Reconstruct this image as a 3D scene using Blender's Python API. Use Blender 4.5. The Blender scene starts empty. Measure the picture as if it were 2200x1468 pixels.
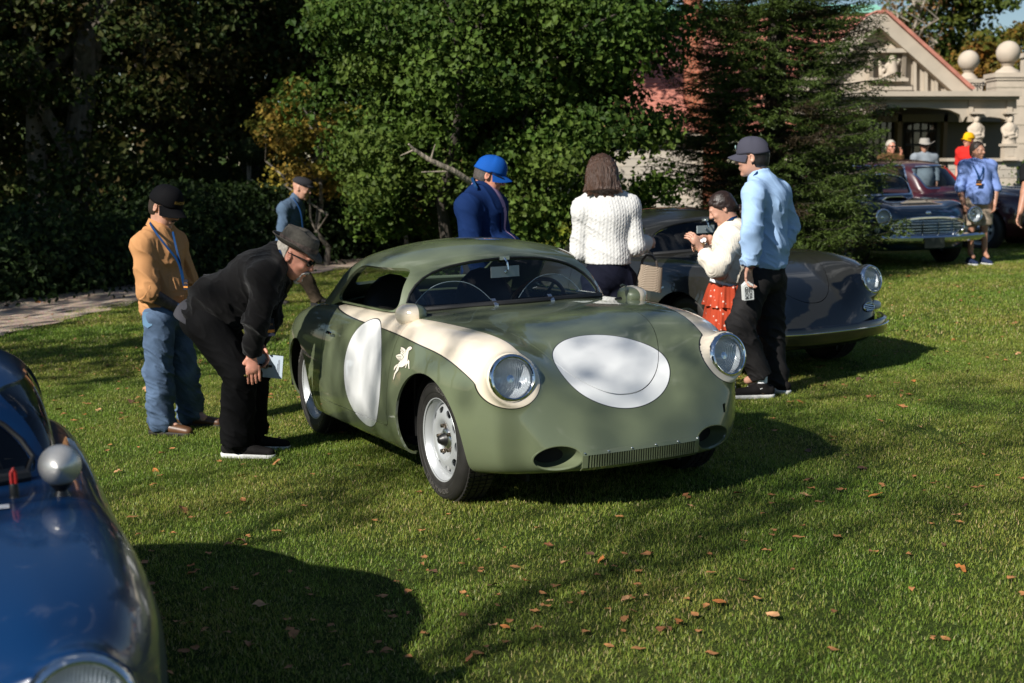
import bpy, bmesh, math, random
import numpy as np
from mathutils import Vector, Matrix

random.seed(7)
RNG = np.random.default_rng(7)
sc = bpy.context.scene
COL = sc.collection

# ------------------------------------------------------------------ camera
CAM_H, PITCH, FPX = 1.65, 0.1263, 3055.0
cam_d = bpy.data.cameras.new('camera')
cam = bpy.data.objects.new('camera', cam_d)
COL.objects.link(cam)
cam_d.lens = 50.0
cam_d.sensor_width = 36.0
cam_d.clip_start = 0.05
cam_d.clip_end = 2000.0
cam.location = (0, 0, CAM_H)
cam.rotation_euler = (math.pi / 2 - PITCH, 0, 0)
cam_d.dof.use_dof = True
cam_d.dof.focus_distance = 6.9
cam_d.dof.aperture_fstop = 4.0
sc.camera = cam

# ------------------------------------------------------------------ sky and sun
SUN_EL = math.radians(34.0)
SUN_TRAVEL = math.radians(43.0)          # heading the light travels, from +Y towards +X
world = bpy.data.worlds.new('World')
sc.world = world
world.use_nodes = True
wn = world.node_tree
for n in list(wn.nodes):
    wn.nodes.remove(n)
w_out = wn.nodes.new('ShaderNodeOutputWorld')
w_bg = wn.nodes.new('ShaderNodeBackground')
w_sky = wn.nodes.new('ShaderNodeTexSky')
w_sky.sky_type = 'NISHITA'
w_sky.sun_disc = False
w_sky.sun_elevation = SUN_EL
w_sky.sun_rotation = SUN_TRAVEL + math.pi
w_sky.air_density = 1.0
w_sky.dust_density = 0.0
w_sky.ozone_density = 3.0
w_bg.inputs['Strength'].default_value = 0.05
# fair-weather clouds above the horizon haze
w_tc = wn.nodes.new('ShaderNodeTexCoord'); w_sep = wn.nodes.new('ShaderNodeSeparateXYZ'); w_no = wn.nodes.new('ShaderNodeTexNoise'); w_mp = wn.nodes.new('ShaderNodeMapping')
w_mp.inputs['Scale'].default_value = (1.0, 1.0, 2.6)
w_no.inputs['Scale'].default_value = 2.3; w_no.inputs['Detail'].default_value = 9; w_no.inputs['Roughness'].default_value = .62
w_r1 = wn.nodes.new('ShaderNodeMapRange'); w_r1.inputs['From Min'].default_value = .57; w_r1.inputs['From Max'].default_value = .74
w_r2 = wn.nodes.new('ShaderNodeMapRange'); w_r2.inputs['From Min'].default_value = .17; w_r2.inputs['From Max'].default_value = .32
w_mu = wn.nodes.new('ShaderNodeMath'); w_mu.operation = 'MULTIPLY'; w_mx = wn.nodes.new('ShaderNodeMix'); w_mx.data_type = 'RGBA'
w_mx.inputs['B'].default_value = (15.0, 15.2, 15.6, 1)
wn.links.new(w_tc.outputs['Generated'], w_mp.inputs[0]); wn.links.new(w_mp.outputs[0], w_no.inputs['Vector']); wn.links.new(w_tc.outputs['Generated'], w_sep.inputs[0])
wn.links.new(w_no.outputs[0], w_r1.inputs[0]); wn.links.new(w_sep.outputs['Z'], w_r2.inputs[0])
wn.links.new(w_r1.outputs[0], w_mu.inputs[0]); wn.links.new(w_r2.outputs[0], w_mu.inputs[1]); wn.links.new(w_mu.outputs[0], w_mx.inputs['Factor'])
wn.links.new(w_sky.outputs[0], w_mx.inputs['A'])
wn.links.new(w_mx.outputs['Result'], w_bg.inputs['Color'])
wn.links.new(w_bg.outputs[0], w_out.inputs['Surface'])
sun_d = bpy.data.lights.new('sun', 'SUN')
sun_d.energy = 5.0
sun_d.angle = math.radians(0.53)
sun_d.color = (1.0, 0.95, 0.87)
sun = bpy.data.objects.new('sun', sun_d)
COL.objects.link(sun)
_tr = Vector((math.sin(SUN_TRAVEL) * math.cos(SUN_EL), math.cos(SUN_TRAVEL) * math.cos(SUN_EL), -math.sin(SUN_EL)))
sun.rotation_euler = _tr.to_track_quat('-Z', 'Y').to_euler()
sun.location = (-20, -20, 30)
sc.view_settings.view_transform = 'Standard'
sc.view_settings.look = 'None'
sc.view_settings.exposure = 0.5
sc.view_settings.gamma = 1.0
sc.view_settings.use_curve_mapping = False
sc.cycles.use_denoising = True
sc.cycles.max_bounces = 8
sc.cycles.transparent_max_bounces = 12
sc.cycles.caustics_reflective = False
sc.cycles.caustics_refractive = False

# ------------------------------------------------------------------ measuring the place
_c, _s = math.cos(PITCH), math.sin(PITCH)
def gz(x, y=0.0):
    return 0.35 * np.tanh(np.asarray(x, float) / 10.0)
def W(px, py, depth):
    """world point on the view ray of a photo pixel at world Y = depth"""
    u = (px - 1100) / FPX
    v = (734 - py) / FPX
    t = depth / (_c + v * _s)
    return np.array([u * t, depth, CAM_H + (-_s + v * _c) * t])
def G(px, py):
    """point of the ground seen at a photo pixel"""
    u = (px - 1100) / FPX
    v = (734 - py) / FPX
    d = np.array([u, _c + v * _s, -_s + v * _c])
    t = 8.0
    for _ in range(40):
        t = (float(gz(d[0] * t)) - CAM_H) / d[2]
    p = d * t
    return np.array([p[0], p[1], float(gz(p[0]))])

# ------------------------------------------------------------------ mesh helpers
def mesh_np(name, V, F, smooth=True, attrs=None, mat_idx=None):
    """V (n,3); F list of (m,k) int arrays or lists of index tuples"""
    me = bpy.data.meshes.new(name)
    V = np.asarray(V, np.float32)
    arrs = []
    if isinstance(F, np.ndarray):
        F = [F]
    for f in F:
        if isinstance(f, np.ndarray) and f.ndim == 2:
            if len(f): arrs.append(f.astype(np.int32))
        else:
            by = {}
            fl = f if (len(f) and hasattr(f[0], '__len__')) else [f]
            for q in fl:
                by.setdefault(len(q), []).append(q)
            for k in by:
                arrs.append(np.array(by[k], np.int32))
    me.vertices.add(len(V))
    me.vertices.foreach_set('co', V[:, :3].ravel())
    loops = np.concatenate([a.ravel() for a in arrs])
    sizes = np.concatenate([np.full(len(a), a.shape[1], np.int32) for a in arrs])
    me.loops.add(len(loops))
    me.loops.foreach_set('vertex_index', loops)
    me.polygons.add(len(sizes))
    starts = np.concatenate([[0], np.cumsum(sizes)[:-1]]).astype(np.int32)
    me.polygons.foreach_set('loop_start', starts)
    me.polygons.foreach_set('loop_total', sizes)
    me.polygons.foreach_set('use_smooth', np.full(len(sizes), bool(smooth)))
    if mat_idx is not None:
        me.polygons.foreach_set('material_index', np.asarray(mat_idx, np.int32))
    me.update(calc_edges=True)
    if attrs:
        for k, a in attrs.items():
            a = np.asarray(a, np.float32)
            if a.ndim == 2:
                at = me.attributes.new(k, 'FLOAT_COLOR', 'POINT')
                if a.shape[1] == 3:
                    a = np.concatenate([a, np.ones((len(a), 1), np.float32)], 1)
                at.data.foreach_set('color', a.ravel())
            else:
                at = me.attributes.new(k, 'FLOAT', 'POINT')
                at.data.foreach_set('value', a)
    return me

def link(name, me, mat=None, parent=None, loc=None, sharp=None):
    o = bpy.data.objects.new(name, me)
    COL.objects.link(o)
    if mat is not None and me is not None and not me.materials:
        for m in (mat if isinstance(mat, (list, tuple)) else [mat]):
            me.materials.append(m)
    if parent is not None:
        o.parent = parent
    if loc is not None:
        o.location = loc
    if sharp is not None:
        me.set_sharp_from_angle(angle=math.radians(sharp))
    return o

def mk(name, V, F, mat, parent=None, smooth=True, sharp=None, attrs=None, loc=None):
    return link(name, mesh_np(name, V, F, smooth, attrs), mat, parent, loc, sharp)

def tag(o, label=None, cat=None, group=None, kind=None):
    if label: o['label'] = label
    if cat: o['category'] = cat
    if group: o['group'] = group
    if kind: o['kind'] = kind
    return o

def empty(name, loc=(0, 0, 0), label=None, cat=None, group=None, rz=0.0):
    o = bpy.data.objects.new(name, None)
    o.empty_display_size = 0.1
    COL.objects.link(o)
    o.location = loc
    o.rotation_euler = (0, 0, rz)
    return tag(o, label, cat, group)

class MB:
    """collects shapes into one mesh"""
    def __init__(self):
        self.V = []; self.F = []; self.n = 0
    def add(self, V, F):
        V = np.asarray(V, float)
        if isinstance(F, np.ndarray): F = F.tolist()
        self.V.append(V)
        self.F += [[i + self.n for i in f] for f in F]
        self.n += len(V)
        return self
    def box(self, c, size, R=None):
        s = np.array(size) / 2.0
        V = np.array([[x, y, z] for x in (-1, 1) for y in (-1, 1) for z in (-1, 1)], float) * s
        if R is not None: V = V @ np.asarray(R).T
        return self.add(V + np.array(c), [[0, 1, 3, 2], [4, 6, 7, 5], [0, 4, 5, 1], [2, 3, 7, 6], [0, 2, 6, 4], [1, 5, 7, 3]])
    def tube(self, pts, rad, n=8, caps=True):
        pts = np.asarray(pts, float); m = len(pts)
        rad = np.broadcast_to(np.asarray(rad, float), (m,))
        T = np.gradient(pts, axis=0); T /= np.linalg.norm(T, axis=1)[:, None] + 1e-9
        ref = np.array([0.0, 0, 1]) if abs(T[0][2]) < 0.9 else np.array([1.0, 0, 0])
        N = []
        a = ref - T[0] * ref.dot(T[0]); a /= np.linalg.norm(a)
        for i in range(m):
            a = a - T[i] * a.dot(T[i]); a /= np.linalg.norm(a) + 1e-9
            N.append(a)
        N = np.array(N); B = np.cross(T, N)
        th = np.arange(n) * 2 * np.pi / n
        V = (pts[:, None] + rad[:, None, None] * (np.cos(th)[None, :, None] * N[:, None] + np.sin(th)[None, :, None] * B[:, None])).reshape(-1, 3)
        F = []
        for i in range(m - 1):
            for j in range(n):
                F.append([i * n + j, i * n + (j + 1) % n, (i + 1) * n + (j + 1) % n, (i + 1) * n + j])
        if caps:
            F.append(list(range(n))[::-1]); F.append([(m - 1) * n + j for j in range(n)])
        return self.add(V, F)
    def lathe(self, prof, c=(0, 0, 0), axis=(0, 0, 1), n=32, a0=0.0, a1=2 * np.pi):
        """prof list of (radius, height along axis)"""
        prof = np.asarray(prof, float)
        R = axis_frame(axis)
        full = abs(a1 - a0 - 2 * np.pi) < 1e-6
        k = n if full else n + 1
        th = a0 + (a1 - a0) * np.arange(k) / n
        V = np.zeros((len(prof), k, 3))
        V[..., 0] = prof[:, 0:1] * np.cos(th); V[..., 1] = prof[:, 0:1] * np.sin(th); V[..., 2] = prof[:, 1:2]
        V = V.reshape(-1, 3) @ R.T + np.array(c)
        F = []
        for i in range(len(prof) - 1):
            for j in range(n):
                F.append([i * k + j, i * k + (j + 1) % k, (i + 1) * k + (j + 1) % k, (i + 1) * k + j])
        return self.add(V, F)
    def prism(self, poly, h0, h1, R=np.eye(3), c=(0, 0, 0)):
        """poly (n,2) outline in local xy extruded along local z"""
        p = np.asarray(poly, float); n = len(p)
        V = np.concatenate([np.c_[p, np.full(n, h0)], np.c_[p, np.full(n, h1)]]) @ np.asarray(R).T + np.array(c)
        F = [list(range(n))[::-1], [n + i for i in range(n)]]
        for i in range(n):
            j = (i + 1) % n
            F.append([i, j, n + j, n + i])
        return self.add(V, F)
    def ell(self, c, r, R=None, nu=16, nv=10):
        V = []; F = []
        for i in range(nv + 1):
            ph = np.pi * i / nv
            for j in range(nu):
                th = 2 * np.pi * j / nu
                V.append([np.sin(ph) * np.cos(th) * r[0], np.sin(ph) * np.sin(th) * r[1], np.cos(ph) * r[2]])
        V = np.array(V)
        if R is not None: V = V @ np.asarray(R).T
        for i in range(nv):
            for j in range(nu):
                F.append([i * nu + j, (i + 1) * nu + j, (i + 1) * nu + (j + 1) % nu, i * nu + (j + 1) % nu])
        return self.add(V + np.array(c), F)
    def mk(self, name, mat, parent=None, smooth=True, sharp=35, loc=None):
        return mk(name, np.concatenate(self.V), [self.F], mat, parent, smooth, sharp, None, loc)

def axis_frame(z):
    z = np.asarray(z, float); z = z / np.linalg.norm(z)
    r = np.array([0, 0, 1.0]) if abs(z[2]) < 0.9 else np.array([1.0, 0, 0])
    x = np.cross(r, z); x /= np.linalg.norm(x)
    y = np.cross(z, x)
    return np.stack([x, y, z], 1)

def spline(xs, ys):
    """natural cubic spline through points -> callable (clamped linear ends)"""
    xs = np.asarray(xs, float); ys = np.asarray(ys, float)
    o = np.argsort(xs); xs = xs[o]; ys = ys[o]
    n = len(xs); h = np.diff(xs)
    A = np.eye(n); b = np.zeros(n)
    for i in range(1, n - 1):
        A[i, i - 1] = h[i - 1]; A[i, i] = 2 * (h[i - 1] + h[i]); A[i, i + 1] = h[i]
        b[i] = 6 * ((ys[i + 1] - ys[i]) / h[i] - (ys[i] - ys[i - 1]) / h[i - 1])
    m = np.linalg.solve(A, b)
    def f(x):
        x = np.asarray(x, float)
        i = np.clip(np.searchsorted(xs, x) - 1, 0, n - 2)
        t0 = xs[i + 1] - x; t1 = x - xs[i]; hh = h[i]
        y = m[i] * t0 ** 3 / (6 * hh) + m[i + 1] * t1 ** 3 / (6 * hh) + (ys[i] / hh - m[i] * hh / 6) * t0 + (ys[i + 1] / hh - m[i + 1] * hh / 6) * t1
        lo = ys[0] + (x - xs[0]) * ((ys[1] - ys[0]) / h[0] - h[0] * m[1] / 6)
        hi = ys[-1] + (x - xs[-1]) * ((ys[-1] - ys[-2]) / h[-1] + h[-1] * m[-2] / 6)
        return np.where(x < xs[0], lo, np.where(x > xs[-1], hi, y))
    return f

def smin(a, b, k):
    h = np.maximum(k - np.abs(a - b), 0) / k
    return np.minimum(a, b) - h * h * h * (k / 6)
def smax(a, b, k):
    return -smin(-a, -b, k)
def sstep(a, b, x):
    t = np.clip((x - a) / (b - a), 0, 1)
    return t * t * (3 - 2 * t)

def _hash(ix, iy, iz, seed):
    h = (ix * 374761393 + iy * 668265263 + iz * 2147483647 + seed * 974634777) & 0xFFFFFFFF
    h = ((h ^ (h >> 13)) * 1274126177) & 0xFFFFFFFF
    return ((h ^ (h >> 16)) & 0xFFFF) / 32767.5 - 1.0
def vnoise(P, seed=0):
    P = np.asarray(P, float)
    I = np.floor(P).astype(np.int64); f = P - I; f = f * f * (3 - 2 * f)
    r = 0
    for dx in (0, 1):
        wx = f[:, 0] if dx else 1 - f[:, 0]
        for dy in (0, 1):
            wy = f[:, 1] if dy else 1 - f[:, 1]
            for dz in (0, 1):
                wz = f[:, 2] if dz else 1 - f[:, 2]
                r = r + wx * wy * wz * _hash(I[:, 0] + dx, I[:, 1] + dy, I[:, 2] + dz, seed)
    return r

# surface from a distance grid (naive surface nets)
def surfnets(F, o, h):
    nx, ny, nz = F.shape
    S = F < 0
    c = np.zeros((nx - 1, ny - 1, nz - 1), np.int8)
    for dx in (0, 1):
        for dy in (0, 1):
            for dz in (0, 1):
                c += S[dx:nx - 1 + dx, dy:ny - 1 + dy, dz:nz - 1 + dz]
    act = np.argwhere((c > 0) & (c < 8))
    idx = np.full(c.shape, -1, np.int64)
    idx[act[:, 0], act[:, 1], act[:, 2]] = np.arange(len(act))
    acc = np.zeros((len(act), 3)); cnt = np.zeros(len(act))
    corners = [(a, b, d) for a in (0, 1) for b in (0, 1) for d in (0, 1)]
    val = {q: F[act[:, 0] + q[0], act[:, 1] + q[1], act[:, 2] + q[2]] for q in corners}
    for q in corners:
        for ax in range(3):
            if q[ax] == 0:
                r = list(q); r[ax] = 1; r = tuple(r)
                a, b = val[q], val[r]
                m = (a < 0) != (b < 0)
                t = np.where(m, a / np.where(m, a - b, 1), 0)
                p = np.array(q, float)[None] + t[:, None] * (np.array(r) - np.array(q))[None]
                acc += p * m[:, None]; cnt += m
    V = (act + acc / cnt[:, None]) * h + np.asarray(o)
    Q = []
    for ax in range(3):
        b1, b2 = (ax + 1) % 3, (ax + 2) % 3
        sl0 = [slice(None)] * 3; sl1 = [slice(None)] * 3
        sl0[ax] = slice(0, -1); sl1[ax] = slice(1, None)
        A = S[tuple(sl0)]; B = S[tuple(sl1)]
        e = np.argwhere(A != B)
        ok = (e[:, b1] > 0) & (e[:, b2] > 0) & (e[:, b1] < F.shape[b1] - 1) & (e[:, b2] < F.shape[b2] - 1)
        e = e[ok]
        def cell(d1, d2):
            k = e.copy(); k[:, b1] -= d1; k[:, b2] -= d2
            return idx[k[:, 0], k[:, 1], k[:, 2]]
        q = np.stack([cell(1, 1), cell(0, 1), cell(0, 0), cell(1, 0)], 1)
        flip = ~A[e[:, 0], e[:, 1], e[:, 2]]
        q[flip] = q[flip][:, ::-1]
        Q.append(q)
    return V, np.concatenate(Q)

class SDF:
    """a distance grid that shapes are blended into, each only near itself"""
    def __init__(self, lo, hi, h):
        self.lo = np.array(lo, float); self.h = h
        self.n = np.ceil((np.array(hi) - self.lo) / h).astype(int) + 1
        self.F = np.full(self.n, 0.08, np.float32)
        self.a = self.n.copy(); self.b = np.zeros(3, int)
    def _sub(self, lo, hi):
        a = np.maximum(((np.array(lo) - self.lo) / self.h).astype(int) - 1, 0)
        b = np.minimum(((np.array(hi) - self.lo) / self.h).astype(int) + 2, self.n)
        if (b <= a).any(): return None
        sl = tuple(slice(a[i], b[i]) for i in range(3))
        g = [(self.lo[i] + self.h * np.arange(a[i], b[i])).astype(np.float32) for i in range(3)]
        X, Y, Z = g[0][:, None, None], g[1][None, :, None], g[2][None, None, :]
        return sl, X, Y, Z
    def put(self, lo, hi, fn, k, mode='add'):
        m = 0.012 + k
        r = self._sub(np.array(lo) - m, np.array(hi) + m)
        if r is None: return self
        sl, X, Y, Z = r
        self.a = np.minimum(self.a, [q.start for q in sl]); self.b = np.maximum(self.b, [q.stop for q in sl])
        d = fn(X, Y, Z)
        cur = self.F[sl]
        if mode == 'add': self.F[sl] = smin(cur, d, k) if k > 0 else np.minimum(cur, d)
        else: self.F[sl] = smax(cur, -d, k) if k > 0 else np.maximum(cur, -d)
        return self
    def cone(self, a, b, ra, rb, k=0.02, mode='add', flat=None):
        a = np.array(a, np.float32); b = np.array(b, np.float32)
        ab = b - a; L = ab.dot(ab) + np.float32(1e-12); ra = np.float32(ra); rb = np.float32(rb)
        if flat is not None: flat = (np.asarray(flat[0], np.float32), np.float32(flat[1]))
        R = max(ra, rb)
        def fn(X, Y, Z):
            px, py, pz = X - a[0], Y - a[1], Z - a[2]
            t = np.clip((px * ab[0] + py * ab[1] + pz * ab[2]) / L, 0, 1)
            qx, qy, qz = px - t * ab[0], py - t * ab[1], pz - t * ab[2]
            if flat is not None:      # squash: flat = (axis vector, factor)
                v, s = flat
                dv = qx * v[0] + qy * v[1] + qz * v[2]
                qx, qy, qz = qx + v[0] * dv * (s - 1), qy + v[1] * dv * (s - 1), qz + v[2] * dv * (s - 1)
            return np.sqrt(qx * qx + qy * qy + qz * qz) - (ra + (rb - ra) * t)
        return self.put(np.minimum(a, b) - R * 1.3, np.maximum(a, b) + R * 1.3, fn, k, mode)
    def ell(self, c, r, R=None, k=0.02, mode='add'):
        c = np.array(c, np.float32); r = np.array(r, np.float32)
        R = np.eye(3, dtype=np.float32) if R is None else np.asarray(R, np.float32)
        def fn(X, Y, Z):
            x_, y_, z_ = X - c[0], Y - c[1], Z - c[2]
            q = 0; g = 0
            for i in range(3):
                w = x_ * R[0, i] + y_ * R[1, i] + z_ * R[2, i]
                q = q + (w / r[i]) ** 2; g = g + (w / r[i] ** 2) ** 2
            q = np.sqrt(q); g = np.sqrt(g) + 1e-9
            return q * (q - 1) / g
        m = r.max()
        return self.put(c - m, c + m, fn, k, mode)
    def cut(self, p, n):
        """remove everything on the side the normal points to"""
        p = np.array(p, float); n = np.array(n, float); n /= np.linalg.norm(n)
        a, b = self.a, self.b
        g = [(self.lo[i] + self.h * np.arange(a[i], b[i])).astype(np.float32) for i in range(3)]
        p = p.astype(np.float32); n = n.astype(np.float32)
        sl = tuple(slice(a[i], b[i]) for i in range(3))
        d = (g[0][:, None, None] - p[0]) * n[0] + (g[1][None, :, None] - p[1]) * n[1] + (g[2][None, None, :] - p[2]) * n[2]
        np.maximum(self.F[sl], d, out=self.F[sl])
        return self
    def mesh(self):
        a = np.maximum(self.a - 1, 0); b = np.minimum(self.b + 1, self.n)
        F = self.F[tuple(slice(a[i], b[i]) for i in range(3))]
        m = F < 0
        lo_ = []; hi_ = []
        for i in range(3):
            q = np.flatnonzero(m.any(axis=tuple(j for j in range(3) if j != i)))
            lo_.append(max(q[0] - 2, 0)); hi_.append(min(q[-1] + 3, F.shape[i]))
        F = F[tuple(slice(lo_[i], hi_[i]) for i in range(3))]
        return surfnets(F, self.lo + (a + np.array(lo_)) * self.h, self.h)

def vnormals(V, Q):
    n = np.cross(V[Q[:, 2]] - V[Q[:, 0]], V[Q[:, 3 % Q.shape[1]]] - V[Q[:, 1]]) if Q.shape[1] == 4 else np.cross(V[Q[:, 1]] - V[Q[:, 0]], V[Q[:, 2]] - V[Q[:, 0]])
    N = np.zeros_like(V)
    for j in range(Q.shape[1]):
        np.add.at(N, Q[:, j], n)
    return N / (np.linalg.norm(N, axis=1)[:, None] + 1e-12)

# ------------------------------------------------------------------ materials
def new_mat(name):
    m = bpy.data.materials.new(name)
    m.use_nodes = True
    nt = m.node_tree
    return m, nt, nt.nodes['Principled BSDF'], nt.nodes['Material Output']
def nd(nt, t, **kw):
    n = nt.nodes.new(t)
    for k, v in kw.items():
        if hasattr(n, k): setattr(n, k, v)
        else: n.inputs[k.replace('_', ' ')].default_value = v
    return n
def rgba(c):
    return (c[0], c[1], c[2], 1.0)
_MATS = {}
def mat(name, col, rough=0.5, metal=0.0, coat=0.0, var=0.0, vscale=8.0, bump=0.0, bscale=60.0, spec=0.5, sheen=0.0, dist=0.01, emit=None, stretch=None):
    if name in _MATS: return _MATS[name]
    m, nt, b, out = new_mat(name)
    b.inputs['Base Color'].default_value = rgba(col)
    b.inputs['Roughness'].default_value = rough
    b.inputs['Metallic'].default_value = metal
    b.inputs['Coat Weight'].default_value = coat
    b.inputs['Coat Roughness'].default_value = 0.02
    b.inputs['Specular IOR Level'].default_value = spec
    b.inputs['Sheen Weight'].default_value = sheen
    tc = nd(nt, 'ShaderNodeTexCoord')
    src = tc.outputs['Object']
    if stretch is not None:
        mp = nd(nt, 'ShaderNodeMapping'); mp.inputs['Scale'].default_value = stretch
        nt.links.new(src, mp.inputs[0]); src = mp.outputs[0]
    if var > 0:
        no = nd(nt, 'ShaderNodeTexNoise'); no.inputs['Scale'].default_value = vscale; no.inputs['Detail'].default_value = 5
        nt.links.new(src, no.inputs['Vector'])
        hs = nd(nt, 'ShaderNodeMix', data_type='RGBA')
        hs.inputs['A'].default_value = rgba([c * (1 - var) for c in col])
        hs.inputs['B'].default_value = rgba([min(1, c * (1 + var)) for c in col])
        mr = nd(nt, 'ShaderNodeMapRange'); mr.inputs['From Min'].default_value = 0.3; mr.inputs['From Max'].default_value = 0.7
        nt.links.new(no.outputs[0], mr.inputs[0]); nt.links.new(mr.outputs[0], hs.inputs['Factor'])
        nt.links.new(hs.outputs['Result'], b.inputs['Base Color'])
    if bump > 0:
        no = nd(nt, 'ShaderNodeTexNoise'); no.inputs['Scale'].default_value = bscale; no.inputs['Detail'].default_value = 4
        nt.links.new(src, no.inputs['Vector'])
        bp = nd(nt, 'ShaderNodeBump'); bp.inputs['Strength'].default_value = bump; bp.inputs['Distance'].default_value = dist
        nt.links.new(no.outputs[0], bp.inputs['Height']); nt.links.new(bp.outputs[0], b.inputs['Normal'])
    if emit:
        b.inputs['Emission Color'].default_value = rgba(emit[0]); b.inputs['Emission Strength'].default_value = emit[1]
    _MATS[name] = m
    return m

def glass_mat(name, tint=(0.8, 0.85, 0.85), rough=0.0, ior=1.45, extra=0.0):
    if name in _MATS: return _MATS[name]
    m, nt, b, out = new_mat(name)
    nt.nodes.remove(b)
    tr = nd(nt, 'ShaderNodeBsdfTransparent'); tr.inputs[0].default_value = rgba(tint)
    gl = nd(nt, 'ShaderNodeBsdfGlossy'); gl.inputs['Roughness'].default_value = rough
    lw = nd(nt, 'ShaderNodeLayerWeight'); lw.inputs['Blend'].default_value = .5
    pw = nd(nt, 'ShaderNodeMath', operation='POWER'); pw.inputs[1].default_value = 5
    fr = nd(nt, 'ShaderNodeMath', operation='MULTIPLY_ADD'); fr.inputs[1].default_value = .95; fr.inputs[2].default_value = .045
    nt.links.new(lw.outputs['Facing'], pw.inputs[0]); nt.links.new(pw.outputs[0], fr.inputs[0])
    mx = nd(nt, 'ShaderNodeMixShader')
    src = fr.outputs[0]
    if extra:
        ad = nd(nt, 'ShaderNodeMath', operation='ADD', use_clamp=True); ad.inputs[1].default_value = extra
        nt.links.new(src, ad.inputs[0]); src = ad.outputs[0]
    nt.links.new(src, mx.inputs[0]); nt.links.new(tr.outputs[0], mx.inputs[1]); nt.links.new(gl.outputs[0], mx.inputs[2])
    nt.links.new(mx.outputs[0], out.inputs['Surface'])
    _MATS[name] = m
    return m

def leaf_mat(name, rough=0.45, trans=0.35):
    """leaf colour comes from the leaf's own 'tint' attribute"""
    if name in _MATS: return _MATS[name]
    m, nt, b, out = new_mat(name)
    at = nd(nt, 'ShaderNodeAttribute', attribute_name='tint')
    nt.links.new(at.outputs['Color'], b.inputs['Base Color'])
    b.inputs['Roughness'].default_value = rough
    b.inputs['Specular IOR Level'].default_value = 0.2
    tl = nd(nt, 'ShaderNodeBsdfTranslucent')
    nt.links.new(at.outputs['Color'], tl.inputs[0])
    mx = nd(nt, 'ShaderNodeMixShader'); mx.inputs[0].default_value = trans
    nt.links.new(b.outputs[0], mx.inputs[1]); nt.links.new(tl.outputs[0], mx.inputs[2])
    nt.links.new(mx.outputs[0], out.inputs['Surface'])
    _MATS[name] = m
    return m

def text_mesh(txt, size=1.0, extrude=0.0, bold=0.0, align='CENTER'):
    """(V, F) of lettering in the xy plane"""
    cu = bpy.data.curves.new('lettering', 'FONT')
    cu.body = txt; cu.size = size; cu.extrude = extrude; cu.offset = bold
    cu.align_x = align; cu.align_y = 'CENTER'; cu.resolution_u = 3
    o = bpy.data.objects.new('lettering', cu)
    COL.objects.link(o)
    dg = bpy.context.evaluated_depsgraph_get()
    me = bpy.data.meshes.new_from_object(o.evaluated_get(dg))
    V = np.array([v.co[:] for v in me.vertices]); F = [list(p.vertices) for p in me.polygons]
    bpy.data.objects.remove(o); bpy.data.curves.remove(cu); bpy.data.meshes.remove(me)
    return V, F
# ================================================================== the ground
def lawn_mat():
    m, nt, b, out = new_mat('lawn')
    tc = nd(nt, 'ShaderNodeTexCoord')
    def noise(scale, det=4, rough=.6):
        n_ = nd(nt, 'ShaderNodeTexNoise'); n_.inputs['Scale'].default_value = scale; n_.inputs['Detail'].default_value = det; n_.inputs['Roughness'].default_value = rough
        nt.links.new(tc.outputs['Object'], n_.inputs['Vector']); return n_.outputs[0]
    def ramp(src, stops):
        r = nd(nt, 'ShaderNodeValToRGB'); e = r.color_ramp.elements
        e[0].position, e[0].color = stops[0][0], rgba(stops[0][1])
        e[1].position, e[1].color = stops[-1][0], rgba(stops[-1][1])
        for p, c in stops[1:-1]:
            q = e.new(p); q.color = rgba(c)
        nt.links.new(src, r.inputs[0]); return r.outputs[0]
    big = ramp(noise(.35, 3), [(.35, (.050, .088, .016)), (.55, (.078, .108, .024)), (.75, (.125, .128, .045))])
    fine = ramp(noise(38, 6, .75), [(.3, (.35, .35, .35)), (.7, (1.25, 1.25, 1.2))])
    mx = nd(nt, 'ShaderNodeMix', data_type='RGBA', blend_type='MULTIPLY'); mx.inputs['Factor'].default_value = 1
    nt.links.new(big, mx.inputs['A']); nt.links.new(fine, mx.inputs['B'])
    nt.links.new(mx.outputs['Result'], b.inputs['Base Color'])
    b.inputs['Roughness'].default_value = .95; b.inputs['Specular IOR Level'].default_value = .1
    bp = nd(nt, 'ShaderNodeBump'); bp.inputs['Strength'].default_value = 1; bp.inputs['Distance'].default_value = .03
    nt.links.new(noise(55, 6, .8), bp.inputs['Height']); nt.links.new(bp.outputs[0], b.inputs['Normal'])
    return m
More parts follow.
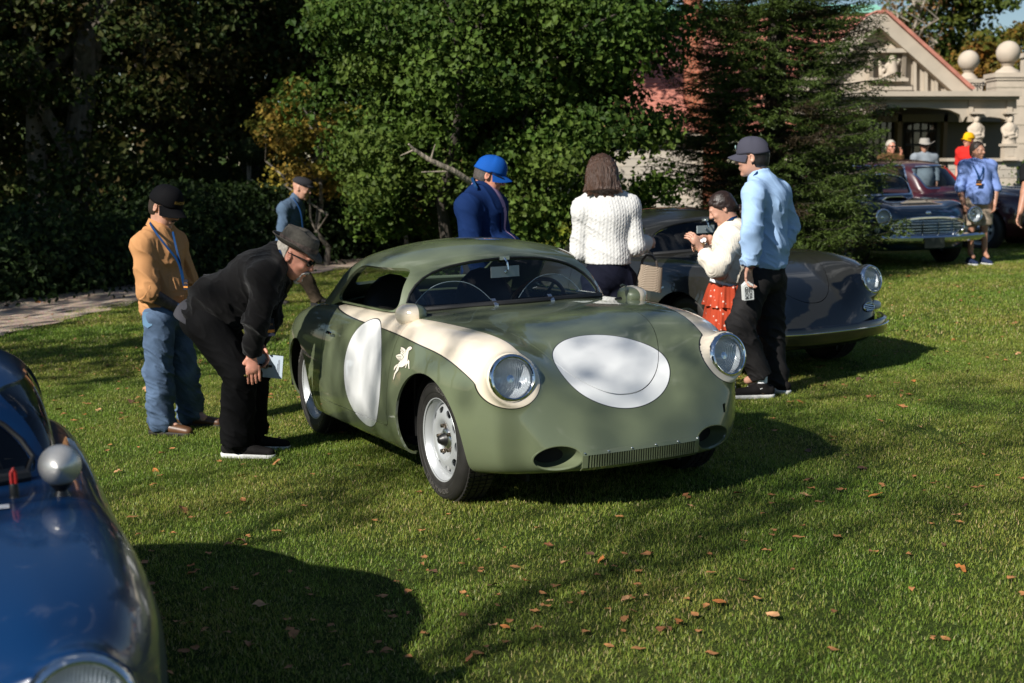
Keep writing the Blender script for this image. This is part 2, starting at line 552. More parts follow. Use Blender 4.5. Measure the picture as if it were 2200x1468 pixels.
def gravel_mat():
    m, nt, b, out = new_mat('gravel')
    tc = nd(nt, 'ShaderNodeTexCoord')
    n1 = nd(nt, 'ShaderNodeTexNoise'); n1.inputs['Scale'].default_value = 1.3; n1.inputs['Detail'].default_value = 5
    n2 = nd(nt, 'ShaderNodeTexVoronoi'); n2.inputs['Scale'].default_value = 45
    for n_ in (n1, n2): nt.links.new(tc.outputs['Object'], n_.inputs['Vector'])
    r = nd(nt, 'ShaderNodeValToRGB'); r.color_ramp.elements[0].color = (.30, .22, .16, 1); r.color_ramp.elements[1].color = (.56, .44, .34, 1)
    r.color_ramp.elements[0].position = .3; r.color_ramp.elements[1].position = .7
    nt.links.new(n1.outputs[0], r.inputs[0])
    mx = nd(nt, 'ShaderNodeMix', data_type='RGBA', blend_type='OVERLAY'); mx.inputs['Factor'].default_value = .22
    nt.links.new(r.outputs[0], mx.inputs['A']); nt.links.new(n2.outputs['Color'], mx.inputs['B'])
    hs = nd(nt, 'ShaderNodeHueSaturation'); hs.inputs['Saturation'].default_value = 1.0
    nt.links.new(mx.outputs['Result'], hs.inputs['Color']); nt.links.new(hs.outputs[0], b.inputs['Base Color'])
    b.inputs['Roughness'].default_value = .95
    bp = nd(nt, 'ShaderNodeBump'); bp.inputs['Strength'].default_value = .8; bp.inputs['Distance'].default_value = .015
    nt.links.new(n2.outputs['Distance'], bp.inputs['Height']); nt.links.new(bp.outputs[0], b.inputs['Normal'])
    return m
_xs = np.concatenate([[-500, -200, -90, -50], np.arange(-30, 30.5, .75), [50, 90, 200, 500]])
_ys = np.concatenate([[-300, -100, -40], np.arange(-20, 60.5, 2.0), [90, 150, 300, 700]])
_A, _B = np.meshgrid(_xs, _ys, indexing='ij')
_V = np.stack([_A.ravel(), _B.ravel(), gz(_A.ravel())], 1)
_ny = len(_ys); _i = (np.arange(len(_xs) - 1)[:, None] * _ny + np.arange(_ny - 1)[None]).ravel()
lawn = mk('lawn', _V, np.stack([_i, _i + _ny, _i + _ny + 1, _i + 1], 1), lawn_mat())
tag(lawn, 'mown green lawn scattered with fallen leaves', 'lawn', kind='structure')
# gravel path: its two edges measured on the ground
_up = [(-260, 700), (0, 652), (140, 632), (290, 611), (430, 596), (560, 580), (690, 566), (790, 555), (900, 547)]
_dn = [(-260, 800), (0, 722), (140, 690), (290, 652), (430, 622), (560, 602), (690, 586), (790, 572), (900, 560)]
def _dense(pts, n=60):
    g = np.array([G(*p) for p in pts]); t = np.linspace(0, len(pts) - 1, n)
    return np.stack([spline(np.arange(len(pts)), g[:, i])(t) for i in range(2)], 1)
_a, _b = _dense(_up), _dense(_dn)
_rows = []
for _k in range(7):
    p_ = _a + (_b - _a) * _k / 6.0
    if _k in (0, 6): p_ = p_ + RNG.normal(0, .05, p_.shape)
    _rows.append(np.c_[p_, gz(p_[:, 0]) + .012])
_V = np.concatenate(_rows); _n = 60
_i = (np.arange(6)[:, None] * _n + np.arange(_n - 1)[None]).ravel()
path = mk('path', _V, np.stack([_i, _i + _n, _i + _n + 1, _i + 1], 1), gravel_mat())
tag(path, 'pale gravel path curving past the dark trees', 'path', kind='structure')
PATH_A, PATH_B = _a, _b
# ================================================================== cars
def box_lattice(nx, ny, nz):
    """points and quads of a box surface with nx*ny*nz cells, coordinates 0..1"""
    P = []; Q = []; base = 0
    def face(fix, val, a, b, na, nb, flip):
        nonlocal base
        A, B = np.meshgrid(np.arange(na + 1), np.arange(nb + 1), indexing='ij')
        p = np.zeros((A.size, 3), int); p[:, fix] = val; p[:, a] = A.ravel(); p[:, b] = B.ravel()
        i = (np.arange(na)[:, None] * (nb + 1) + np.arange(nb)[None]).ravel() + base
        q = np.stack([i, i + nb + 1, i + nb + 2, i + 1], 1)
        if flip: q = q[:, ::-1]
        P.append(p); Q.append(q); base += A.size
    face(0, 0, 1, 2, ny, nz, True); face(0, nx, 1, 2, ny, nz, False)
    face(1, 0, 0, 2, nx, nz, False); face(1, ny, 0, 2, nx, nz, True)
    face(2, 0, 0, 1, nx, ny, True); face(2, nz, 0, 1, nx, ny, False)
    P = np.concatenate(P); Q = np.concatenate(Q)
    key = (P[:, 0] * (ny + 1) + P[:, 1]) * (nz + 1) + P[:, 2]
    u, first, inv = np.unique(key, return_index=True, return_inverse=True)
    return P[first] / np.array([nx, ny, nz], float), inv.ravel()[Q]

def solve_rays(F, O, D, tmax=2.2, it=27):
    lo = np.zeros(len(O)); hi = np.full(len(O), tmax)
    for _ in range(it):
        m = 0.5 * (lo + hi)
        P = O + D * m[:, None]
        ins = F(P[:, 0], P[:, 1], P[:, 2]) < 0
        lo = np.where(ins, m, lo); hi = np.where(ins, hi, m)
    return O + D * (0.5 * (lo + hi))[:, None]

def shell_from(F, lo, hi, a, b, n):
    """surface F=0 met by rays that fan out from the axis a-b"""
    P, Q = box_lattice(*n)
    P = np.array(lo) + P * (np.array(hi) - np.array(lo))
    a = np.array(a, float); b = np.array(b, float); ab = b - a
    t = np.clip(((P - a) @ ab) / ab.dot(ab), 0, 1)
    O = a + t[:, None] * ab
    D = P - O; D /= np.linalg.norm(D, axis=1)[:, None]
    return solve_rays(F, O, D), Q

def clip(V, faces, s):
    """keep the part of the mesh where s > 0; V may carry extra columns"""
    out = []; newV = []; cache = {}; base = len(V)
    for Q in faces:
        if not isinstance(Q, np.ndarray): Q = np.array(Q)
        if not len(Q): continue
        pos = s[Q] > 0
        allp = pos.all(1); anyp = pos.any(1)
        out.append(Q[allp])
        by = {}
        for q in Q[anyp & ~allp]:
            poly = []
            k = len(q)
            for i in range(k):
                u, v = int(q[i]), int(q[(i + 1) % k])
                if s[u] > 0: poly.append(u)
                if (s[u] > 0) != (s[v] > 0):
                    key = (min(u, v), max(u, v))
                    if key not in cache:
                        a, b = key
                        t = s[a] / (s[a] - s[b])
                        cache[key] = base + len(newV)
                        newV.append(V[a] + (V[b] - V[a]) * t)
                    poly.append(cache[key])
            if len(poly) >= 3: by.setdefault(len(poly), []).append(poly)
        for k in by: out.append(np.array(by[k]))
    if newV: V = np.concatenate([V, np.array(newV)])
    used = np.zeros(len(V), bool)
    for q in out: used[q.ravel()] = True
    mp = np.cumsum(used) - 1
    return V[used], [mp[q] for q in out if len(q)]

def thicken(V, faces, N, thk):
    """add an inner skin and rim so that openings show an edge"""
    n = len(V)
    Vi = V.copy(); Vi[:, :3] -= N * thk
    ed = {}
    for Q in faces:
        k = Q.shape[1]
        for i in range(k):
            for u, v in zip(Q[:, i].tolist(), Q[:, (i + 1) % k].tolist()):
                if (v, u) in ed: del ed[(v, u)]
                else: ed[(u, v)] = 1
    E = np.array(list(ed.keys()))
    inner = [Q[:, ::-1] + n for Q in faces]
    if not len(E): return np.concatenate([V, Vi]), list(faces) + inner
    u, inv = np.unique(E.ravel(), return_inverse=True); inv = inv.reshape(E.shape); m = len(u)
    R = np.stack([inv[:, 1], inv[:, 0], inv[:, 0] + m, inv[:, 1] + m], 1) + 2 * n
    return np.concatenate([V, Vi, V[u], Vi[u]]), list(faces) + inner + [R]

def gradn(F, P, e=2e-3):
    g = np.zeros((len(P), 3))
    for i in range(3):
        d = np.zeros(3); d[i] = e
        A = P[:, :3] + d; B = P[:, :3] - d
        g[:, i] = F(A[:, 0], A[:, 1], A[:, 2]) - F(B[:, 0], B[:, 1], B[:, 2])
    return g / (np.linalg.norm(g, axis=1)[:, None] + 1e-12)

def halfplanes(x, z, lines, k):
    """smooth intersection of half planes; lines (px,pz,qx,qz), inside to the left of p->q"""
    d = None
    for (a, b, c, e) in lines:
        L = math.hypot(c - a, e - b)
        s = ((c - a) * (z - b) - (e - b) * (x - a)) / L
        d = s if d is None else smin(d, s, k)
    return d

# ---- the round-bodied coupe -------------------------------------------------
R_Tc = spline([-2.1, -1.98, -1.85, -1.6, -1.3, -1.0, -.7, 0, .55, .8, 1.0, 1.2, 1.35, 1.5, 1.62, 1.71, 1.77, 1.82],
              [.20, .42, .55, .70, .80, .855, .885, .895, .885, .862, .832, .785, .73, .645, .545, .435, .33, .21])
R_Tf = spline([-2.1, -1.95, -1.75, -1.5, -1.2, -.9, -.5, 0, .5, .8, 1.0, 1.2, 1.35, 1.45, 1.53, 1.6, 1.66, 1.70, 1.74],
              [.2, .42, .6, .715, .79, .83, .853, .862, .868, .866, .857, .842, .822, .80, .762, .685, .565, .43, .3])
HL = np.array([1.60, 0.592, 0.662])
HLN = np.array([.965, .12, .21]); HLN /= np.linalg.norm(HLN)
def R_body(x, y, z):
    ay = np.sqrt(y * y + 1e-6)
    w = sstep(.22, .56, ay)
    T = R_Tc(x) * (1 - w) + R_Tf(x) * w
    g1 = (z - T) * .85
    q = np.where(z > .42, 1 - .10 * ((z - .42) / .43) ** 2, 1 - .075 * ((.42 - z) / .25) ** 2)
    q = np.maximum(q, .3)
    X = np.where(x > .72, (x - .72) / 1.065, np.where(x < -.45, (-.45 - x) / 1.56, 0))
    nose = 1 - .05 * np.clip((.32 - z) / .15, 0, 2) ** 2
    X = X / nose
    p = np.where(x > 0, 2.95, 2.6)
    yy = ay / ((.825 + .015 * sstep(.3, 1.0, x)) * q)
    g2 = ((X ** p + yy ** p + 1e-9) ** (1 / p) - 1) * .82
    g3 = .175 - z + .03 * sstep(1.2, 1.75, x)
    d = smax(smax(g1, g2, .20), g3, .09)
    # headlamp buckets
    for_x = x - HL[0]
    py = ay - HL[1]; pz = z - HL[2]
    ax = for_x * HLN[0] + py * HLN[1] + pz * HLN[2]
    rr = np.sqrt(np.maximum(for_x ** 2 + py ** 2 + pz ** 2 - ax ** 2, 0) + 1e-9)
    t = np.clip(-ax / .5, 0, 1)
    cyl = rr - (.119 - .075 * t ** 1.3)
    buck = np.maximum(np.maximum(cyl, ax), -.5 - ax)
    return smin(d, buck, .075)
def R_arch(x, z):
    """positive inside the wheel openings"""
    f = np.maximum(.335 - np.hypot(x - 1.05, z - .305), np.minimum(.325 - np.abs(x - 1.05), .305 - z))
    r = np.maximum(.325 - np.hypot(x + 1.05, z - .285), np.minimum(.315 - np.abs(x + 1.05), .285 - z))
    return np.maximum(f, r)
def R_door(x, y, z):
    return halfplanes(x, z, [(.575, .30, .665, .90), (.665, 1.2, -.5, 1.2), (-.475, .9, -.50, .30), (-.5, .305, .575, .305)], .07)
def R_hood(x, y, z):
    a = np.clip(x - .64, 0, 9) / .99
    d = (1 - (a ** 2.3 + (np.abs(y) / .445) ** 2.3 + 1e-9) ** (1 / 2.3)) * .44
    d = smin(d, x - .63 + .12 * y * y, .05)
    return np.where(z > .3, d, -.1)
R_Tr = spline([.66, .545, .42, .32, .22, .08, -.2, -.45, -.7, -.95, -1.2, -1.4],
              [.765, .885, 1.02, 1.12, 1.163, 1.195, 1.215, 1.20, 1.135, 1.02, .88, .76])
def R_roof(x, y, z):
    xs = x + .30 * y * y * sstep(-.1, .35, x) - .35 * y * y * sstep(-.2, -.8, x)
    g1 = (z - R_Tr(xs) + .078 * (y / .55) ** 2) * .75
    zz = np.clip(z, .6, 1.4)
    Sy = .662 - .08 * (zz - .86) - .55 * np.clip(zz - .94, 0, 1) ** 2
    g2 = np.sqrt(y * y + 1e-6) - Sy
    return smax(g1, g2, .17)
def R_side_window(x, y, z):
    d = halfplanes(x, z, [(.315, .875, .225, 1.09), (.30, 1.09, -.5, 1.09), (-.33, 1.085, -.64, .845), (-.7, .872, .4, .872)], .09)
    return np.where(np.abs(y) > .3, d, -.1)
def R_windshield(x, y, z):
    ay = np.abs(y)
    d1 = np.minimum(.64 - .10 * (z - .88) - ay, (x - (.335 - .33 * (z - .875))) * 1.0)
    d2 = z - (.893 - .02 * (y / .57) ** 2)
    d3 = 1.124 - .04 * (y / .55) ** 2 - z
    d = smin(smin(d1, d2, .10), d3, .14)
    return np.where(x > .12, d, -.1)
def R_backlight(x, y, z):
    d = smin(smin(.44 - np.abs(y), z - .93, .1), 1.085 - z, .1)
    return np.where(x < -.5, d, -.1)

# livery fields (positive inside)
_yi = spline([-.6, .3, .6, .9, 1.2, 1.4, 1.7], [.60, .64, .655, .625, .57, .525, .49])
_zl = spline([-.6, -.3, 0, .35, .67, 1.0, 1.25, 1.4, 1.5, 1.6, 1.7], [.848, .822, .806, .797, .786, .764, .726, .667, .605, .53, .45])
def livery_cream(x, y, z):
    ay = np.abs(y)
    d = np.minimum(np.minimum(ay - _yi(x), (z - _zl(x)) * .85), (x + .52) * .3)
    fx = x - HL[0]; py = ay - HL[1]; pz = z - HL[2]
    ax = fx * HLN[0] + py * HLN[1] + pz * HLN[2]
    rr = np.sqrt(np.maximum(fx ** 2 + py ** 2 + pz ** 2 - ax ** 2, 0))
    d = np.where(x > 1.45, np.minimum(d, .138 - rr + .30 * (1 - sstep(1.50, 1.605, x))), d)
    return np.maximum(d, np.where(x > 1.45, .138 - rr, -.1))
def livery_disc(x, y, z):
    side = .288 - np.hypot(x - .215, z - .54)
    side = np.where(np.abs(y) > .55, side, -.2)
    c, s = math.cos(.80), math.sin(.80)
    u = (x - 1.487) * c - (z - .655) * s
    hood = .262 - np.sqrt(u * u + (y * .885) ** 2)
    hood = np.where(z > .35, hood, -.2)
    return np.maximum(side, hood)

def paint(name, base, cream=None, white=None, line=None, rough=.35, coat=1.0, flake=0.0, orange=.012):
    if name in _MATS: return _MATS[name]
    m, nt, b, out = new_mat(name)
    b.inputs['Roughness'].default_value = rough
    b.inputs['Coat Weight'].default_value = coat
    b.inputs['Coat Roughness'].default_value = .015
    b.inputs['Coat IOR'].default_value = 1.65
    b.inputs['Metallic'].default_value = flake
    b.inputs['Specular IOR Level'].default_value = .3
    b.inputs['Base Color'].default_value = rgba(base)
    # faint orange peel under the lacquer
    tc = nd(nt, 'ShaderNodeTexCoord')
    no = nd(nt, 'ShaderNodeTexNoise'); no.inputs['Scale'].default_value = 3.0; no.inputs['Detail'].default_value = 2
    nt.links.new(tc.outputs['Object'], no.inputs['Vector'])
    bp = nd(nt, 'ShaderNodeBump'); bp.inputs['Strength'].default_value = .05; bp.inputs['Distance'].default_value = orange
    nt.links.new(no.outputs[0], bp.inputs['Height']); nt.links.new(bp.outputs[0], b.inputs['Coat Normal'])
    du = nd(nt, 'ShaderNodeTexNoise'); du.inputs['Scale'].default_value = 9; du.inputs['Detail'].default_value = 6
    nt.links.new(tc.outputs['Object'], du.inputs['Vector'])
    mr = nd(nt, 'ShaderNodeMapRange'); mr.inputs['From Min'].default_value = .35; mr.inputs['From Max'].default_value = .75
    mr.inputs['To Min'].default_value = .008; mr.inputs['To Max'].default_value = .05
    nt.links.new(du.outputs[0], mr.inputs[0]); nt.links.new(mr.outputs[0], b.inputs['Coat Roughness'])
    if cream is not None:
        def step(attr, edge):
            at = nd(nt, 'ShaderNodeAttribute', attribute_name=attr)
            mm = nd(nt, 'ShaderNodeMapRange'); mm.inputs['From Min'].default_value = edge - .0006; mm.inputs['From Max'].default_value = edge + .0006
            nt.links.new(at.outputs['Fac'], mm.inputs[0]); return mm.outputs[0]
        prev = None
        for attr, edge, col in (('cream', -.0045, line), ('cream', 0, cream), ('disc', -.0045, line), ('disc', 0, white)):
            mx = nd(nt, 'ShaderNodeMix', data_type='RGBA')
            if prev is None: mx.inputs['A'].default_value = rgba(base)
            else: nt.links.new(prev, mx.inputs['A'])
            mx.inputs['B'].default_value = rgba(col)
            nt.links.new(step(attr, edge), mx.inputs['Factor']); prev = mx.outputs['Result']
        nt.links.new(prev, b.inputs['Base Color'])
    _MATS[name] = m
    return m

CHROME = mat('chrome', (.86, .87, .88), .07, 1.0)
ALU = mat('aluminium', (.75, .76, .77), .28, 1.0)
SATIN = mat('satin_silver_paint', (.52, .54, .55), .36, .45)
RUBBER = mat('black_rubber', (.012, .012, .012), .55, bump=.15, bscale=90, dist=.002)
TYRE = mat('tyre_rubber', (.016, .0145, .013), .62, var=.35, vscale=14, bump=.2, bscale=140, dist=.002)
TYRELET = mat('tyre_lettering', (.075, .07, .065), .5)
DARK = mat('dark_underbody', (.008, .008, .008), .8)
BLACKTRIM = mat('black_trim', (.01, .01, .01), .4)
LEATHER = mat('black_leather', (.012, .011, .010), .45, bump=.2, bscale=200, dist=.002)
GLASS = glass_mat('clear_glass', (.72, .78, .80), extra=.015)
PLEXI = glass_mat('plexiglass', (.88, .91, .93), extra=.03)
LENS = None
def lens_mat():
    """silvered bowl seen through the ribs pressed into the lamp glass"""
    if 'ribbed_reflector' in _MATS: return _MATS['ribbed_reflector']
    m, nt, b, out = new_mat('ribbed_reflector')
    b.inputs['Base Color'].default_value = (.92, .94, .96, 1); b.inputs['Metallic'].default_value = .45; b.inputs['Roughness'].default_value = .25
    tc = nd(nt, 'ShaderNodeTexCoord')
    wv = nd(nt, 'ShaderNodeTexWave', wave_type='BANDS', bands_direction='X'); wv.inputs['Scale'].default_value = 42; wv.inputs['Distortion'].default_value = .3
    nt.links.new(tc.outputs['Object'], wv.inputs['Vector'])
    bp = nd(nt, 'ShaderNodeBump'); bp.inputs['Strength'].default_value = .8; bp.inputs['Distance'].default_value = .003
    nt.links.new(wv.outputs[0], bp.inputs['Height']); nt.links.new(bp.outputs[0], b.inputs['Normal'])
    _MATS['ribbed_reflector'] = m
    return m

def surf_y(F, x, z, side):
    """point of the body side at (x,z)"""
    x = np.asarray(x, float); z = np.asarray(z, float)
    O = np.stack([x, 0 * x, z], -1); D = np.zeros_like(O); D[:, 1] = side
    return solve_rays(F, O, D, 1.2)
def surf_z(F, x, y, z0=.4):
    x = np.asarray(x, float); y = np.asarray(y, float)
    O = np.stack([x, y, 0 * x + z0], -1); D = np.zeros_like(O); D[:, 2] = 1
    return solve_rays(F, O, D, 1.2)
def surf_x(F, y, z, x0=1.2):
    y = np.asarray(y, float); z = np.asarray(z, float)
    O = np.stack([0 * y + x0, y, z], -1); D = np.zeros_like(O); D[:, 0] = 1
    return solve_rays(F, O, D, 1.2)

# ---- wheels: built along +Y (outside is +Y), shared by every copy
def wheel_meshes(style):
    out = {}
    r = .308
    prof = [(.196, -.085), (.215, -.092), (.262, -.097), (.290, -.088), (.303, -.068), (r, -.04), (r, .04), (.303, .068), (.290, .088), (.262, .097), (.225, .094), (.207, .085), (.198, .080)]
    # finer sidewall with moulded rings
    prof = prof[:8] + [(.297, .080), (.288, .0885), (.278, .093), (.276, .0915), (.262, .096), (.246, .0965), (.236, .0955), (.234, .0935), (.222, .0935), (.210, .087), (.201, .083)]
    mb = MB().lathe(prof, axis=(0, 1, 0), n=72)
    # tread grooves and sipes as real blocks
    V = np.concatenate(mb.V)
    for i in range(72):
        a = 2 * np.pi * i / 72
        for yy, w in ((-.052, .026), (-.018, .026), (.018, .026), (.052, .026)):
            R = np.array([[math.cos(a), 0, -math.sin(a)], [0, 1, 0], [math.sin(a), 0, math.cos(a)]])
            R = np.stack([[math.cos(a), 0, math.sin(a)], [0, 1, 0], [-math.sin(a), 0, math.cos(a)]], 1)
            mb.box((math.cos(a) * (r + .001), yy, math.sin(a) * (r + .001)), (.010, w, .0215), R)
    V = np.concatenate(mb.V)
    out['tyre'] = mesh_np('tyre', V, [mb.F]); out['tyre'].set_sharp_from_angle(angle=math.radians(40)); out['tyre'].materials.append(TYRE)
    # barrel and lip
    lip = [(.150, -.06), (.176, -.02), (.180, .045), (.186, .062), (.196, .072), (.204, .086), (.208, .089), (.2085, .085), (.200, .078), (.196, .07)]
    mb = MB().lathe(lip, axis=(0, 1, 0), n=64)
    V = np.concatenate(mb.V)
    out['rim'] = mesh_np('rim', V, [mb.F]); out['rim'].materials.append(SATIN)
    # pierced disc
    nr, na = 26, 180
    rs = np.linspace(.030, .181, nr); th = np.arange(na) * 2 * np.pi / na
    hp = spline([.03, .05, .062, .078, .09, .105, .125, .145, .165, .181], [.030, .030, .031, .036, .046, .052, .051, .046, .034, .018])
    RR, TT = np.meshgrid(rs, th, indexing='ij')
    V = np.stack([RR * np.cos(TT), hp(RR), RR * np.sin(TT)], -1).reshape(-1, 3)
    i = (np.arange(nr - 1)[:, None] * na + np.arange(na)[None]).ravel(); j = (np.arange(nr - 1)[:, None] * na + (np.arange(na)[None] + 1) % na).ravel()
    Q = np.stack([i, j, j + na, i + na], 1)
    s = np.full(len(V), 1.0)
    for k in range(10):
        a = 2 * np.pi * (k + .5) / 10
        dx = V[:, 0] - .146 * math.cos(a); dz = V[:, 2] - .146 * math.sin(a)
        rad = dx * math.cos(a) + dz * math.sin(a); tan = -dx * math.sin(a) + dz * math.cos(a)
        s = np.minimum(s, np.hypot(rad / .8, tan / 1.3) - .0205)
    V, Fs = clip(V, [Q], s)
    N = np.zeros_like(V); N[:, 1] = 1
    V, Fs = thicken(V, Fs, N, .006)
    out['wheel_disc'] = mesh_np('wheel_disc', V, Fs); out['wheel_disc'].set_sharp_from_angle(angle=math.radians(50)); out['wheel_disc'].materials.append(SATIN)
    # hub and centre cap
    mb = MB().lathe([(.001, .044), (.03, .044), (.05, .042), (.058, .036), (.059, .03)], axis=(0, 1, 0), n=40)
    out['hub'] = mesh_np('hub', np.concatenate(mb.V), [mb.F]); out['hub'].materials.append(ALU)
    if style == 'race':
        cap = [(.001, .080), (.014, .079), (.019, .075), (.021, .068), (.0255, .066), (.027, .059), (.030, .057), (.031, .048), (.034, .046), (.035, .035)]
        m = BLACKTRIM
    else:
        cap = [(.001, .092), (.03, .09), (.06, .082), (.09, .068), (.115, .055), (.121, .05), (.121, .045)]
        m = CHROME
    mb = MB().lathe(cap, axis=(0, 1, 0), n=40)
    out['hub_cap'] = mesh_np('hub_cap', np.concatenate(mb.V), [mb.F]); out['hub_cap'].materials.append(m)
    mb = MB()
    mb.lathe([(.001, .02), (.0095, .02), (.011, .017), (.0115, 0), (.015, -.002), (.015, -.008)], axis=(0, 1, 0), n=6)
    out['lug_nut'] = mesh_np('lug_nut', np.concatenate(mb.V), [mb.F], smooth=False); out['lug_nut'].materials.append(mat('bronze_nut', (.16, .13, .10), .35, 1.0))
    # brake drum behind
    mb = MB().lathe([(.001, -.02), (.14, -.02), (.14, -.09), (.0, -.09)], axis=(0, 1, 0), n=32)
    out['brake_drum'] = mesh_np('brake_drum', np.concatenate(mb.V), [mb.F]); out['brake_drum'].materials.append(mat('brake_grey', (.08, .08, .08), .6, .5))
    for nm, txt, a0, span in (('tyre_lettering', 'DUNLOP', 120, 40), ('tyre_lettering', 'SIGNATURE II', 285, 62)):
        V, F = text_mesh(txt, .034, .0008, .0006)
        w = V[:, 0].max() - V[:, 0].min()
        xx = V[:, 0] - V[:, 0].mean()
        up = a0 < 180
        ang = math.radians(a0) + (-xx if up else xx) / w * math.radians(span)
        rad = .2545 + (V[:, 1] if up else -V[:, 1]) * .95
        P = np.stack([rad * np.cos(ang), .0972 + V[:, 2] + 0 * ang, rad * np.sin(ang)], 1)
        out['let%d' % a0] = mesh_np(nm, P, [[f[::-1] for f in F]], smooth=False); out['let%d' % a0].materials.append(TYRELET)
    return out
_WM = {}
def add_wheel(parent, x, y, r=.308, style='race', steer=0.0, spin=0.0, lettering=True, z=None):
    if style not in _WM: _WM[style] = wheel_meshes(style)
    M = _WM[style]
    w = bpy.data.objects.new('wheel', None); COL.objects.link(w); w.parent = parent
    w.empty_display_size = .1
    w.location = (x, y, (r - .006) if z is None else z)
    s = r / .308
    w.scale = (s, s, s)
    # right-hand wheels turn half round so that their outside faces out
    w.rotation_euler = (0, spin, (0 if y > 0 else math.pi) + steer)
    for k in ('tyre', 'rim', 'wheel_disc', 'hub', 'hub_cap', 'brake_drum'):
        o = link(k, M[k], None, w)
        if k in ('wheel_disc', 'hub', 'hub_cap'): o.location = (0, .016, 0)
    n = 5
    for i in range(n):
        a = 2 * np.pi * (i + .25) / n
        o = link('lug_nut', M['lug_nut'], None, w)
        rr = .068 if style == 'race' else .1
        o.location = (rr * math.cos(a), .052 if style == 'race' else .066, rr * math.sin(a))
    if lettering:
        for k in ('let120', 'let285'): link('tyre_lettering', M[k], None, w)
    return w

def lathe_at(prof, c, n, seg=40):
    return MB().lathe(prof, c=c, axis=n, n=seg)

def headlamp(parent, c, n, r=.100, ring=CHROME, s=1.0):
    e = bpy.data.objects.new('headlight', None); COL.objects.link(e); e.parent = parent; e.empty_display_size = .1
    e.location = c; e.rotation_euler = Matrix(axis_frame(n).tolist()).to_euler()
    prof = [(r * 1.10, -.02), (r * 1.13, .0), (r * 1.115, .012), (r * 1.06, .021), (r * .985, .024), (r * .93, .020), (r * .905, .012), (r * .90, .002)]
    MB().lathe(prof, n=48).mk('ring', ring, e)
    prof = [(r * .91 * math.sin(a), -.004 + .034 * math.cos(a)) for a in np.linspace(math.pi / 2, 0.001, 12)]
    MB().lathe(prof, n=40).mk('lens', PLEXI, e, sharp=None)
    prof = [(r * .9 * math.sin(a), -.004 - .075 * math.cos(a)) for a in np.linspace(math.pi / 2, 0.05, 12)]
    MB().lathe(prof, n=32).mk('reflector', lens_mat(), e, sharp=None)
    MB().lathe([(.001, -.02), (.018, -.022), (.018, -.06)], n=16).mk('bulb', CHROME, e)
    MB().lathe([(.001, .008), (.006, .007), (.007, 0), (.007, -.02)], c=(0, 0, 0), n=10).mk('screw', CHROME, e).location = (0, -r * 1.15, .004)
    return e

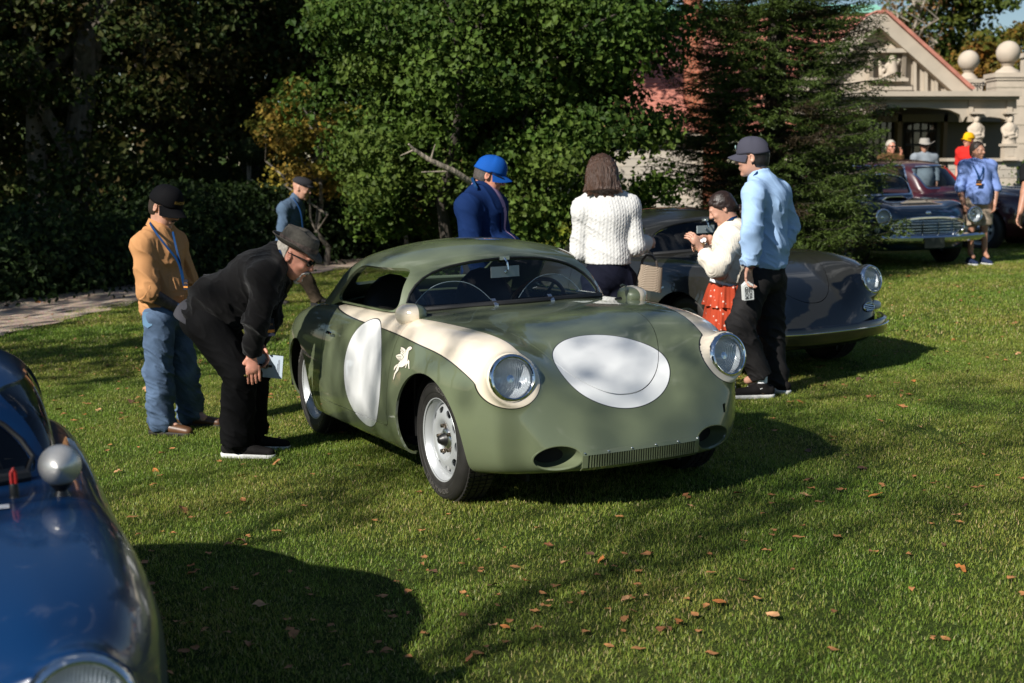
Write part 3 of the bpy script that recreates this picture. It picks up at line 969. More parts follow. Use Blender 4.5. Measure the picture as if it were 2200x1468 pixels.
def build_round_coupe(label, cat, loc, yaw, paint_mat, inner_mat, dens=1.0, race=True, group=None, slope=.035, bumper=None, glassy=True, roof_race=True, lettering=True):
    root = empty('sports_car', loc, label, cat, group)
    # heading: +x forward looks along (sin yaw, -cos yaw); lean with the sloping lawn
    fw = Vector((math.sin(yaw), -math.cos(yaw), slope * math.sin(yaw))).normalized()
    lf = Vector((math.cos(yaw), math.sin(yaw), slope * math.cos(yaw)))
    up = fw.cross(lf).normalized(); lf = up.cross(fw).normalized()
    root.rotation_euler = Matrix((fw, lf, up)).transposed().to_euler()
    n = (int(230 * dens), int(110 * dens), int(64 * dens))
    V, Q = shell_from(R_body, (-2.05, -.86, .10), (1.83, .86, .95), (-1.35, 0, .42), (1.02, 0, .42), n)
    x, y, z = V.T
    V = np.c_[V, livery_cream(x, y, z), livery_disc(x, y, z)]
    # cut wheel openings, cabin opening, floor, intakes
    s = -R_arch(V[:, 0], V[:, 2]) + np.where(np.abs(V[:, 1]) < .42, 9, 0)
    V, F = clip(V, [Q], s)
    F = [np.asarray(q) for q in F]
    V, F = clip(V, F, V[:, 2] - .176 + .2 * (np.abs(V[:, 0]) > 1.72))
    cab = smin(smin(.60 - np.abs(V[:, 1]), .40 - .35 * V[:, 1] ** 2 - V[:, 0], .1), V[:, 0] + .98, .1)
    V, F = clip(V, F, np.where(V[:, 2] > .6, -cab, 1))
    if race:
        for yy in (-.425, .425):
            sx = np.hypot((V[:, 1] - yy) / 1.9, (V[:, 2] - .285)) - .058
            V, F = clip(V, F, np.where(V[:, 0] > 1.2, sx, 1))
        sx = np.maximum(np.abs(V[:, 1] - .52) - .011, np.abs(V[:, 2] - .415) - .022)
        V, F = clip(V, F, np.where(V[:, 0] > 1.2, sx, 1))
        sg = np.maximum(np.abs(V[:, 1]) - .285, np.abs(V[:, 2] - .262) - .030)
        V, F = clip(V, F, np.where(V[:, 0] > 1.2, sg, 1))
    hl = np.where((V[:, 0] > 1.3), np.hypot(np.hypot(V[:, 0] - HL[0], np.abs(V[:, 1]) - HL[1]), V[:, 2] - HL[2]) - .098, 1)
    V, F = clip(V, F, hl)
    gap = .0024
    dr = R_door(V[:, 0], V[:, 1], V[:, 2])
    side = np.abs(V[:, 1]) > .45
    hd = R_hood(V[:, 0], V[:, 1], V[:, 2])
    def part(nm, sel, matl, thk=.012):
        v, f = clip(V, F, sel)
        if not f: return None
        N = gradn(R_body, v)
        k = v.shape[1]
        v2, f2 = thicken(v, f, N, thk)
        o = mk(nm, v2[:, :3], f2, matl, root, attrs={'cream': v2[:, 3], 'disc': v2[:, 4]})
        return o
    part('body', np.minimum(np.where(side, -dr - gap, 1), np.where(~side, -hd - .0009, 1)), paint_mat)
    part('door', np.where(side & (V[:, 1] < 0), dr - gap, -1), paint_mat)
    part('door', np.where(side & (V[:, 1] > 0), dr - gap, -1), paint_mat)
    part('hood', np.where(~side, hd - .0009, -1), paint_mat)
    # greenhouse
    n = (int(120 * dens), int(80 * dens), int(36 * dens))
    V2, Q2 = shell_from(R_roof, (-1.4, -.68, .74), (.62, .68, 1.25), (-.75, 0, .84), (-.1, 0, .84), n)
    x, y, z = V2.T
    keep = z - np.where(x > .2, .872 - .03 * np.clip(np.abs(y) - .45, 0, 1), .862) - np.where(x < -.55, (x + .55) * .22, 0)
    V2, F2 = clip(V2, [Q2], keep)
    ws = R_windshield(*V2.T); sw = R_side_window(*V2.T); bl = R_backlight(*V2.T)
    op = np.maximum(np.maximum(ws, sw), bl)
    v, f = clip(V2, F2, -op)
    N = gradn(R_roof, v)
    col = np.c_[v, np.full(len(v), -1.0), np.full(len(v), -1.0)]
    v2, f2 = thicken(col, f, N, .018)
    mk('roof', v2[:, :3], f2, paint_mat, root, attrs={'cream': v2[:, 3], 'disc': v2[:, 4]})
    def pane(nm, s, m=GLASS):
        v, f = clip(V2, F2, s + .012)
        v = v - gradn(R_roof, v) * .008
        return mk(nm, v, f, m, root)
    pane('windshield', ws)
    pane('rear_window', bl)
    if not race:
        pane('side_window', np.where(V2[:, 1] < 0, sw, -1)); pane('side_window', np.where(V2[:, 1] > 0, sw, -1))
    # window seals: tubes that follow the edge of each opening
    def seal(nm, field, pts2, r, m=BLACKTRIM, axis='x', off=.0):
        pts = np.array(pts2)
        return MB().tube(pts, r, 8).mk(nm, m, root)
    t = np.linspace(-.565, .565, 41)
    zb = .893 - .016 * (t / .57) ** 2
    P = surf_x(R_roof, t, zb, .0)
    P[:, 0] += .016
    seal('windshield_seal', None, P, .0175, RUBBER)
    # thin rubber round the rest of the windshield
    th = np.linspace(math.radians(8), math.radians(172), 61)
    yy = []; zz = []
    for a in np.linspace(-1, 1, 61):
        # walk the opening boundary: find, for each direction, where the field is zero
        ang = a * math.radians(128)
        d = np.array([math.sin(ang), math.cos(ang)])
        rr = np.linspace(.0, .7, 400)
        yv = d[0] * rr; zv = 1.0 + d[1] * rr
        pp_ = surf_x(R_roof, yv, zv, -.1); f_ = R_windshield(pp_[:, 0], yv, zv)
        i = int(np.argmax(f_ < 0))
        yy.append(yv[i]); zz.append(zv[i])
    P = surf_x(R_roof, np.array(yy), np.array(zz), -.1)
    MB().tube(P - gradn(R_roof, P) * .004, .007, 6).mk('windshield_frame', BLACKTRIM, root)
    # cabin: tub, dashboard, seats, wheel
    mb = MB().box((-.3, 0, .24), (1.9, 1.24, .05)).box((-1.12, 0, .5), (.04, 1.24, .6)).box((.62, 0, .5), (.04, 1.24, .66))
    for sy in (-1, 1): mb.box((-.25, sy * .64, .5), (1.75, .03, .62))
    mb.mk('cabin_tub', DARK, root)
    mb = MB()
    for xw in (1.05, -1.05):
        for sy in (-1, 1):
            mb.lathe([(.352, -.2), (.352, .12)] if sy > 0 else [(.352, -.12), (.352, .2)], c=(xw, sy * .60, .30), axis=(0, 1, 0), n=30, a0=-.1, a1=math.pi + .1)
            mb.box((xw, sy * .43, .42), (.70, .02, .60))
    mb.box((1.35, 0, .23), (.5, .8, .02)).box((-1.45, 0, .23), (.7, .8, .02)).box((0, 0, .215), (1.3, 1.4, .02))
    mb.mk('wheel_well', DARK, root)
    yy = np.linspace(-.56, .56, 25)
    mb = MB()
    mb.tube(np.stack([.33 - .3 * yy ** 2, yy, np.full(25, .83)], 1), .045, 10)
    mb.mk('dashboard', inner_mat, root)
    for sy in (-.30, .30):
        e = bpy.data.objects.new('seat', None); COL.objects.link(e); e.parent = root; e.location = (-.32, sy, .32)
        MB().ell((0.02, 0, .03), (.25, .22, .07)).mk('seat_cushion', LEATHER, e)
        MB().ell((-.24, 0, .36), (.075, .23, .33), R=np.array([[math.cos(.25), 0, -math.sin(.25)], [0, 1, 0], [math.sin(.25), 0, math.cos(.25)]])).mk('seat_back', LEATHER, e)
    e = bpy.data.objects.new('steering_wheel', None); COL.objects.link(e); e.parent = root; e.location = (.08, .32, .80); e.rotation_euler = (0, math.radians(-68), 0)
    a = np.linspace(0, 2 * np.pi, 41)
    MB().tube(np.stack([.185 * np.cos(a), .185 * np.sin(a), 0 * a], 1), .012, 8, caps=False).mk('steering_rim', mat('wood_rim', (.10, .045, .018), .3), e)
    mb = MB()
    for k in range(3):
        b_ = 2 * np.pi * k / 3 + .5
        mb.box((.09 * math.cos(b_), .09 * math.sin(b_), 0), (.18, .02, .005), np.array([[math.cos(b_), -math.sin(b_), 0], [math.sin(b_), math.cos(b_), 0], [0, 0, 1]]))
    mb.mk('steering_spoke', ALU, e)
    # inside rear-view mirror
    e = bpy.data.objects.new('rear_view_mirror', None); COL.objects.link(e); e.parent = root
    e.location = (.335, 0, 1.045)
    MB().box((.0, 0, 0), (.012, .17, .060)).mk('mirror_head', mat('mirror_back', (.62, .62, .60), .4, .1), e)
    MB().tube([(.008, 0, .0), (.035, .004, .012), (.03, .002, .05), (.0, 0, .075)], .005, 8).ell((.012, 0, .0), (.008, .011, .011)).mk('mirror_stem', CHROME, e)
    MB().box((-.005, 0, .075), (.012, .06, .020)).mk('mirror_bracket', ALU, e)
    # headlights
    for sy in (-1, 1):
        c = HL * np.array([1, sy, 1]); nn = HLN * np.array([1, sy, 1])
        headlamp(root, c - nn * .002, nn)
    # wheels
    for xw in (1.05, -1.05):
        for sy in (-1, 1):
            add_wheel(root, xw, sy * (.645 if xw > 0 else .605), style='race' if race else 'street', spin=random.random() * .6 + (0 if xw > 0 else .9), lettering=lettering)
    return root
# ================================================================== the cars of the show
SAGE = (.126, .150, .086)
P_MAIN = paint('sage_green_livery', SAGE, (.80, .70, .55), (.80, .81, .80), (.01, .01, .01), rough=.38)
P_SAGE = paint('sage_green_paint', SAGE, rough=.38)
P_CREAM = paint('cream_paint', (.80, .70, .55), rough=.35)
P_GREY = paint('dark_grey_metallic', (.017, .0165, .0125), rough=.32, flake=.1)
P_BLUE = paint('deep_blue_paint', (.002, .022, .078), rough=.3, coat=.6); P_BLUE.node_tree.nodes['Principled BSDF'].inputs['Coat IOR'].default_value = 1.42

def bullet_mirror(parent, pos, yaw, front, back, R=.062, L=.11, stem=None):
    """pod mirror on a short stem: nose forward, glass behind"""
    e = bpy.data.objects.new('wing_mirror', None); COL.objects.link(e); e.parent = parent; e.location = pos; e.rotation_euler = (0, 0, yaw)
    prof = [(.001, L)] + [(R * math.sin(a) ** .85, L * math.cos(a)) for a in np.linspace(.15, math.pi / 2, 12)] + [(R * .99, -.02), (R * .96, -.03)]
    mb = MB().lathe(prof, axis=(1, 0, 0), n=36)
    V = np.concatenate(mb.V)
    return e, V, mb.F

def main_car():
    c = (-.150, 8.136)
    root = build_round_coupe('sage green sports coupe with cream fender flashes and white roundels', 'car', (c[0], c[1], .035 * c[0]), math.radians(26.13), P_MAIN, P_SAGE, dens=1.15, race=True)
    # --- winged horse decal on both front fenders
    polys = {
     'body': [(0.839, 0.744), (0.817, 0.747), (0.792, 0.742), (0.779, 0.730), (0.776, 0.711), (0.763, 0.691), (0.734, 0.681), (0.715, 0.671), (0.704, 0.661), (0.714, 0.655), (0.740, 0.655), (0.771, 0.658), (0.802, 0.668), (0.821, 0.679), (0.825, 0.692), (0.818, 0.707), (0.816, 0.720), (0.814, 0.729), (0.829, 0.733), (0.841, 0.739)],
     'foreleg': [(0.818, 0.683), (0.840, 0.696), (0.852, 0.689), (0.858, 0.674), (0.867, 0.661), (0.859, 0.659), (0.847, 0.670), (0.837, 0.681), (0.827, 0.674), (0.821, 0.660), (0.812, 0.658), (0.815, 0.671)],
     'hind': [(0.710, 0.663), (0.730, 0.657), (0.722, 0.640), (0.704, 0.631), (0.688, 0.622), (0.680, 0.611), (0.672, 0.597), (0.664, 0.597), (0.667, 0.610), (0.673, 0.624), (0.688, 0.636), (0.697, 0.651)],
     'tail': [(0.708, 0.667), (0.683, 0.659), (0.663, 0.650), (0.657, 0.639), (0.663, 0.633), (0.676, 0.644), (0.699, 0.656)],
     'wing1': [(0.779, 0.714), (0.772, 0.729), (0.742, 0.734), (0.698, 0.735), (0.706, 0.727), (0.701, 0.721), (0.716, 0.717), (0.713, 0.710), (0.741, 0.709), (0.768, 0.701)],
     'wing2': [(0.763, 0.701), (0.722, 0.709), (0.684, 0.703), (0.658, 0.695), (0.667, 0.690), (0.677, 0.687), (0.692, 0.684), (0.709, 0.681), (0.734, 0.682), (0.759, 0.691)]}
    CR = mat('decal_cream', (.80, .74, .62), .35); BK = mat('decal_black', (.01, .01, .01), .4)
    for sy in (-1, 1):
        e = bpy.data.objects.new('winged_horse_emblem', None); COL.objects.link(e); e.parent = root
        for nm, mt, grow, off in (('emblem_outline', BK, .0035, .0012), ('emblem_figure', CR, 0, .0022)):
            mb = MB()
            for kk, p in enumerate(polys.values()):
                p = np.array(p); p[:, 0] += .035; p[:, 1] = .672 + (p[:, 1] - .672) * 1.2 - .012
                if grow:
                    d = np.roll(p, -1, 0) - np.roll(p, 1, 0); d /= np.linalg.norm(d, axis=1)[:, None]
                    nrm = np.stack([-d[:, 1], d[:, 0]], 1)
                    A = 0.5 * np.sum(p[:, 0] * np.roll(p[:, 1], -1) - np.roll(p[:, 0], -1) * p[:, 1])
                    p = p + nrm * grow * (-1 if A > 0 else 1)
                V = surf_y(R_body, p[:, 0], p[:, 1], sy); V = V + gradn(R_body, V) * (off + .0001 * kk)
                mb.add(V, [list(range(len(p)))])
            if nm == 'emblem_outline':
                pass
            mb.mk(nm, mt, e, smooth=False, sharp=None)
        mb = MB()
        for (a, b) in (((.712, .728), (.765, .718)), ((.716, .722), (.762, .711)), ((.672, .694), (.735, .699)), ((.685, .688), (.742, .693)), ((.70, .684), (.745, .688))):
            q = np.array([a, b]); q[:, 0] += .035; q[:, 1] = .672 + (q[:, 1] - .672) * 1.2 - .012; d = q[1] - q[0]; nn = np.array([-d[1], d[0]]) / np.linalg.norm(d) * .0011
            p = np.array([q[0] + nn, q[1] + nn, q[1] - nn, q[0] - nn])
            V = surf_y(R_body, p[:, 0], p[:, 1], sy); mb.add(V + gradn(R_body, V) * .0033, [[0, 1, 2, 3]])
        mb.mk('emblem_feather_line', BK, e, smooth=False, sharp=None)
    # --- grille in the chin: curved plate with slats
    g = bpy.data.objects.new('grille', None); COL.objects.link(g); g.parent = root
    t = np.linspace(-.318, .318, 45)
    def strip(z0, z1, off, nm, y0=-.318, y1=.318, n=45, thk=.006):
        t = np.linspace(y0, y1, n)
        A = surf_x(R_body, t, 0 * t + z0); B = surf_x(R_body, t, 0 * t + z1)
        A[:, 0] += off; B[:, 0] += off
        A2, B2 = A.copy(), B.copy(); A2[:, 0] -= thk; B2[:, 0] -= thk
        V = np.concatenate([A, B, B2, A2]); F = []
        for r_ in range(4):
            for i in range(n - 1):
                a, b = r_ * n + i, ((r_ + 1) % 4) * n + i
                F.append([a, a + 1, b + 1, b])
        F.append([0, n, 2 * n, 3 * n]); F.append([n - 1, 4 * n - 1, 3 * n - 1, 2 * n - 1])
        return V, F
    mb = MB()
    mb.add(*strip(.292, .311, .012, 't')); mb.add(*strip(.216, .232, .012, 'b'))
    mb.add(*strip(.2322, .2918, .012, 'l', -.318, -.292, 4)); mb.add(*strip(.2322, .2918, .012, 'r', .292, .318, 4))
    mb.mk('grille_frame', P_SAGE, g)
    ns = 44
    for i in range(ns):
        yc = -.285 + .57 * (i + .5) / ns
        o_ = MB().add(*strip(.2325, .2915, .0115, 's', yc - .0027, yc + .0027, 2)).mk('slat', P_SAGE, g)
    for yy in (-.308, -.19, -.065, .065, .19, .308):
        p = surf_x(R_body, [yy], [.302])[0]
        MB().lathe([(.001, .005), (.004, .004), (.0055, 0)], c=p + np.array([.013, 0, 0]), axis=(1, 0, 0), n=8).mk('screw', CHROME, g)
    p = surf_x(R_body, np.linspace(-.3, .3, 13), np.full(13, .26))
    MB().box((1.69, 0, .26), (.03, .6, .1)).mk('grille_back', DARK, g)
    # --- oval intakes with a duct wall and rolled lip
    for sy in (-1, 1):
        a = np.linspace(0, 2 * np.pi, 49)[:-1]
        def ring(sc_, dx):
            yy = sy * .425 + 1.9 * .058 * sc_ * np.cos(a); zz = .285 + .058 * sc_ * np.sin(a)
            P = surf_x(R_body, yy, zz); P[:, 0] += dx; return P
        rings = [ring(1.06, -.002), ring(1.05, .003), ring(.985, .002), ring(.95, -.02), ring(.80, -.075), ring(.62, -.11)]
        V = np.concatenate(rings); F = []
        for r_ in range(5):
            for i in range(48): F.append([r_ * 48 + i, r_ * 48 + (i + 1) % 48, (r_ + 1) * 48 + (i + 1) % 48, (r_ + 1) * 48 + i])
        e = MB().add(V, F).mk('intake', P_SAGE, root)
        MB().add(ring(.64, -.108), [list(range(48))]).mk('intake_mouth', DARK, e)
    MB().box((1.56, .52, .415), (.03, .06, .08)).mk('tow_hole', DARK, root)
    # --- pod mirrors, half cream half green
    for sy in (-1, 1):
        base = surf_z(R_body, [.56], [sy * .665])[0]
        e = bpy.data.objects.new('wing_mirror', None); COL.objects.link(e); e.parent = root; e.location = base + np.array([0, 0, -.012]); e.rotation_euler = (0, 0, sy * -.06)
        pod = lambda x, y, z: (np.abs(np.where(x > 0, x / .115, x / .05)) ** 2.3 + np.abs(y / .078) ** 2.3 + np.abs(np.where(z > .035, (z - .035) / .052, (z - .035) / .065)) ** 2.4 + 1e-9) ** (1 / 2.35) - 1
        v, q = shell_from(pod, (-.1, -.1, -.05), (.1, .1, .15), (-.01, 0, .045), (.03, 0, .045), (24, 24, 24))
        v, f = clip(v, [q], v[:, 0] + .03)
        s_ = sy * v[:, 1] + .022 - .25 * (v[:, 0] - .02)
        a_, fa = clip(v, f, s_); mk('mirror_shell', a_, fa, P_CREAM, e)
        a_, fa = clip(v, f, -s_); mk('mirror_inner_shell', a_, fa, P_SAGE, e)
        MB().add([(-.028, .062 * math.cos(t), .035 + .045 * math.sin(t)) for t in np.linspace(0, 2 * np.pi, 25)[:-1]], [list(range(24))]).mk('mirror_glass', CHROME, e)
        MB().tube([(.03, -sy * .06, .022), (.03, -sy * .105, .012)], [.012, .017], 12).mk('mirror_knob', BLACKTRIM, e)
    # --- windshield base clamps, plexi wind screens
    for yy in (-.165, .175):
        p = surf_x(R_roof, [yy], [.885], .0)[0]
        MB().tube([p + np.array(q) for q in ((.034, 0, -.022), (.034, 0, -.006), (.028, 0, .010), (.012, 0, .020), (-.006, 0, .026))], .0035, 4)
        mb = MB()
        pr = np.array([(.048, -.026), (.033, -.020), (.0315, .002), (.022, .016), (.006, .020), (-.012, .034)])
        for a, b in zip(pr[:-1], pr[1:]):
            m_ = (a + b) / 2; d = b - a; L = np.linalg.norm(d); an = math.atan2(d[1], d[0])
            R = np.array([[math.cos(an), 0, -math.sin(an)], [0, 1, 0], [math.sin(an), 0, math.cos(an)]])
            mb.box(p + np.array([m_[0], 0, m_[1]]), (L + .002, .024, .003), R)
        mb.mk('windshield_clamp', ALU, root)
    for sy in (-1, 1):
        u = np.linspace(-1, 1, 33)
        hgt = .115 * (1 - np.abs(u) ** 2.3)
        yy = sy * .30 + .215 * u
        base = np.stack([.375 - .25 * (yy) ** 2 - .05 * u * u, yy, np.full(33, .893)], 1)
        top = base + np.stack([-hgt * .55, 0 * u, hgt], 1)
        V = np.concatenate([base, top]); F = [[i, i + 1, 34 + i, 33 + i] for i in range(32)]
        e = mk('wind_deflector', V, [F], PLEXI, root)
        MB().tube(top, .0022, 5).mk('deflector_edge', mat('plexi_edge', (.55, .6, .62), .15), e)
    # --- latch on the cowl, door handles, fuel strap
    p = surf_z(R_body, [.63], [.60])[0]
    MB().tube([p + np.array(q) for q in ((0, 0, -.005), (0, 0, .05), (-.008, 0, .072), (-.008, -.02, .082), (-.008, -.034, .076))], .0055, 8).box(p + np.array([0, 0, .035]), (.014, .014, .03)).mk('cowl_hook', mat('green_grey_metal', (.12, .14, .12), .35, .6), root)
    for sy in (-1, 1):
        P = surf_y(R_body, [-.36, -.30], [.705, .705], sy); N = gradn(R_body, P)
        e = MB().tube([P[0] + N[0] * .0, P[0] + N[0] * .022, P[0] * .8 + P[1] * .2 + N[0] * .030, P[1] + N[1] * .028, P[1] + N[1] * .024 + np.array([.02, 0, -.002])], [.008, .008, .009, .009, .007], 8).mk('door_handle', CHROME, root)
    return root
main = main_car()

def grey_car():
    yaw = math.radians(30)
    c = (1.44, 11.88)
    root = build_round_coupe('dark grey metallic sports coupe parked behind the sage green one', 'car', (c[0], c[1], float(gz(c[0]))), yaw, P_GREY, BLACKTRIM, dens=.75, race=False, slope=.033, lettering=False)
    # front bumper: curved blade that wraps the nose, with a rubber line
    t = np.linspace(-1, 1, 49)
    yy = .80 * t; xx = 1.885 - .42 * np.abs(t) ** 3.2
    path_ = np.stack([xx, yy, np.full(49, .335)], 1)
    sec = np.array([(0, -.06), (.022, -.055), (.03, -.02), (.034, .012), (.026, .045), (.008, .058), (-.012, .055), (-.012, -.055)])
    T = np.gradient(path_, axis=0); T /= np.linalg.norm(T, axis=1)[:, None]
    O_ = np.cross(T, [0, 0, 1.0])
    V = (path_[:, None] + O_[:, None] * sec[None, :, 0:1] + np.array([0, 0, 1.0]) * sec[None, :, 1:2]).reshape(-1, 3)
    k = len(sec); F = [[i * k + j, i * k + (j + 1) % k, (i + 1) * k + (j + 1) % k, (i + 1) * k + j] for i in range(48) for j in range(k)]
    F += [list(range(k)), [48 * k + j for j in range(k)][::-1]]
    b_ = MB().add(V, F).mk('front_bumper', P_GREY, root)
    MB().tube(path_ + O_ * .036 + np.array([0, 0, .012]), .006, 6).mk('bumper_strip', CHROME, b_)
    mb = MB()
    for sy in (-1, 1): mb.box((1.76, sy * .4, .335), (.2, .03, .03))
    mb.mk('bumper_bracket', DARK, root)
    mb = MB().tube(np.stack([-1.96 + .35 * np.abs(t) ** 3, .78 * t, np.full(49, .38)], 1), .05, 8).mk('rear_bumper', P_GREY, root)
    for sy in (-1, 1):
        # horn grille and turn lamp beside it
        P = surf_x(R_body, [sy * .50], [.465])[0]; n_ = gradn(R_body, P[None])[0]
        e = bpy.data.objects.new('horn_grille', None); COL.objects.link(e); e.parent = root; e.location = P; e.rotation_euler = Matrix(axis_frame(n_).tolist()).to_euler()
        a = np.linspace(0, 2 * np.pi, 33)
        MB().tube(np.stack([.062 * np.cos(a), .034 * np.sin(a), .004 + 0 * a], 1), .006, 6, caps=False).mk('grille_ring', CHROME, e)
        MB().add(np.stack([.06 * np.cos(a[:-1]), .032 * np.sin(a[:-1]), .0015 + 0 * a[:-1]], 1), [list(range(32))]).mk('grille_back', DARK, e)
        for zz in (-.02, -.007, .007, .02):
            w = .06 * math.sqrt(max(0, 1 - (zz / .034) ** 2))
            MB().box((0, zz, .005), (2 * w, .004, .004)).mk('grille_bar', CHROME, e)
        P = surf_x(R_body, [sy * .60], [.47])[0]; n_ = gradn(R_body, P[None])[0]
        MB().lathe([(.001, .05), (.018, .046), (.030, .03), (.036, .01), (.036, -.01)], c=P, axis=n_, n=24).mk('turn_light', mat('frosted_lens', (.75, .75, .72), .2), root)
        # chrome handle, door script
        P = surf_y(R_body, [-.36, -.26], [.735, .735], sy); N = gradn(R_body, P)
        MB().tube([P[0], P[0] + N[0] * .026, P[1] + N[1] * .028, P[1] + N[1] * .012], .009, 8).mk('door_handle', CHROME, root)
        V, F = text_mesh('Super', .075, 0, 0)
        V[:, 0] += V[:, 1] * .35                                   # slanted script
        Q = surf_y(R_body, .78 - sy * V[:, 0], .655 + V[:, 1] * .8, sy)
        MB().add(Q + gradn(R_body, Q) * .004, F).mk('script_emblem', CHROME, root, smooth=False, sharp=None)
        P = surf_y(R_body, np.linspace(.70, -1.0, 40), np.full(40, .838), sy)
    # chrome window frames
    P = surf_z(R_body, [1.58], [0.0])[0]
    return root
grey = grey_car()

def blue_car():
    yaw = math.radians(21)
    c = (-1.90, 3.80)
    root = build_round_coupe('deep blue sports coupe with silver bullet mirror, cut by the frame edge', 'car', (c[0], c[1], float(gz(c[0]))), yaw, P_BLUE, BLACKTRIM, dens=.85, race=False, slope=.035, lettering=False)
    SILVER = mat('silver_mirror', (.66, .64, .60), .36, .55)
    b0 = surf_z(R_body, [.62], [.635])[0]
    e = bpy.data.objects.new('wing_mirror', None); COL.objects.link(e); e.parent = root; e.location = b0 + np.array([0, 0, .075]); e.rotation_euler = (0, 0, -.1)
    prof = [(.001, .070), (.010, .067), (.022, .058), (.035, .042), (.045, .022), (.051, .002), (.052, -.012), (.050, -.026), (.047, -.03)]
    MB().lathe(prof, axis=(1, 0, .1), n=40).mk('mirror_shell', SILVER, e)
    MB().lathe([(.001, -.028), (.047, -.028)], axis=(1, 0, .1), n=40).mk('mirror_glass', CHROME, e)
    MB().tube([(0, 0, -.045), (0, 0, -.062), (0, 0, -.078)], [.027, .014, .020], 20).mk('mirror_stem', BLACKTRIM, e)
    # battery cut-off with red loop and a leather strap on the cowl
    b1 = surf_z(R_body, [.60], [.525])[0]
    e = bpy.data.objects.new('cutoff_switch', None); COL.objects.link(e); e.parent = root; e.location = b1
    MB().lathe([(.001, .035), (.009, .035), (.011, .03), (.011, .004), (.014, 0)], n=16).mk('switch_body', BLACKTRIM, e)
    MB().tube([(0, -.004, .03), (0, -.004, .062), (.0, .002, .072), (0, .006, .062), (0, .006, .03)], .005, 6).mk('red_pull', mat('red_cord', (.55, .02, .015), .5), e)
    s_ = np.linspace(.47, .10, 16)
    P = surf_z(R_body, .60 + 0 * s_, s_); P[:, 2] += .004 + .02 * np.exp(-((s_ - .44) / .03) ** 2)
    V = np.concatenate([P + np.array([-.009, 0, 0]), P + np.array([.009, 0, 0])])
    mk('hood_strap', V, [[[i, i + 1, 17 + i, 16 + i] for i in range(15)]], mat('brown_leather', (.09, .035, .014), .5), root)
    P = surf_z(R_body, [.68, .72, .72, .68], [.45, .45, .51, .51]); P[:, 2] += .003
    mk('white_sticker', P, [[[0, 1, 2, 3]]], mat('sticker_white', (.75, .76, .78), .4), root)
    # chrome side trim, wiper
    return root
blue = blue_car()

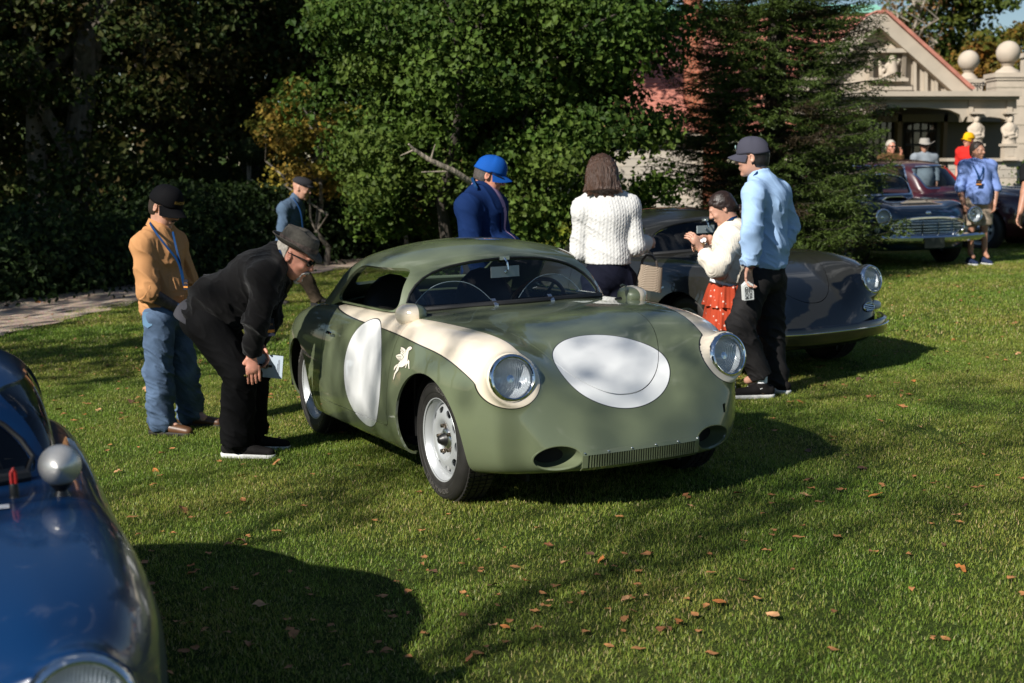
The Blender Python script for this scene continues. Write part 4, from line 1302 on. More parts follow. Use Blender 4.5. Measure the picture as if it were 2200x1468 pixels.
# ---- two large American cars further back
def big_car(name, label, loc, yaw, pm, L, Wd, front, rear, top, ftop, roof, roofS, win, hl, extra, wheel_x, wheel_r, bottom=.22, k=.14, p=4.0, dens=1.0):
    root = empty(name, loc, label, 'car')
    fw = Vector((math.sin(yaw), -math.cos(yaw), .02 * math.sin(yaw))).normalized(); lf = Vector((math.cos(yaw), math.sin(yaw), .02 * math.cos(yaw)))
    up = fw.cross(lf).normalized(); lf = up.cross(fw).normalized()
    root.rotation_euler = Matrix((fw, lf, up)).transposed().to_euler()
    Tc = spline(*zip(*top)); Tf = spline(*zip(*ftop)); x0 = (front + rear) / 2; hL = (front - rear) / 2
    def Fb(x, y, z):
        ay = np.sqrt(y * y + 1e-6); w = sstep(.35, .62, ay)
        g1 = (z - (Tc(x) * (1 - w) + Tf(x) * w)) * .9
        q = 1 - .10 * np.clip((z - .55) / .5, 0, 2) ** 2 - .06 * np.clip((.5 - z) / .3, 0, 2) ** 2
        X = np.abs(x - x0) / hL
        fade = 1 - .04 * np.clip((z - .6) / .3, 0, 1) ** 2 - .05 * np.clip((.45 - z) / .25, 0, 1) ** 2
        g2 = (((X / fade) ** p + (ay / (Wd * q)) ** p + 1e-9) ** (1 / p) - 1) * .9
        return smax(smax(g1, g2, k), bottom - z, .08)
    V, Q = shell_from(Fb, (rear - .05, -Wd - .05, .1), (front + .05, Wd + .05, 1.15), (rear + .9, 0, .5), (front - .9, 0, .5), (int(140 * dens), int(60 * dens), int(34 * dens)))
    s = np.full(len(V), 1.0)
    for xw in wheel_x: s = np.minimum(s, np.where(np.abs(V[:, 1]) > Wd - .35, np.hypot(V[:, 0] - xw, V[:, 2] - wheel_r) - wheel_r * 1.12, 1))
    V, F = clip(V, [Q], s)
    v2, f2 = thicken(V, F, gradn(Fb, V), .02)
    mk('body', v2, f2, pm, root)
    Tr = spline(*zip(*roof))
    def Fr(x, y, z):
        xs = x + .30 * y * y * sstep(-.2, .4, x) - .2 * y * y * sstep(-.6, -1.2, x)
        return smax((z - Tr(xs) + .06 * (y / .6) ** 2) * .8, np.sqrt(y * y + 1e-6) - (roofS[0] - roofS[1] * np.clip(z - 1.0, 0, 1)), .14)
    rx0, rx1 = roof[-1][0], roof[0][0]
    V, Q = shell_from(Fr, (min(rx0, rx1), -.8, .8), (max(rx0, rx1), .8, 1.65), (min(rx0, rx1) + .8, 0, .95), (max(rx0, rx1) - .8, 0, .95), (int(90 * dens), int(50 * dens), int(24 * dens)))
    V, F = clip(V, [Q], V[:, 2] - .9)
    ws, sw = win(*V.T)
    v, f = clip(V, F, -np.maximum(ws, sw)); v2, f2 = thicken(v, f, gradn(Fr, v), .02)
    mk('roof', v2, f2, pm, root)
    for nm, s_ in (('windshield', ws), ('side_window', np.where(V[:, 1] < 0, sw, -1)), ('side_window', np.where(V[:, 1] > 0, sw, -1))):
        v, f = clip(V, F, s_ + .01)
        if f:
            v = v - gradn(Fr, v) * .012
            mk(nm, v, f, GLASS, root)
    # chrome round the glass
    for nm, fld in (('windshield_trim', ws), ('window_trim', np.where(V[:, 1] < 0, sw, -1))):
        v, f = clip(V, F, fld + .022); s2 = np.interp
        w2, s3 = win(*v.T); val = w2 if nm == 'windshield_trim' else s3
        v, f = clip(v, f, -val)
        if f: mk(nm, v + gradn(Fr, v) * .006, f, CHROME, root)
    mb = MB().box((x0, 0, .32), (2 * hL - .8, 2 * Wd - .5, .05)).box((wheel_x[0] - .75, 0, .6), (.05, 2 * Wd - .4, .55)).box((rear + 1.0, 0, .6), (.05, 2 * Wd - .4, .5)).mk('floor_pan', DARK, root)
    for xs_ in ((-.1, -.9) if name == 'sedan' else (-.35,)):
        MB().ell((xs_ - .1, 0, .62), (.28, .62, .12)).ell((xs_ - .38, 0, .85), (.11, .62, .28)).mk('bench_seat', mat('grey_cloth_seat', (.12, .12, .13), .8), root)
    for (hx, hy, hz, hr) in hl:
        for sy in (-1, 1): headlamp(root, np.array([hx, sy * hy, hz]), np.array([1, sy * .05, .03]), r=hr)
    for xw in wheel_x:
        for sy in (-1, 1): add_wheel(root, xw, sy * (Wd - .17), r=wheel_r, style='street', lettering=False)
    extra(root, Fb, Fr)
    return root

def tbird_extra(root, Fb, Fr):
    # oval grille of crossed bars in a chrome surround
    g = bpy.data.objects.new('grille', None); COL.objects.link(g); g.parent = root
    a = np.linspace(0, 2 * np.pi, 65)
    sx = np.sign(np.cos(a)) * np.abs(np.cos(a)) ** .8; sz = np.sign(np.sin(a)) * np.abs(np.sin(a)) ** .85
    P = surf_x(Fb, .56 * sx, .555 + .125 * sz, 1.2); P[:, 0] += .012
    MB().tube(P, .022, 8, caps=False).mk('grille_surround', CHROME, g)
    Pm = surf_x(Fb, .54 * sx[:-1], .555 + .115 * sz[:-1], 1.2); Pm[:, 0] += .004
    MB().add(Pm, [list(range(64))]).mk('grille_back', DARK, g)
    for z_ in np.linspace(.475, .635, 5):
        w = .54 * max(0, 1 - (abs(z_ - .555) / .118) ** 2.5) ** .4
        y_ = np.linspace(-w, w, 9); P = surf_x(Fb, y_, 0 * y_ + z_, 1.2); P[:, 0] += .012
        MB().tube(P, .004, 4).mk('grille_bar', CHROME, g)
    for y_ in np.linspace(-.36, .36, 4):
        z_ = np.linspace(.45, .66, 4); P = surf_x(Fb, 0 * z_ + y_, z_, 1.2); P[:, 0] += .016
        MB().tube(P, .004, 4).mk('grille_bar', CHROME, g)
    # bumper with two bullet guards
    t = np.linspace(-1, 1, 41)
    pth = np.stack([2.16 - .22 * np.abs(t) ** 3.5, .90 * t, .385 + .02 * np.abs(t)], 1)
    mb = MB().tube(pth, .06, 10); V = np.concatenate(mb.V)
    b_ = mb.mk('front_bumper', CHROME, root)
    for sy in (-1, 1):
        MB().lathe([(.001, .13), (.02, .12), (.042, .08), (.052, .03), (.055, 0)], c=(2.12, sy * .43, .455), axis=(.9, 0, .45), n=20).mk('bumper_guard', CHROME, root)
        MB().lathe([(.001, .03), (.03, .028), (.045, .015), (.05, 0)], c=surf_x(Fb, [sy * .68], [.52], 1.2)[0], axis=(1, 0, 0), n=20).mk('parking_light', mat('frosted_lens', (.75, .75, .72), .2), root)
        MB().tube(surf_y(Fb, np.linspace(1.9, .9, 12), np.full(12, .63), sy) + np.array([0, sy * .006, 0]), .008, 6).mk('side_trim', CHROME, root)
    MB().box((2.235, 0, .34), (.012, .30, .14)).mk('licence_plate', mat('dark_plate', (.03, .035, .03), .4), root)
    # bonnet scoop
    sp = surf_z(Fb, np.linspace(1.15, .55, 10), np.zeros(10), .5)
    V = []
    for i, q in enumerate(sp):
        w = .20; h = .045 * (1 - (i / 9.0) ** 2)
        for y_ in np.linspace(-1, 1, 9): V.append([q[0], y_ * w, q[2] - .004 + h * (1 - y_ ** 4)])
    F = [[i * 9 + j, i * 9 + j + 1, (i + 1) * 9 + j + 1, (i + 1) * 9 + j] for i in range(9) for j in range(8)]
    e = MB().add(V, F).mk('bonnet_scoop', P_NAVY, root)
    MB().tube([V[j] for j in range(9)], .01, 6).mk('scoop_trim', CHROME, e)
    P = surf_x(Fb, [0.0], [.74], 1.2)[0]
    MB().ell(P, (.015, .045, .03)).mk('nose_badge', CHROME, root)
P_NAVY = paint('navy_paint', (.008, .030, .062), rough=.3)
P_MAROON = paint('maroon_paint', (.045, .007, .012), rough=.3)
def tb_win(x, y, z):
    ws = smin(smin(.66 - np.abs(y), z - .97, .08), 1.245 - z - .03 * y * y, .06); ws = np.where(x > .32 - .25 * (z - .95), ws, -.1)
    sw = halfplanes(x, z, [(.25, .95, .15, 1.3), (.3, 1.24, -.9, 1.24), (-.45, 1.3, -.60, .95), (-.7, .96, .3, .96)], .08)
    return ws, np.where(np.abs(y) > .45, sw, -.1)
_tbp = W(2003, 560, 20.6)
tbird = big_car('roadster', 'dark navy two-seater with oval chrome grille, half hidden by the spruce', (5.25, 21.65, float(gz(5.25)) + .02), math.radians(14), P_NAVY, 4.4, .885, 2.12, -2.28,
    [(-2.3, .74), (-1.8, .86), (-1.0, .92), (0, .94), (.6, .93), (1.2, .90), (1.7, .85), (2.0, .80), (2.15, .72)],
    [(-2.3, .86), (-1.8, .93), (-1.0, .93), (0, .92), (.8, .91), (1.4, .90), (1.9, .88), (2.12, .84)],
    [(.75, .84), (.62, .95), (.40, 1.22), (.25, 1.285), (-.1, 1.32), (-.5, 1.30), (-.75, 1.22), (-.95, .98), (-1.1, .84)], (.74, .28), tb_win,
    [(2.085, .70, .70, .105)], tbird_extra, (1.30, -1.29), .335)
def sedan_extra(root, Fb, Fr):
    t = np.linspace(-1, 1, 41)
    MB().tube(np.stack([2.72 - .3 * np.abs(t) ** 3.5, .98 * t, np.full(41, .42)], 1), .075, 10).mk('front_bumper', CHROME, root)
    g = bpy.data.objects.new('grille', None); COL.objects.link(g); g.parent = root
    for z_ in (.56, .62, .68):
        y_ = np.linspace(-.6, .6, 13); P = surf_x(Fb, y_, 0 * y_ + z_, 1.5); P[:, 0] += .012
        MB().tube(P, .02, 6).mk('grille_bar', CHROME, g)
    for sy in (-1, 1):
        xs_ = np.linspace(1.9, -2.0, 30); P = surf_y(Fb, xs_, np.full(30, .70), sy); P[:, 1] += sy * .008
        MB().tube(P, .012, 6).mk('side_trim', CHROME, root)
        P = surf_y(Fb, [-.25, -.12], [.85, .85], sy)
        MB().tube([P[0] + np.array([0, sy * .03, 0]), P[1] + np.array([0, sy * .03, 0])], .012, 6).mk('door_handle', CHROME, root)
    P = surf_z(Fb, np.linspace(2.4, .8, 12), np.zeros(12), .6); MB().tube(P + np.array([0, 0, .008]), .012, 6).mk('bonnet_trim', CHROME, root)
def sd_win(x, y, z):
    ws = smin(smin(.68 - np.abs(y), z - 1.03, .08), 1.385 - z - .05 * y * y, .08); ws = np.where(x > .42 - .35 * (z - 1.0), ws, -.1)
    sw = halfplanes(x, z, [(.32, 1.0, .14, 1.4), (.5, 1.40, -1.6, 1.40), (-1.15, 1.4, -1.35, 1.0), (-1.6, 1.035, .5, 1.035)], .1)
    sw = np.minimum(sw, np.abs(x + .42) - .04)
    return ws, np.where(np.abs(y) > .45, sw, -.1)
sedan = big_car('sedan', 'maroon vintage sedan with chrome window trim behind the dark navy two-seater', (7.0, 24.9, float(gz(7.0)) - .04), math.radians(48), P_MAROON, 5.2, .96, 2.62, -2.6,
    [(-2.65, .55), (-2.2, .85), (-1.5, .99), (0, 1.03), (.7, 1.05), (1.4, 1.04), (2.0, 1.0), (2.4, .92), (2.65, .75)],
    [(-2.65, .55), (-2.2, .78), (-1.5, .88), (-.8, .90), (0, .93), (.7, .95), (1.6, .96), (2.2, .92), (2.5, .82), (2.65, .65)],
    [(.95, .9), (.80, 1.02), (.52, 1.36), (.35, 1.44), (-.1, 1.505), (-.7, 1.50), (-1.2, 1.40), (-1.6, 1.2), (-2.0, .95), (-2.1, .88)], (.77, .22), sd_win,
    [(2.60, .72, .72, .11)], sedan_extra, (1.62, -1.55), .36, k=.2, p=3.4)
# ================================================================== people
def unit(v):
    v = np.asarray(v, float); return v / (np.linalg.norm(v) + 1e-12)
def frame(f, up=(0, 0, 1)):
    f = unit(f); l = unit(np.cross(up, f)); u = np.cross(f, l)
    return np.stack([f, l, u], 1)                # columns: forward, left, up
class CSDF(SDF):
    def capcone(self, a, b, ra, rb, k=.02, flat=None, capa=False, capb=True):
        a = np.array(a, np.float32); b = np.array(b, np.float32); ab = b - a; L = np.float32(np.linalg.norm(ab)); d_ = ab / L; ra = np.float32(ra); rb = np.float32(rb)
        if flat is not None: flat = (np.asarray(flat[0], np.float32), np.float32(flat[1]))
        R = max(ra, rb)
        def fn(X, Y, Z):
            px, py, pz = X - a[0], Y - a[1], Z - a[2]
            s = px * d_[0] + py * d_[1] + pz * d_[2]; t = np.clip(s / L, 0, 1)
            qx, qy, qz = px - t * ab[0], py - t * ab[1], pz - t * ab[2]
            if flat is not None:
                v, f_ = flat; dv = qx * v[0] + qy * v[1] + qz * v[2]
                qx, qy, qz = qx + v[0] * dv * (f_ - 1), qy + v[1] * dv * (f_ - 1), qz + v[2] * dv * (f_ - 1)
            d = np.sqrt(qx * qx + qy * qy + qz * qz) - (ra + (rb - ra) * t)
            if capb: d = np.maximum(d, s - L)
            if capa: d = np.maximum(d, -s)
            return d
        return self.put(np.minimum(a, b) - R * 1.3, np.maximum(a, b) + R * 1.3, fn, k)

def cloth(name, col, rough=.9, var=.10, bump=.35, bscale=260, weave=None, sheen=0.0, vscale=3, dist=.003):
    return mat('cloth_' + name, col, rough, var=var, vscale=vscale, bump=bump, bscale=bscale, sheen=sheen, dist=dist, spec=.08)
SKIN = mat('skin', (.50, .27, .19), .5, var=.12, vscale=18, bump=.15, bscale=180, dist=.002)
SKIN_RED = mat('skin_ruddy', (.56, .25, .17), .48, var=.18, vscale=26, bump=.2, bscale=160, dist=.002)
SKIN_TAN = mat('skin_tan', (.40, .20, .13), .5, var=.12, vscale=18)
TATTOO = mat('tattooed_skin', (.07, .05, .04), .55, var=.6, vscale=40)
for m_ in (SKIN, SKIN_RED, SKIN_TAN):
    b_ = m_.node_tree.nodes['Principled BSDF']; b_.inputs['Subsurface Weight'].default_value = .12; b_.inputs['Subsurface Radius'].default_value = (.012, .005, .003)

class Person:
    def __init__(self, label, depth, J, facing, head, hs=1.0, h=.006, cat='person', group=None, girth=1.0, sw=1.0, base=None):
        """J: joint -> (photo px, photo py, depth offset in metres)"""
        self.D = depth
        P = {k: W(v[0], v[1], depth + (v[2] if len(v) > 2 else 0)) for k, v in J.items()}
        x0 = P['pelvis'][0] if base is None else base
        self.o = np.array([x0, depth, float(gz(x0))])
        self.J = {k: v - self.o for k, v in P.items()}
        self.h = h; self.g = girth; self.sw = sw; self.hs = hs
        self.bf = unit(facing); self.bl = unit(np.cross([0, 0, 1], self.bf))
        self.H = frame(head[1], head[2] if len(head) > 2 else (0, 0, 1))
        self.hc = W(*head[0][:2], depth + head[0][2]) - self.o
        self.root = empty('person', self.o, label, cat, group)
        pts = np.array(list(self.J.values()) + [self.hc])
        self.lo = pts.min(0) - .24; self.hi = pts.max(0) + .24
        self.lo[2] = min(self.lo[2], -.02)
    def hp(self, f, l, u):
        return self.hc + self.H @ (np.array([f, l, u]) * self.hs)
    def hell(self, S, off, r, k=.01, mode='add', R=None):
        S.ell(self.hp(*off), np.array(r) * self.hs, self.H if R is None else R, k, mode)
    def sdf(self, lo=None, hi=None, h=None):
        return CSDF(self.lo if lo is None else lo, self.hi if hi is None else hi, h or self.h)
    # ---- shapes shared by body and clothes
    def torso(self, S, inf=0.0, k=.05, hips=True, chest=True, belly=0.0, neckcut=False):
        J = self.J; g = self.g
        fl = (self.bf, 1.25)
        up = unit(J['neck'] - J['chest'])
        S.cone(J['chest'], J['waist'], .142 * g + inf, .128 * g + inf, k, flat=fl)
        S.cone(J['chest'] + up * .09, J['chest'], .11 * g + inf, .142 * g + inf, k, flat=fl)
        for s in 'RL':
            S.cone(J['neck'] - up * .035, J['sh' + s], .062 * g + inf, .062 * g + inf, k)
            S.cone(J['chest'] + up * .03, J['sh' + s] - up * .03, .10 * g + inf, .062 * g + inf, k)
        if neckcut: S.cut(J['neck'] + up * .006 + self.bf * .0, up - self.bf * .35)
        if belly: S.ell(J['waist'] * .8 + J['pelvis'] * .2 + self.bf * belly * .6, (.15 * g, .15 * g, .16 * g), None, .06)
        if hips: self.pelvis(S, inf, k)
        return S
    def pelvis(self, S, inf=0.0, k=.05):
        J = self.J; g = self.g
        S.cone(J['waist'], J['pelvis'], .128 * g + inf, .135 * g + inf, k, flat=(self.bf, 1.12))
        for s in 'RL': S.cone(J['pelvis'], J['hip' + s], .125 * g + inf, .095 * g + inf, k)
        return S
    def arm(self, S, s, inf=0.0, upto=1.0, k=.02, cap=True, rad=(.056, .046, .044, .030)):
        """upto: 0..1 shoulder to elbow, 1..2 elbow to wrist"""
        J = self.J; a, b, c = J['sh' + s], J['el' + s], J['wr' + s]
        r = [q * (self.g * .5 + .5) + inf for q in rad]
        if upto <= 1:
            S.capcone(a, a + (b - a) * upto, r[0], r[0] + (r[1] - r[0]) * upto, k, capb=cap)
        else:
            S.cone(a, b, r[0], r[1], k)
            t = upto - 1
            S.capcone(b, b + (c - b) * t, r[2], r[2] + (r[3] - r[2]) * t, k, capb=cap)
        return S
    def leg(self, S, s, inf=0.0, upto=2.0, k=.03, rad=(.092, .062, .060, .042), cap=True):
        J = self.J; a, b, c = J['hip' + s], J['kn' + s], J['an' + s]
        r = [q * min(1, self.g) + inf for q in rad]
        if upto <= 1:
            S.capcone(a, a + (b - a) * upto, r[0], r[0] + (r[1] - r[0]) * upto, k, capb=cap)
        else:
            S.cone(a, b, r[0], r[1], k); t = upto - 1
            if inf == 0: S.cone(b + (c - b) * .28 - self.bf * .012, b + (c - b) * .45 - self.bf * .01, .058, .05, .04)
            S.capcone(b, b + (c - b) * t, r[2], r[2] + (r[3] - r[2]) * t, k, capb=cap)
        return S
    def hand(self, S, s, d, spread, palm_n, curl=.5, thumb=None):
        """d: wrist->knuckles direction, spread: direction from little finger to index, palm_n: way the palm faces"""
        w = self.J['wr' + s]; d = unit(d); sp = unit(spread - d * np.dot(spread, d)); n = unit(palm_n - d * np.dot(palm_n, d) - sp * np.dot(palm_n, sp))
        kn = w + d * .088
        S.cone(w, kn - d * .01, .026, .034, .012, flat=(n, 1.9))
        S.cone(w + d * .03 + sp * .01, kn + sp * .015, .024, .022, .012, flat=(n, 1.5))
        lens = (.066, .076, .081, .074)
        for i in range(4):
            b0 = kn + sp * (-.033 + .022 * i); L = lens[i]
            a1 = curl * .8; a2 = curl * 1.7; a3 = curl * 2.4
            p1 = b0 + (d * math.cos(a1) + n * math.sin(a1)) * L * .45
            p2 = p1 + (d * math.cos(a2) + n * math.sin(a2)) * L * .33
            p3 = p2 + (d * math.cos(a3) + n * math.sin(a3)) * L * .26
            S.cone(b0 - d * .015, p1, .0098, .0088, .004); S.cone(p1, p2, .0088, .008, .003); S.cone(p2, p3, .008, .0068, .003)
        t0 = w + d * .025 + sp * .024; td = unit(d * .75 + sp * .75 + n * .35) if thumb is None else unit(thumb)
        t1 = t0 + td * .042; t2 = t1 + unit(td * .6 + d * .6 + n * .2) * .032
        S.cone(t0, t1, .014, .0115, .008); S.cone(t1, t2, .011, .0085, .003)
        return S
    def head_shape(self, S, beardless=True, jaw=1.0, ears=True):
        q = self.hell
        S.cone(self.J['neck'] - unit(self.hc - self.J['neck']) * .03, self.hp(-.022, 0, -.045), .058 * (.7 + .3 * self.g), .054 * (.7 + .3 * self.g), .025)
        q(S, (-.014, 0, .038), (.098, .077, .092), .02)
        q(S, (.030, 0, -.012), (.066, .066, .085), .03)
        q(S, (.036, 0, -.066), (.050 * jaw, .052 * jaw, .052), .03)
        q(S, (.072, 0, -.100), (.020, .024, .017), .02)              # chin
        q(S, (-.022, 0, -.035), (.06, .062, .06), .03)               # jaw hinge
        S.cone(self.hp(.087, -.03, .030), self.hp(.087, .03, .030), .013 * self.hs, .013 * self.hs, .015)   # brow
        for s in (-1, 1):
            self.hell(S, (.094, s * .030, .012), (.014, .016, .011), .010, 'sub')       # eye hollow
            self.hell(S, (.083, s * .031, .010), (.0125, .0135, .0125), .004)           # eyeball and lids
            self.hell(S, (.070, s * .042, -.022), (.022, .020, .020), .02)               # cheek
            if ears:
                R = self.H @ np.array([[math.cos(.35 * s), -math.sin(.35 * s), 0], [math.sin(.35 * s), math.cos(.35 * s), 0], [0, 0, 1]])
                self.hell(S, (-.012, s * .079, .0), (.020, .008, .033), .006, R=R)
                self.hell(S, (-.006, s * .086, .002), (.011, .006, .020), .005, 'sub', R=R)
        S.cone(self.hp(.093, 0, .018), self.hp(.112, 0, -.020), .010 * self.hs, .0135 * self.hs, .010)         # nose
        for s in (-1, 1): self.hell(S, (.101, s * .011, -.024), (.012, .008, .008), .006)
        self.hell(S, (.088, 0, -.056), (.014, .024, .007), .008); self.hell(S, (.086, 0, -.067), (.013, .021, .008), .008)
        self.hell(S, (.102, 0, -.0612), (.012, .026, .0022), .003, 'sub')
        return S
    def out(self, name, S, m, parent=None, wr=None, smooth=True):
        V, Q = S.mesh()
        if wr is not None:
            N = vnormals(V, Q); V = V + N * wr(V)[:, None]
        return mk(name, V, Q, m, parent or self.root)
    def eyes(self):
        e = MB()
        for s in (-1, 1): e.ell(self.hp(.0905, s * .031, .0105), np.array((.0065, .0085, .0055)) * self.hs, self.H, 8, 6)
        e.mk('eyes', mat('eye', (.10, .08, .06), .15), self.root)
    def hair(self, m, inf=.006, cuts=(), extra=None, name='hair', h=None):
        lo = self.hc - .2; hi = self.hc + .2
        S = self.sdf(lo, hi, h or min(self.h, .006))
        self.hell(S, (-.014, 0, .038), (.098 + inf, .077 + inf, .092 + inf), .01)
        self.hell(S, (-.035, 0, -.02), (.068 + inf, .066 + inf, .07 + inf), .03)
        if extra: extra(S)
        for p, n in cuts: S.cut(self.hp(*p), self.H @ np.array(n, float))
        wr = lambda V: .0035 * vnoise((V - self.hc) @ self.H * np.array([60, 60, 22]), 3)
        return self.out(name, S, m, None, wr)
    def cap(self, m, m2=None, bill=.075, deep=.012, tip=0.0, back_hole=None, panel=None):
        """baseball cap: domed crown, band and a curved bill"""
        c = bpy.data.objects.new('cap', None); COL.objects.link(c); c.parent = self.root
        R = self.H; s = self.hs
        nu, nv = 40, 14; V = []; F = []
        for i in range(nv + 1):
            ph = (math.pi / 2) * (1 - i / nv)
            for j in range(nu):
                th = 2 * np.pi * j / nu
                cr = math.cos(ph) ** .72
                f = .116 * cr * math.cos(th) - .009; l = .093 * cr * math.sin(th); u = .106 * math.sin(ph) + .040 - deep * (1 if math.cos(th) < 0 else .4) * cr
                u += .016 * max(0, math.cos(th)) * math.sin(ph) * cr       # taller front panel
                V.append([f, l, u])
        for i in range(nv):
            for j in range(nu):
                F.append([i * nu + j, i * nu + (j + 1) % nu, (i + 1) * nu + (j + 1) % nu, (i + 1) * nu + j])
        V = np.array(V)
        V2 = V * np.array([.97, .97, .985])
        F2 = [[q + len(V) for q in f[::-1]] for f in F]
        rim = [[nv * nu + j, nv * nu + (j + 1) % nu, len(V) + nv * nu + (j + 1) % nu, len(V) + nv * nu + j] for j in range(nu)]
        AV = np.concatenate([V, V2]); AF = F + F2 + rim
        if back_hole:
            keep = []
            for f in AF:
                cen = AV[f].mean(0)
                if cen[0] < 0 and (cen[1] / .034) ** 2 + ((cen[2] - .052) / .026) ** 2 < 1: continue
                keep.append(f)
            AF = keep
        mk('crown', self.hc + (AV * s) @ R.T, [AF], m, c)
        if panel is not None:
            pf = [f for f in F if abs(AV[f].mean(0)[1] - panel[1]) < panel[2] and AV[f].mean(0)[0] > panel[3]]
            if pf: mk('cap_panel', self.hc + (AV * 1.006 * s) @ R.T, [pf], panel[0], c)
        # bill
        V = []; n1, n2 = 25, 8
        for i in range(n1):
            a = (i / (n1 - 1) - .5) * math.radians(150)
            for j in range(n2):
                t = j / (n2 - 1)
                f = .100 * math.cos(a) - .008 + t * bill * max(0, math.cos(a * 1.12)) ** .6
                l = .088 * math.sin(a) * (1 - .06 * t)
                u = .040 - deep * .4 + .012 * math.cos(a) - t * (.018 + tip) - .028 * (math.sin(a) ** 2) * t - .012 * math.sin(a) ** 2
                V.append([f, l, u])
        V = np.array(V); F = [[i * n2 + j, (i + 1) * n2 + j, (i + 1) * n2 + j + 1, i * n2 + j + 1] for i in range(n1 - 1) for j in range(n2 - 1)]
        nV = len(V); V2 = V - np.array([0, 0, .004]); F2 = [[q + nV for q in f[::-1]] for f in F]
        rim = [[i * n2 + n2 - 1, (i + 1) * n2 + n2 - 1, nV + (i + 1) * n2 + n2 - 1, nV + i * n2 + n2 - 1] for i in range(n1 - 1)]
        mk('bill', self.hc + (np.concatenate([V, V2]) * s) @ R.T, [F + F2 + rim], m2 or m, c, sharp=40)
        MB().ell(self.hp(-.008, 0, .143), np.array((.008, .008, .004)) * s, R, 10, 6).mk('cap_button', m, c)
        return c
    def glasses(self, m=None, z=.012):
        m = m or mat('sunglasses', (.008, .008, .009), .12)
        g = bpy.data.objects.new('sunglasses', None); COL.objects.link(g); g.parent = self.root
        for s in (-1, 1):
            MB().ell(self.hp(.102, s * .033, z - .002), np.array((.007, .028, .019)) * self.hs, self.H @ np.array([[math.cos(.25 * s), -math.sin(.25 * s), 0], [math.sin(.25 * s), math.cos(.25 * s), 0], [0, 0, 1.0]]), 16, 10).mk('lens', m, g)
            MB().tube([self.hp(.094, s * .062, z + .008), self.hp(.05, s * .080, z + .010), self.hp(-.02, s * .083, z + .008)], [.0055, .004, .003], 6).mk('temple', m, g)
        MB().tube([self.hp(.108, -.012, z + .003), self.hp(.112, 0, z + .005), self.hp(.108, .012, z + .003)], .003, 6).mk('bridge', m, g)
    def lanyard(self, pts, badge=None, m=None, w=.013):
        """strap through points (px,py,dy); optional badge at the end"""
        m = m or cloth('lanyard_blue', (.006, .035, .11), .6, bump=0)
        P = np.array([W(a, b, self.D + c) for a, b, c in pts]) - self.o
        t = np.linspace(0, len(P) - 1, 8 * len(P)); C = np.stack([spline(np.arange(len(P)), P[:, i])(t) for i in range(3)], 1)
        T = np.gradient(C, axis=0); T /= np.linalg.norm(T, axis=1)[:, None]
        view = unit(np.array([0, 1.0, 0])); S_ = np.cross(T, view); S_ /= np.linalg.norm(S_, axis=1)[:, None] + 1e-9
        n = len(C)
        V = np.concatenate([C - S_ * w / 2, C + S_ * w / 2, C + S_ * w / 2 + view * .002, C - S_ * w / 2 + view * .002])
        F = []
        for r_ in range(4):
            for i in range(n - 1):
                a, b = r_ * n + i, ((r_ + 1) % 4) * n + i
                F.append([a, a + 1, b + 1, b])
        return mk('lanyard', V, [F], m, self.root, sharp=40)
    def badge(self, px, py, dy, wpx=34, hpx=48, tilt=0.0, stripe=(.75, .30, .05), pale=False):
        c = W(px, py, self.D + dy) - self.o; s = (self.D + dy) / FPX
        e = bpy.data.objects.new('badge', None); COL.objects.link(e); e.parent = self.root; e.location = c; e.rotation_euler = (0, tilt, 0)
        MB().box((0, 0, 0), (wpx * s, .003, hpx * s)).mk('badge_card', mat('badge_navy', (.012, .014, .03), .4), e)
        MB().box((0, -.0025, -hpx * s * .22), (wpx * s * .98, .0015, hpx * s * .16)).mk('badge_stripe', mat('badge_orange', stripe, .5), e)
        V, F = text_mesh('AUDRAIN', hpx * s * .16); V = np.stack([V[:, 0] * .95, 0 * V[:, 0] - .0022, V[:, 1] + hpx * s * .16], 1)
        w_ = V[:, 0].max() - V[:, 0].min(); V[:, 0] *= min(1, wpx * s * .8 / w_)
        mk('badge_print', V, [F], mat('badge_gold', (.45, .22, .06), .5), e, smooth=False)
        return e
def folds(seed, amp, f, zc=None, zr=None, base=.4):
    f = np.array(f, float)
    def fn(V):
        U = np.c_[V[:, 0] + .35 * V[:, 2], V[:, 1] - .2 * V[:, 2], V[:, 2] + .55 * V[:, 0] + .3 * V[:, 1]]
        U = U + .03 * np.c_[vnoise(V * 6, seed + 5), vnoise(V * 6 + 9, seed + 6), vnoise(V * 6 + 4, seed + 7)]
        n1 = vnoise(U * f, seed); n2 = vnoise(U * f * 2.3 + 7.3, seed + 1)
        w = 1.5 * ((1 - np.abs(n1)) ** 3 - .30) + .55 * ((1 - np.abs(n2)) ** 3 - .3)
        if zc is not None:
            k = base * np.ones(len(V))
            for c, r_ in zip(zc, zr): k = k + (1 - base) * np.exp(-((V[:, 2] - c) / r_) ** 2)
            w = w * np.minimum(k, 1)
        return amp * w
    return fn
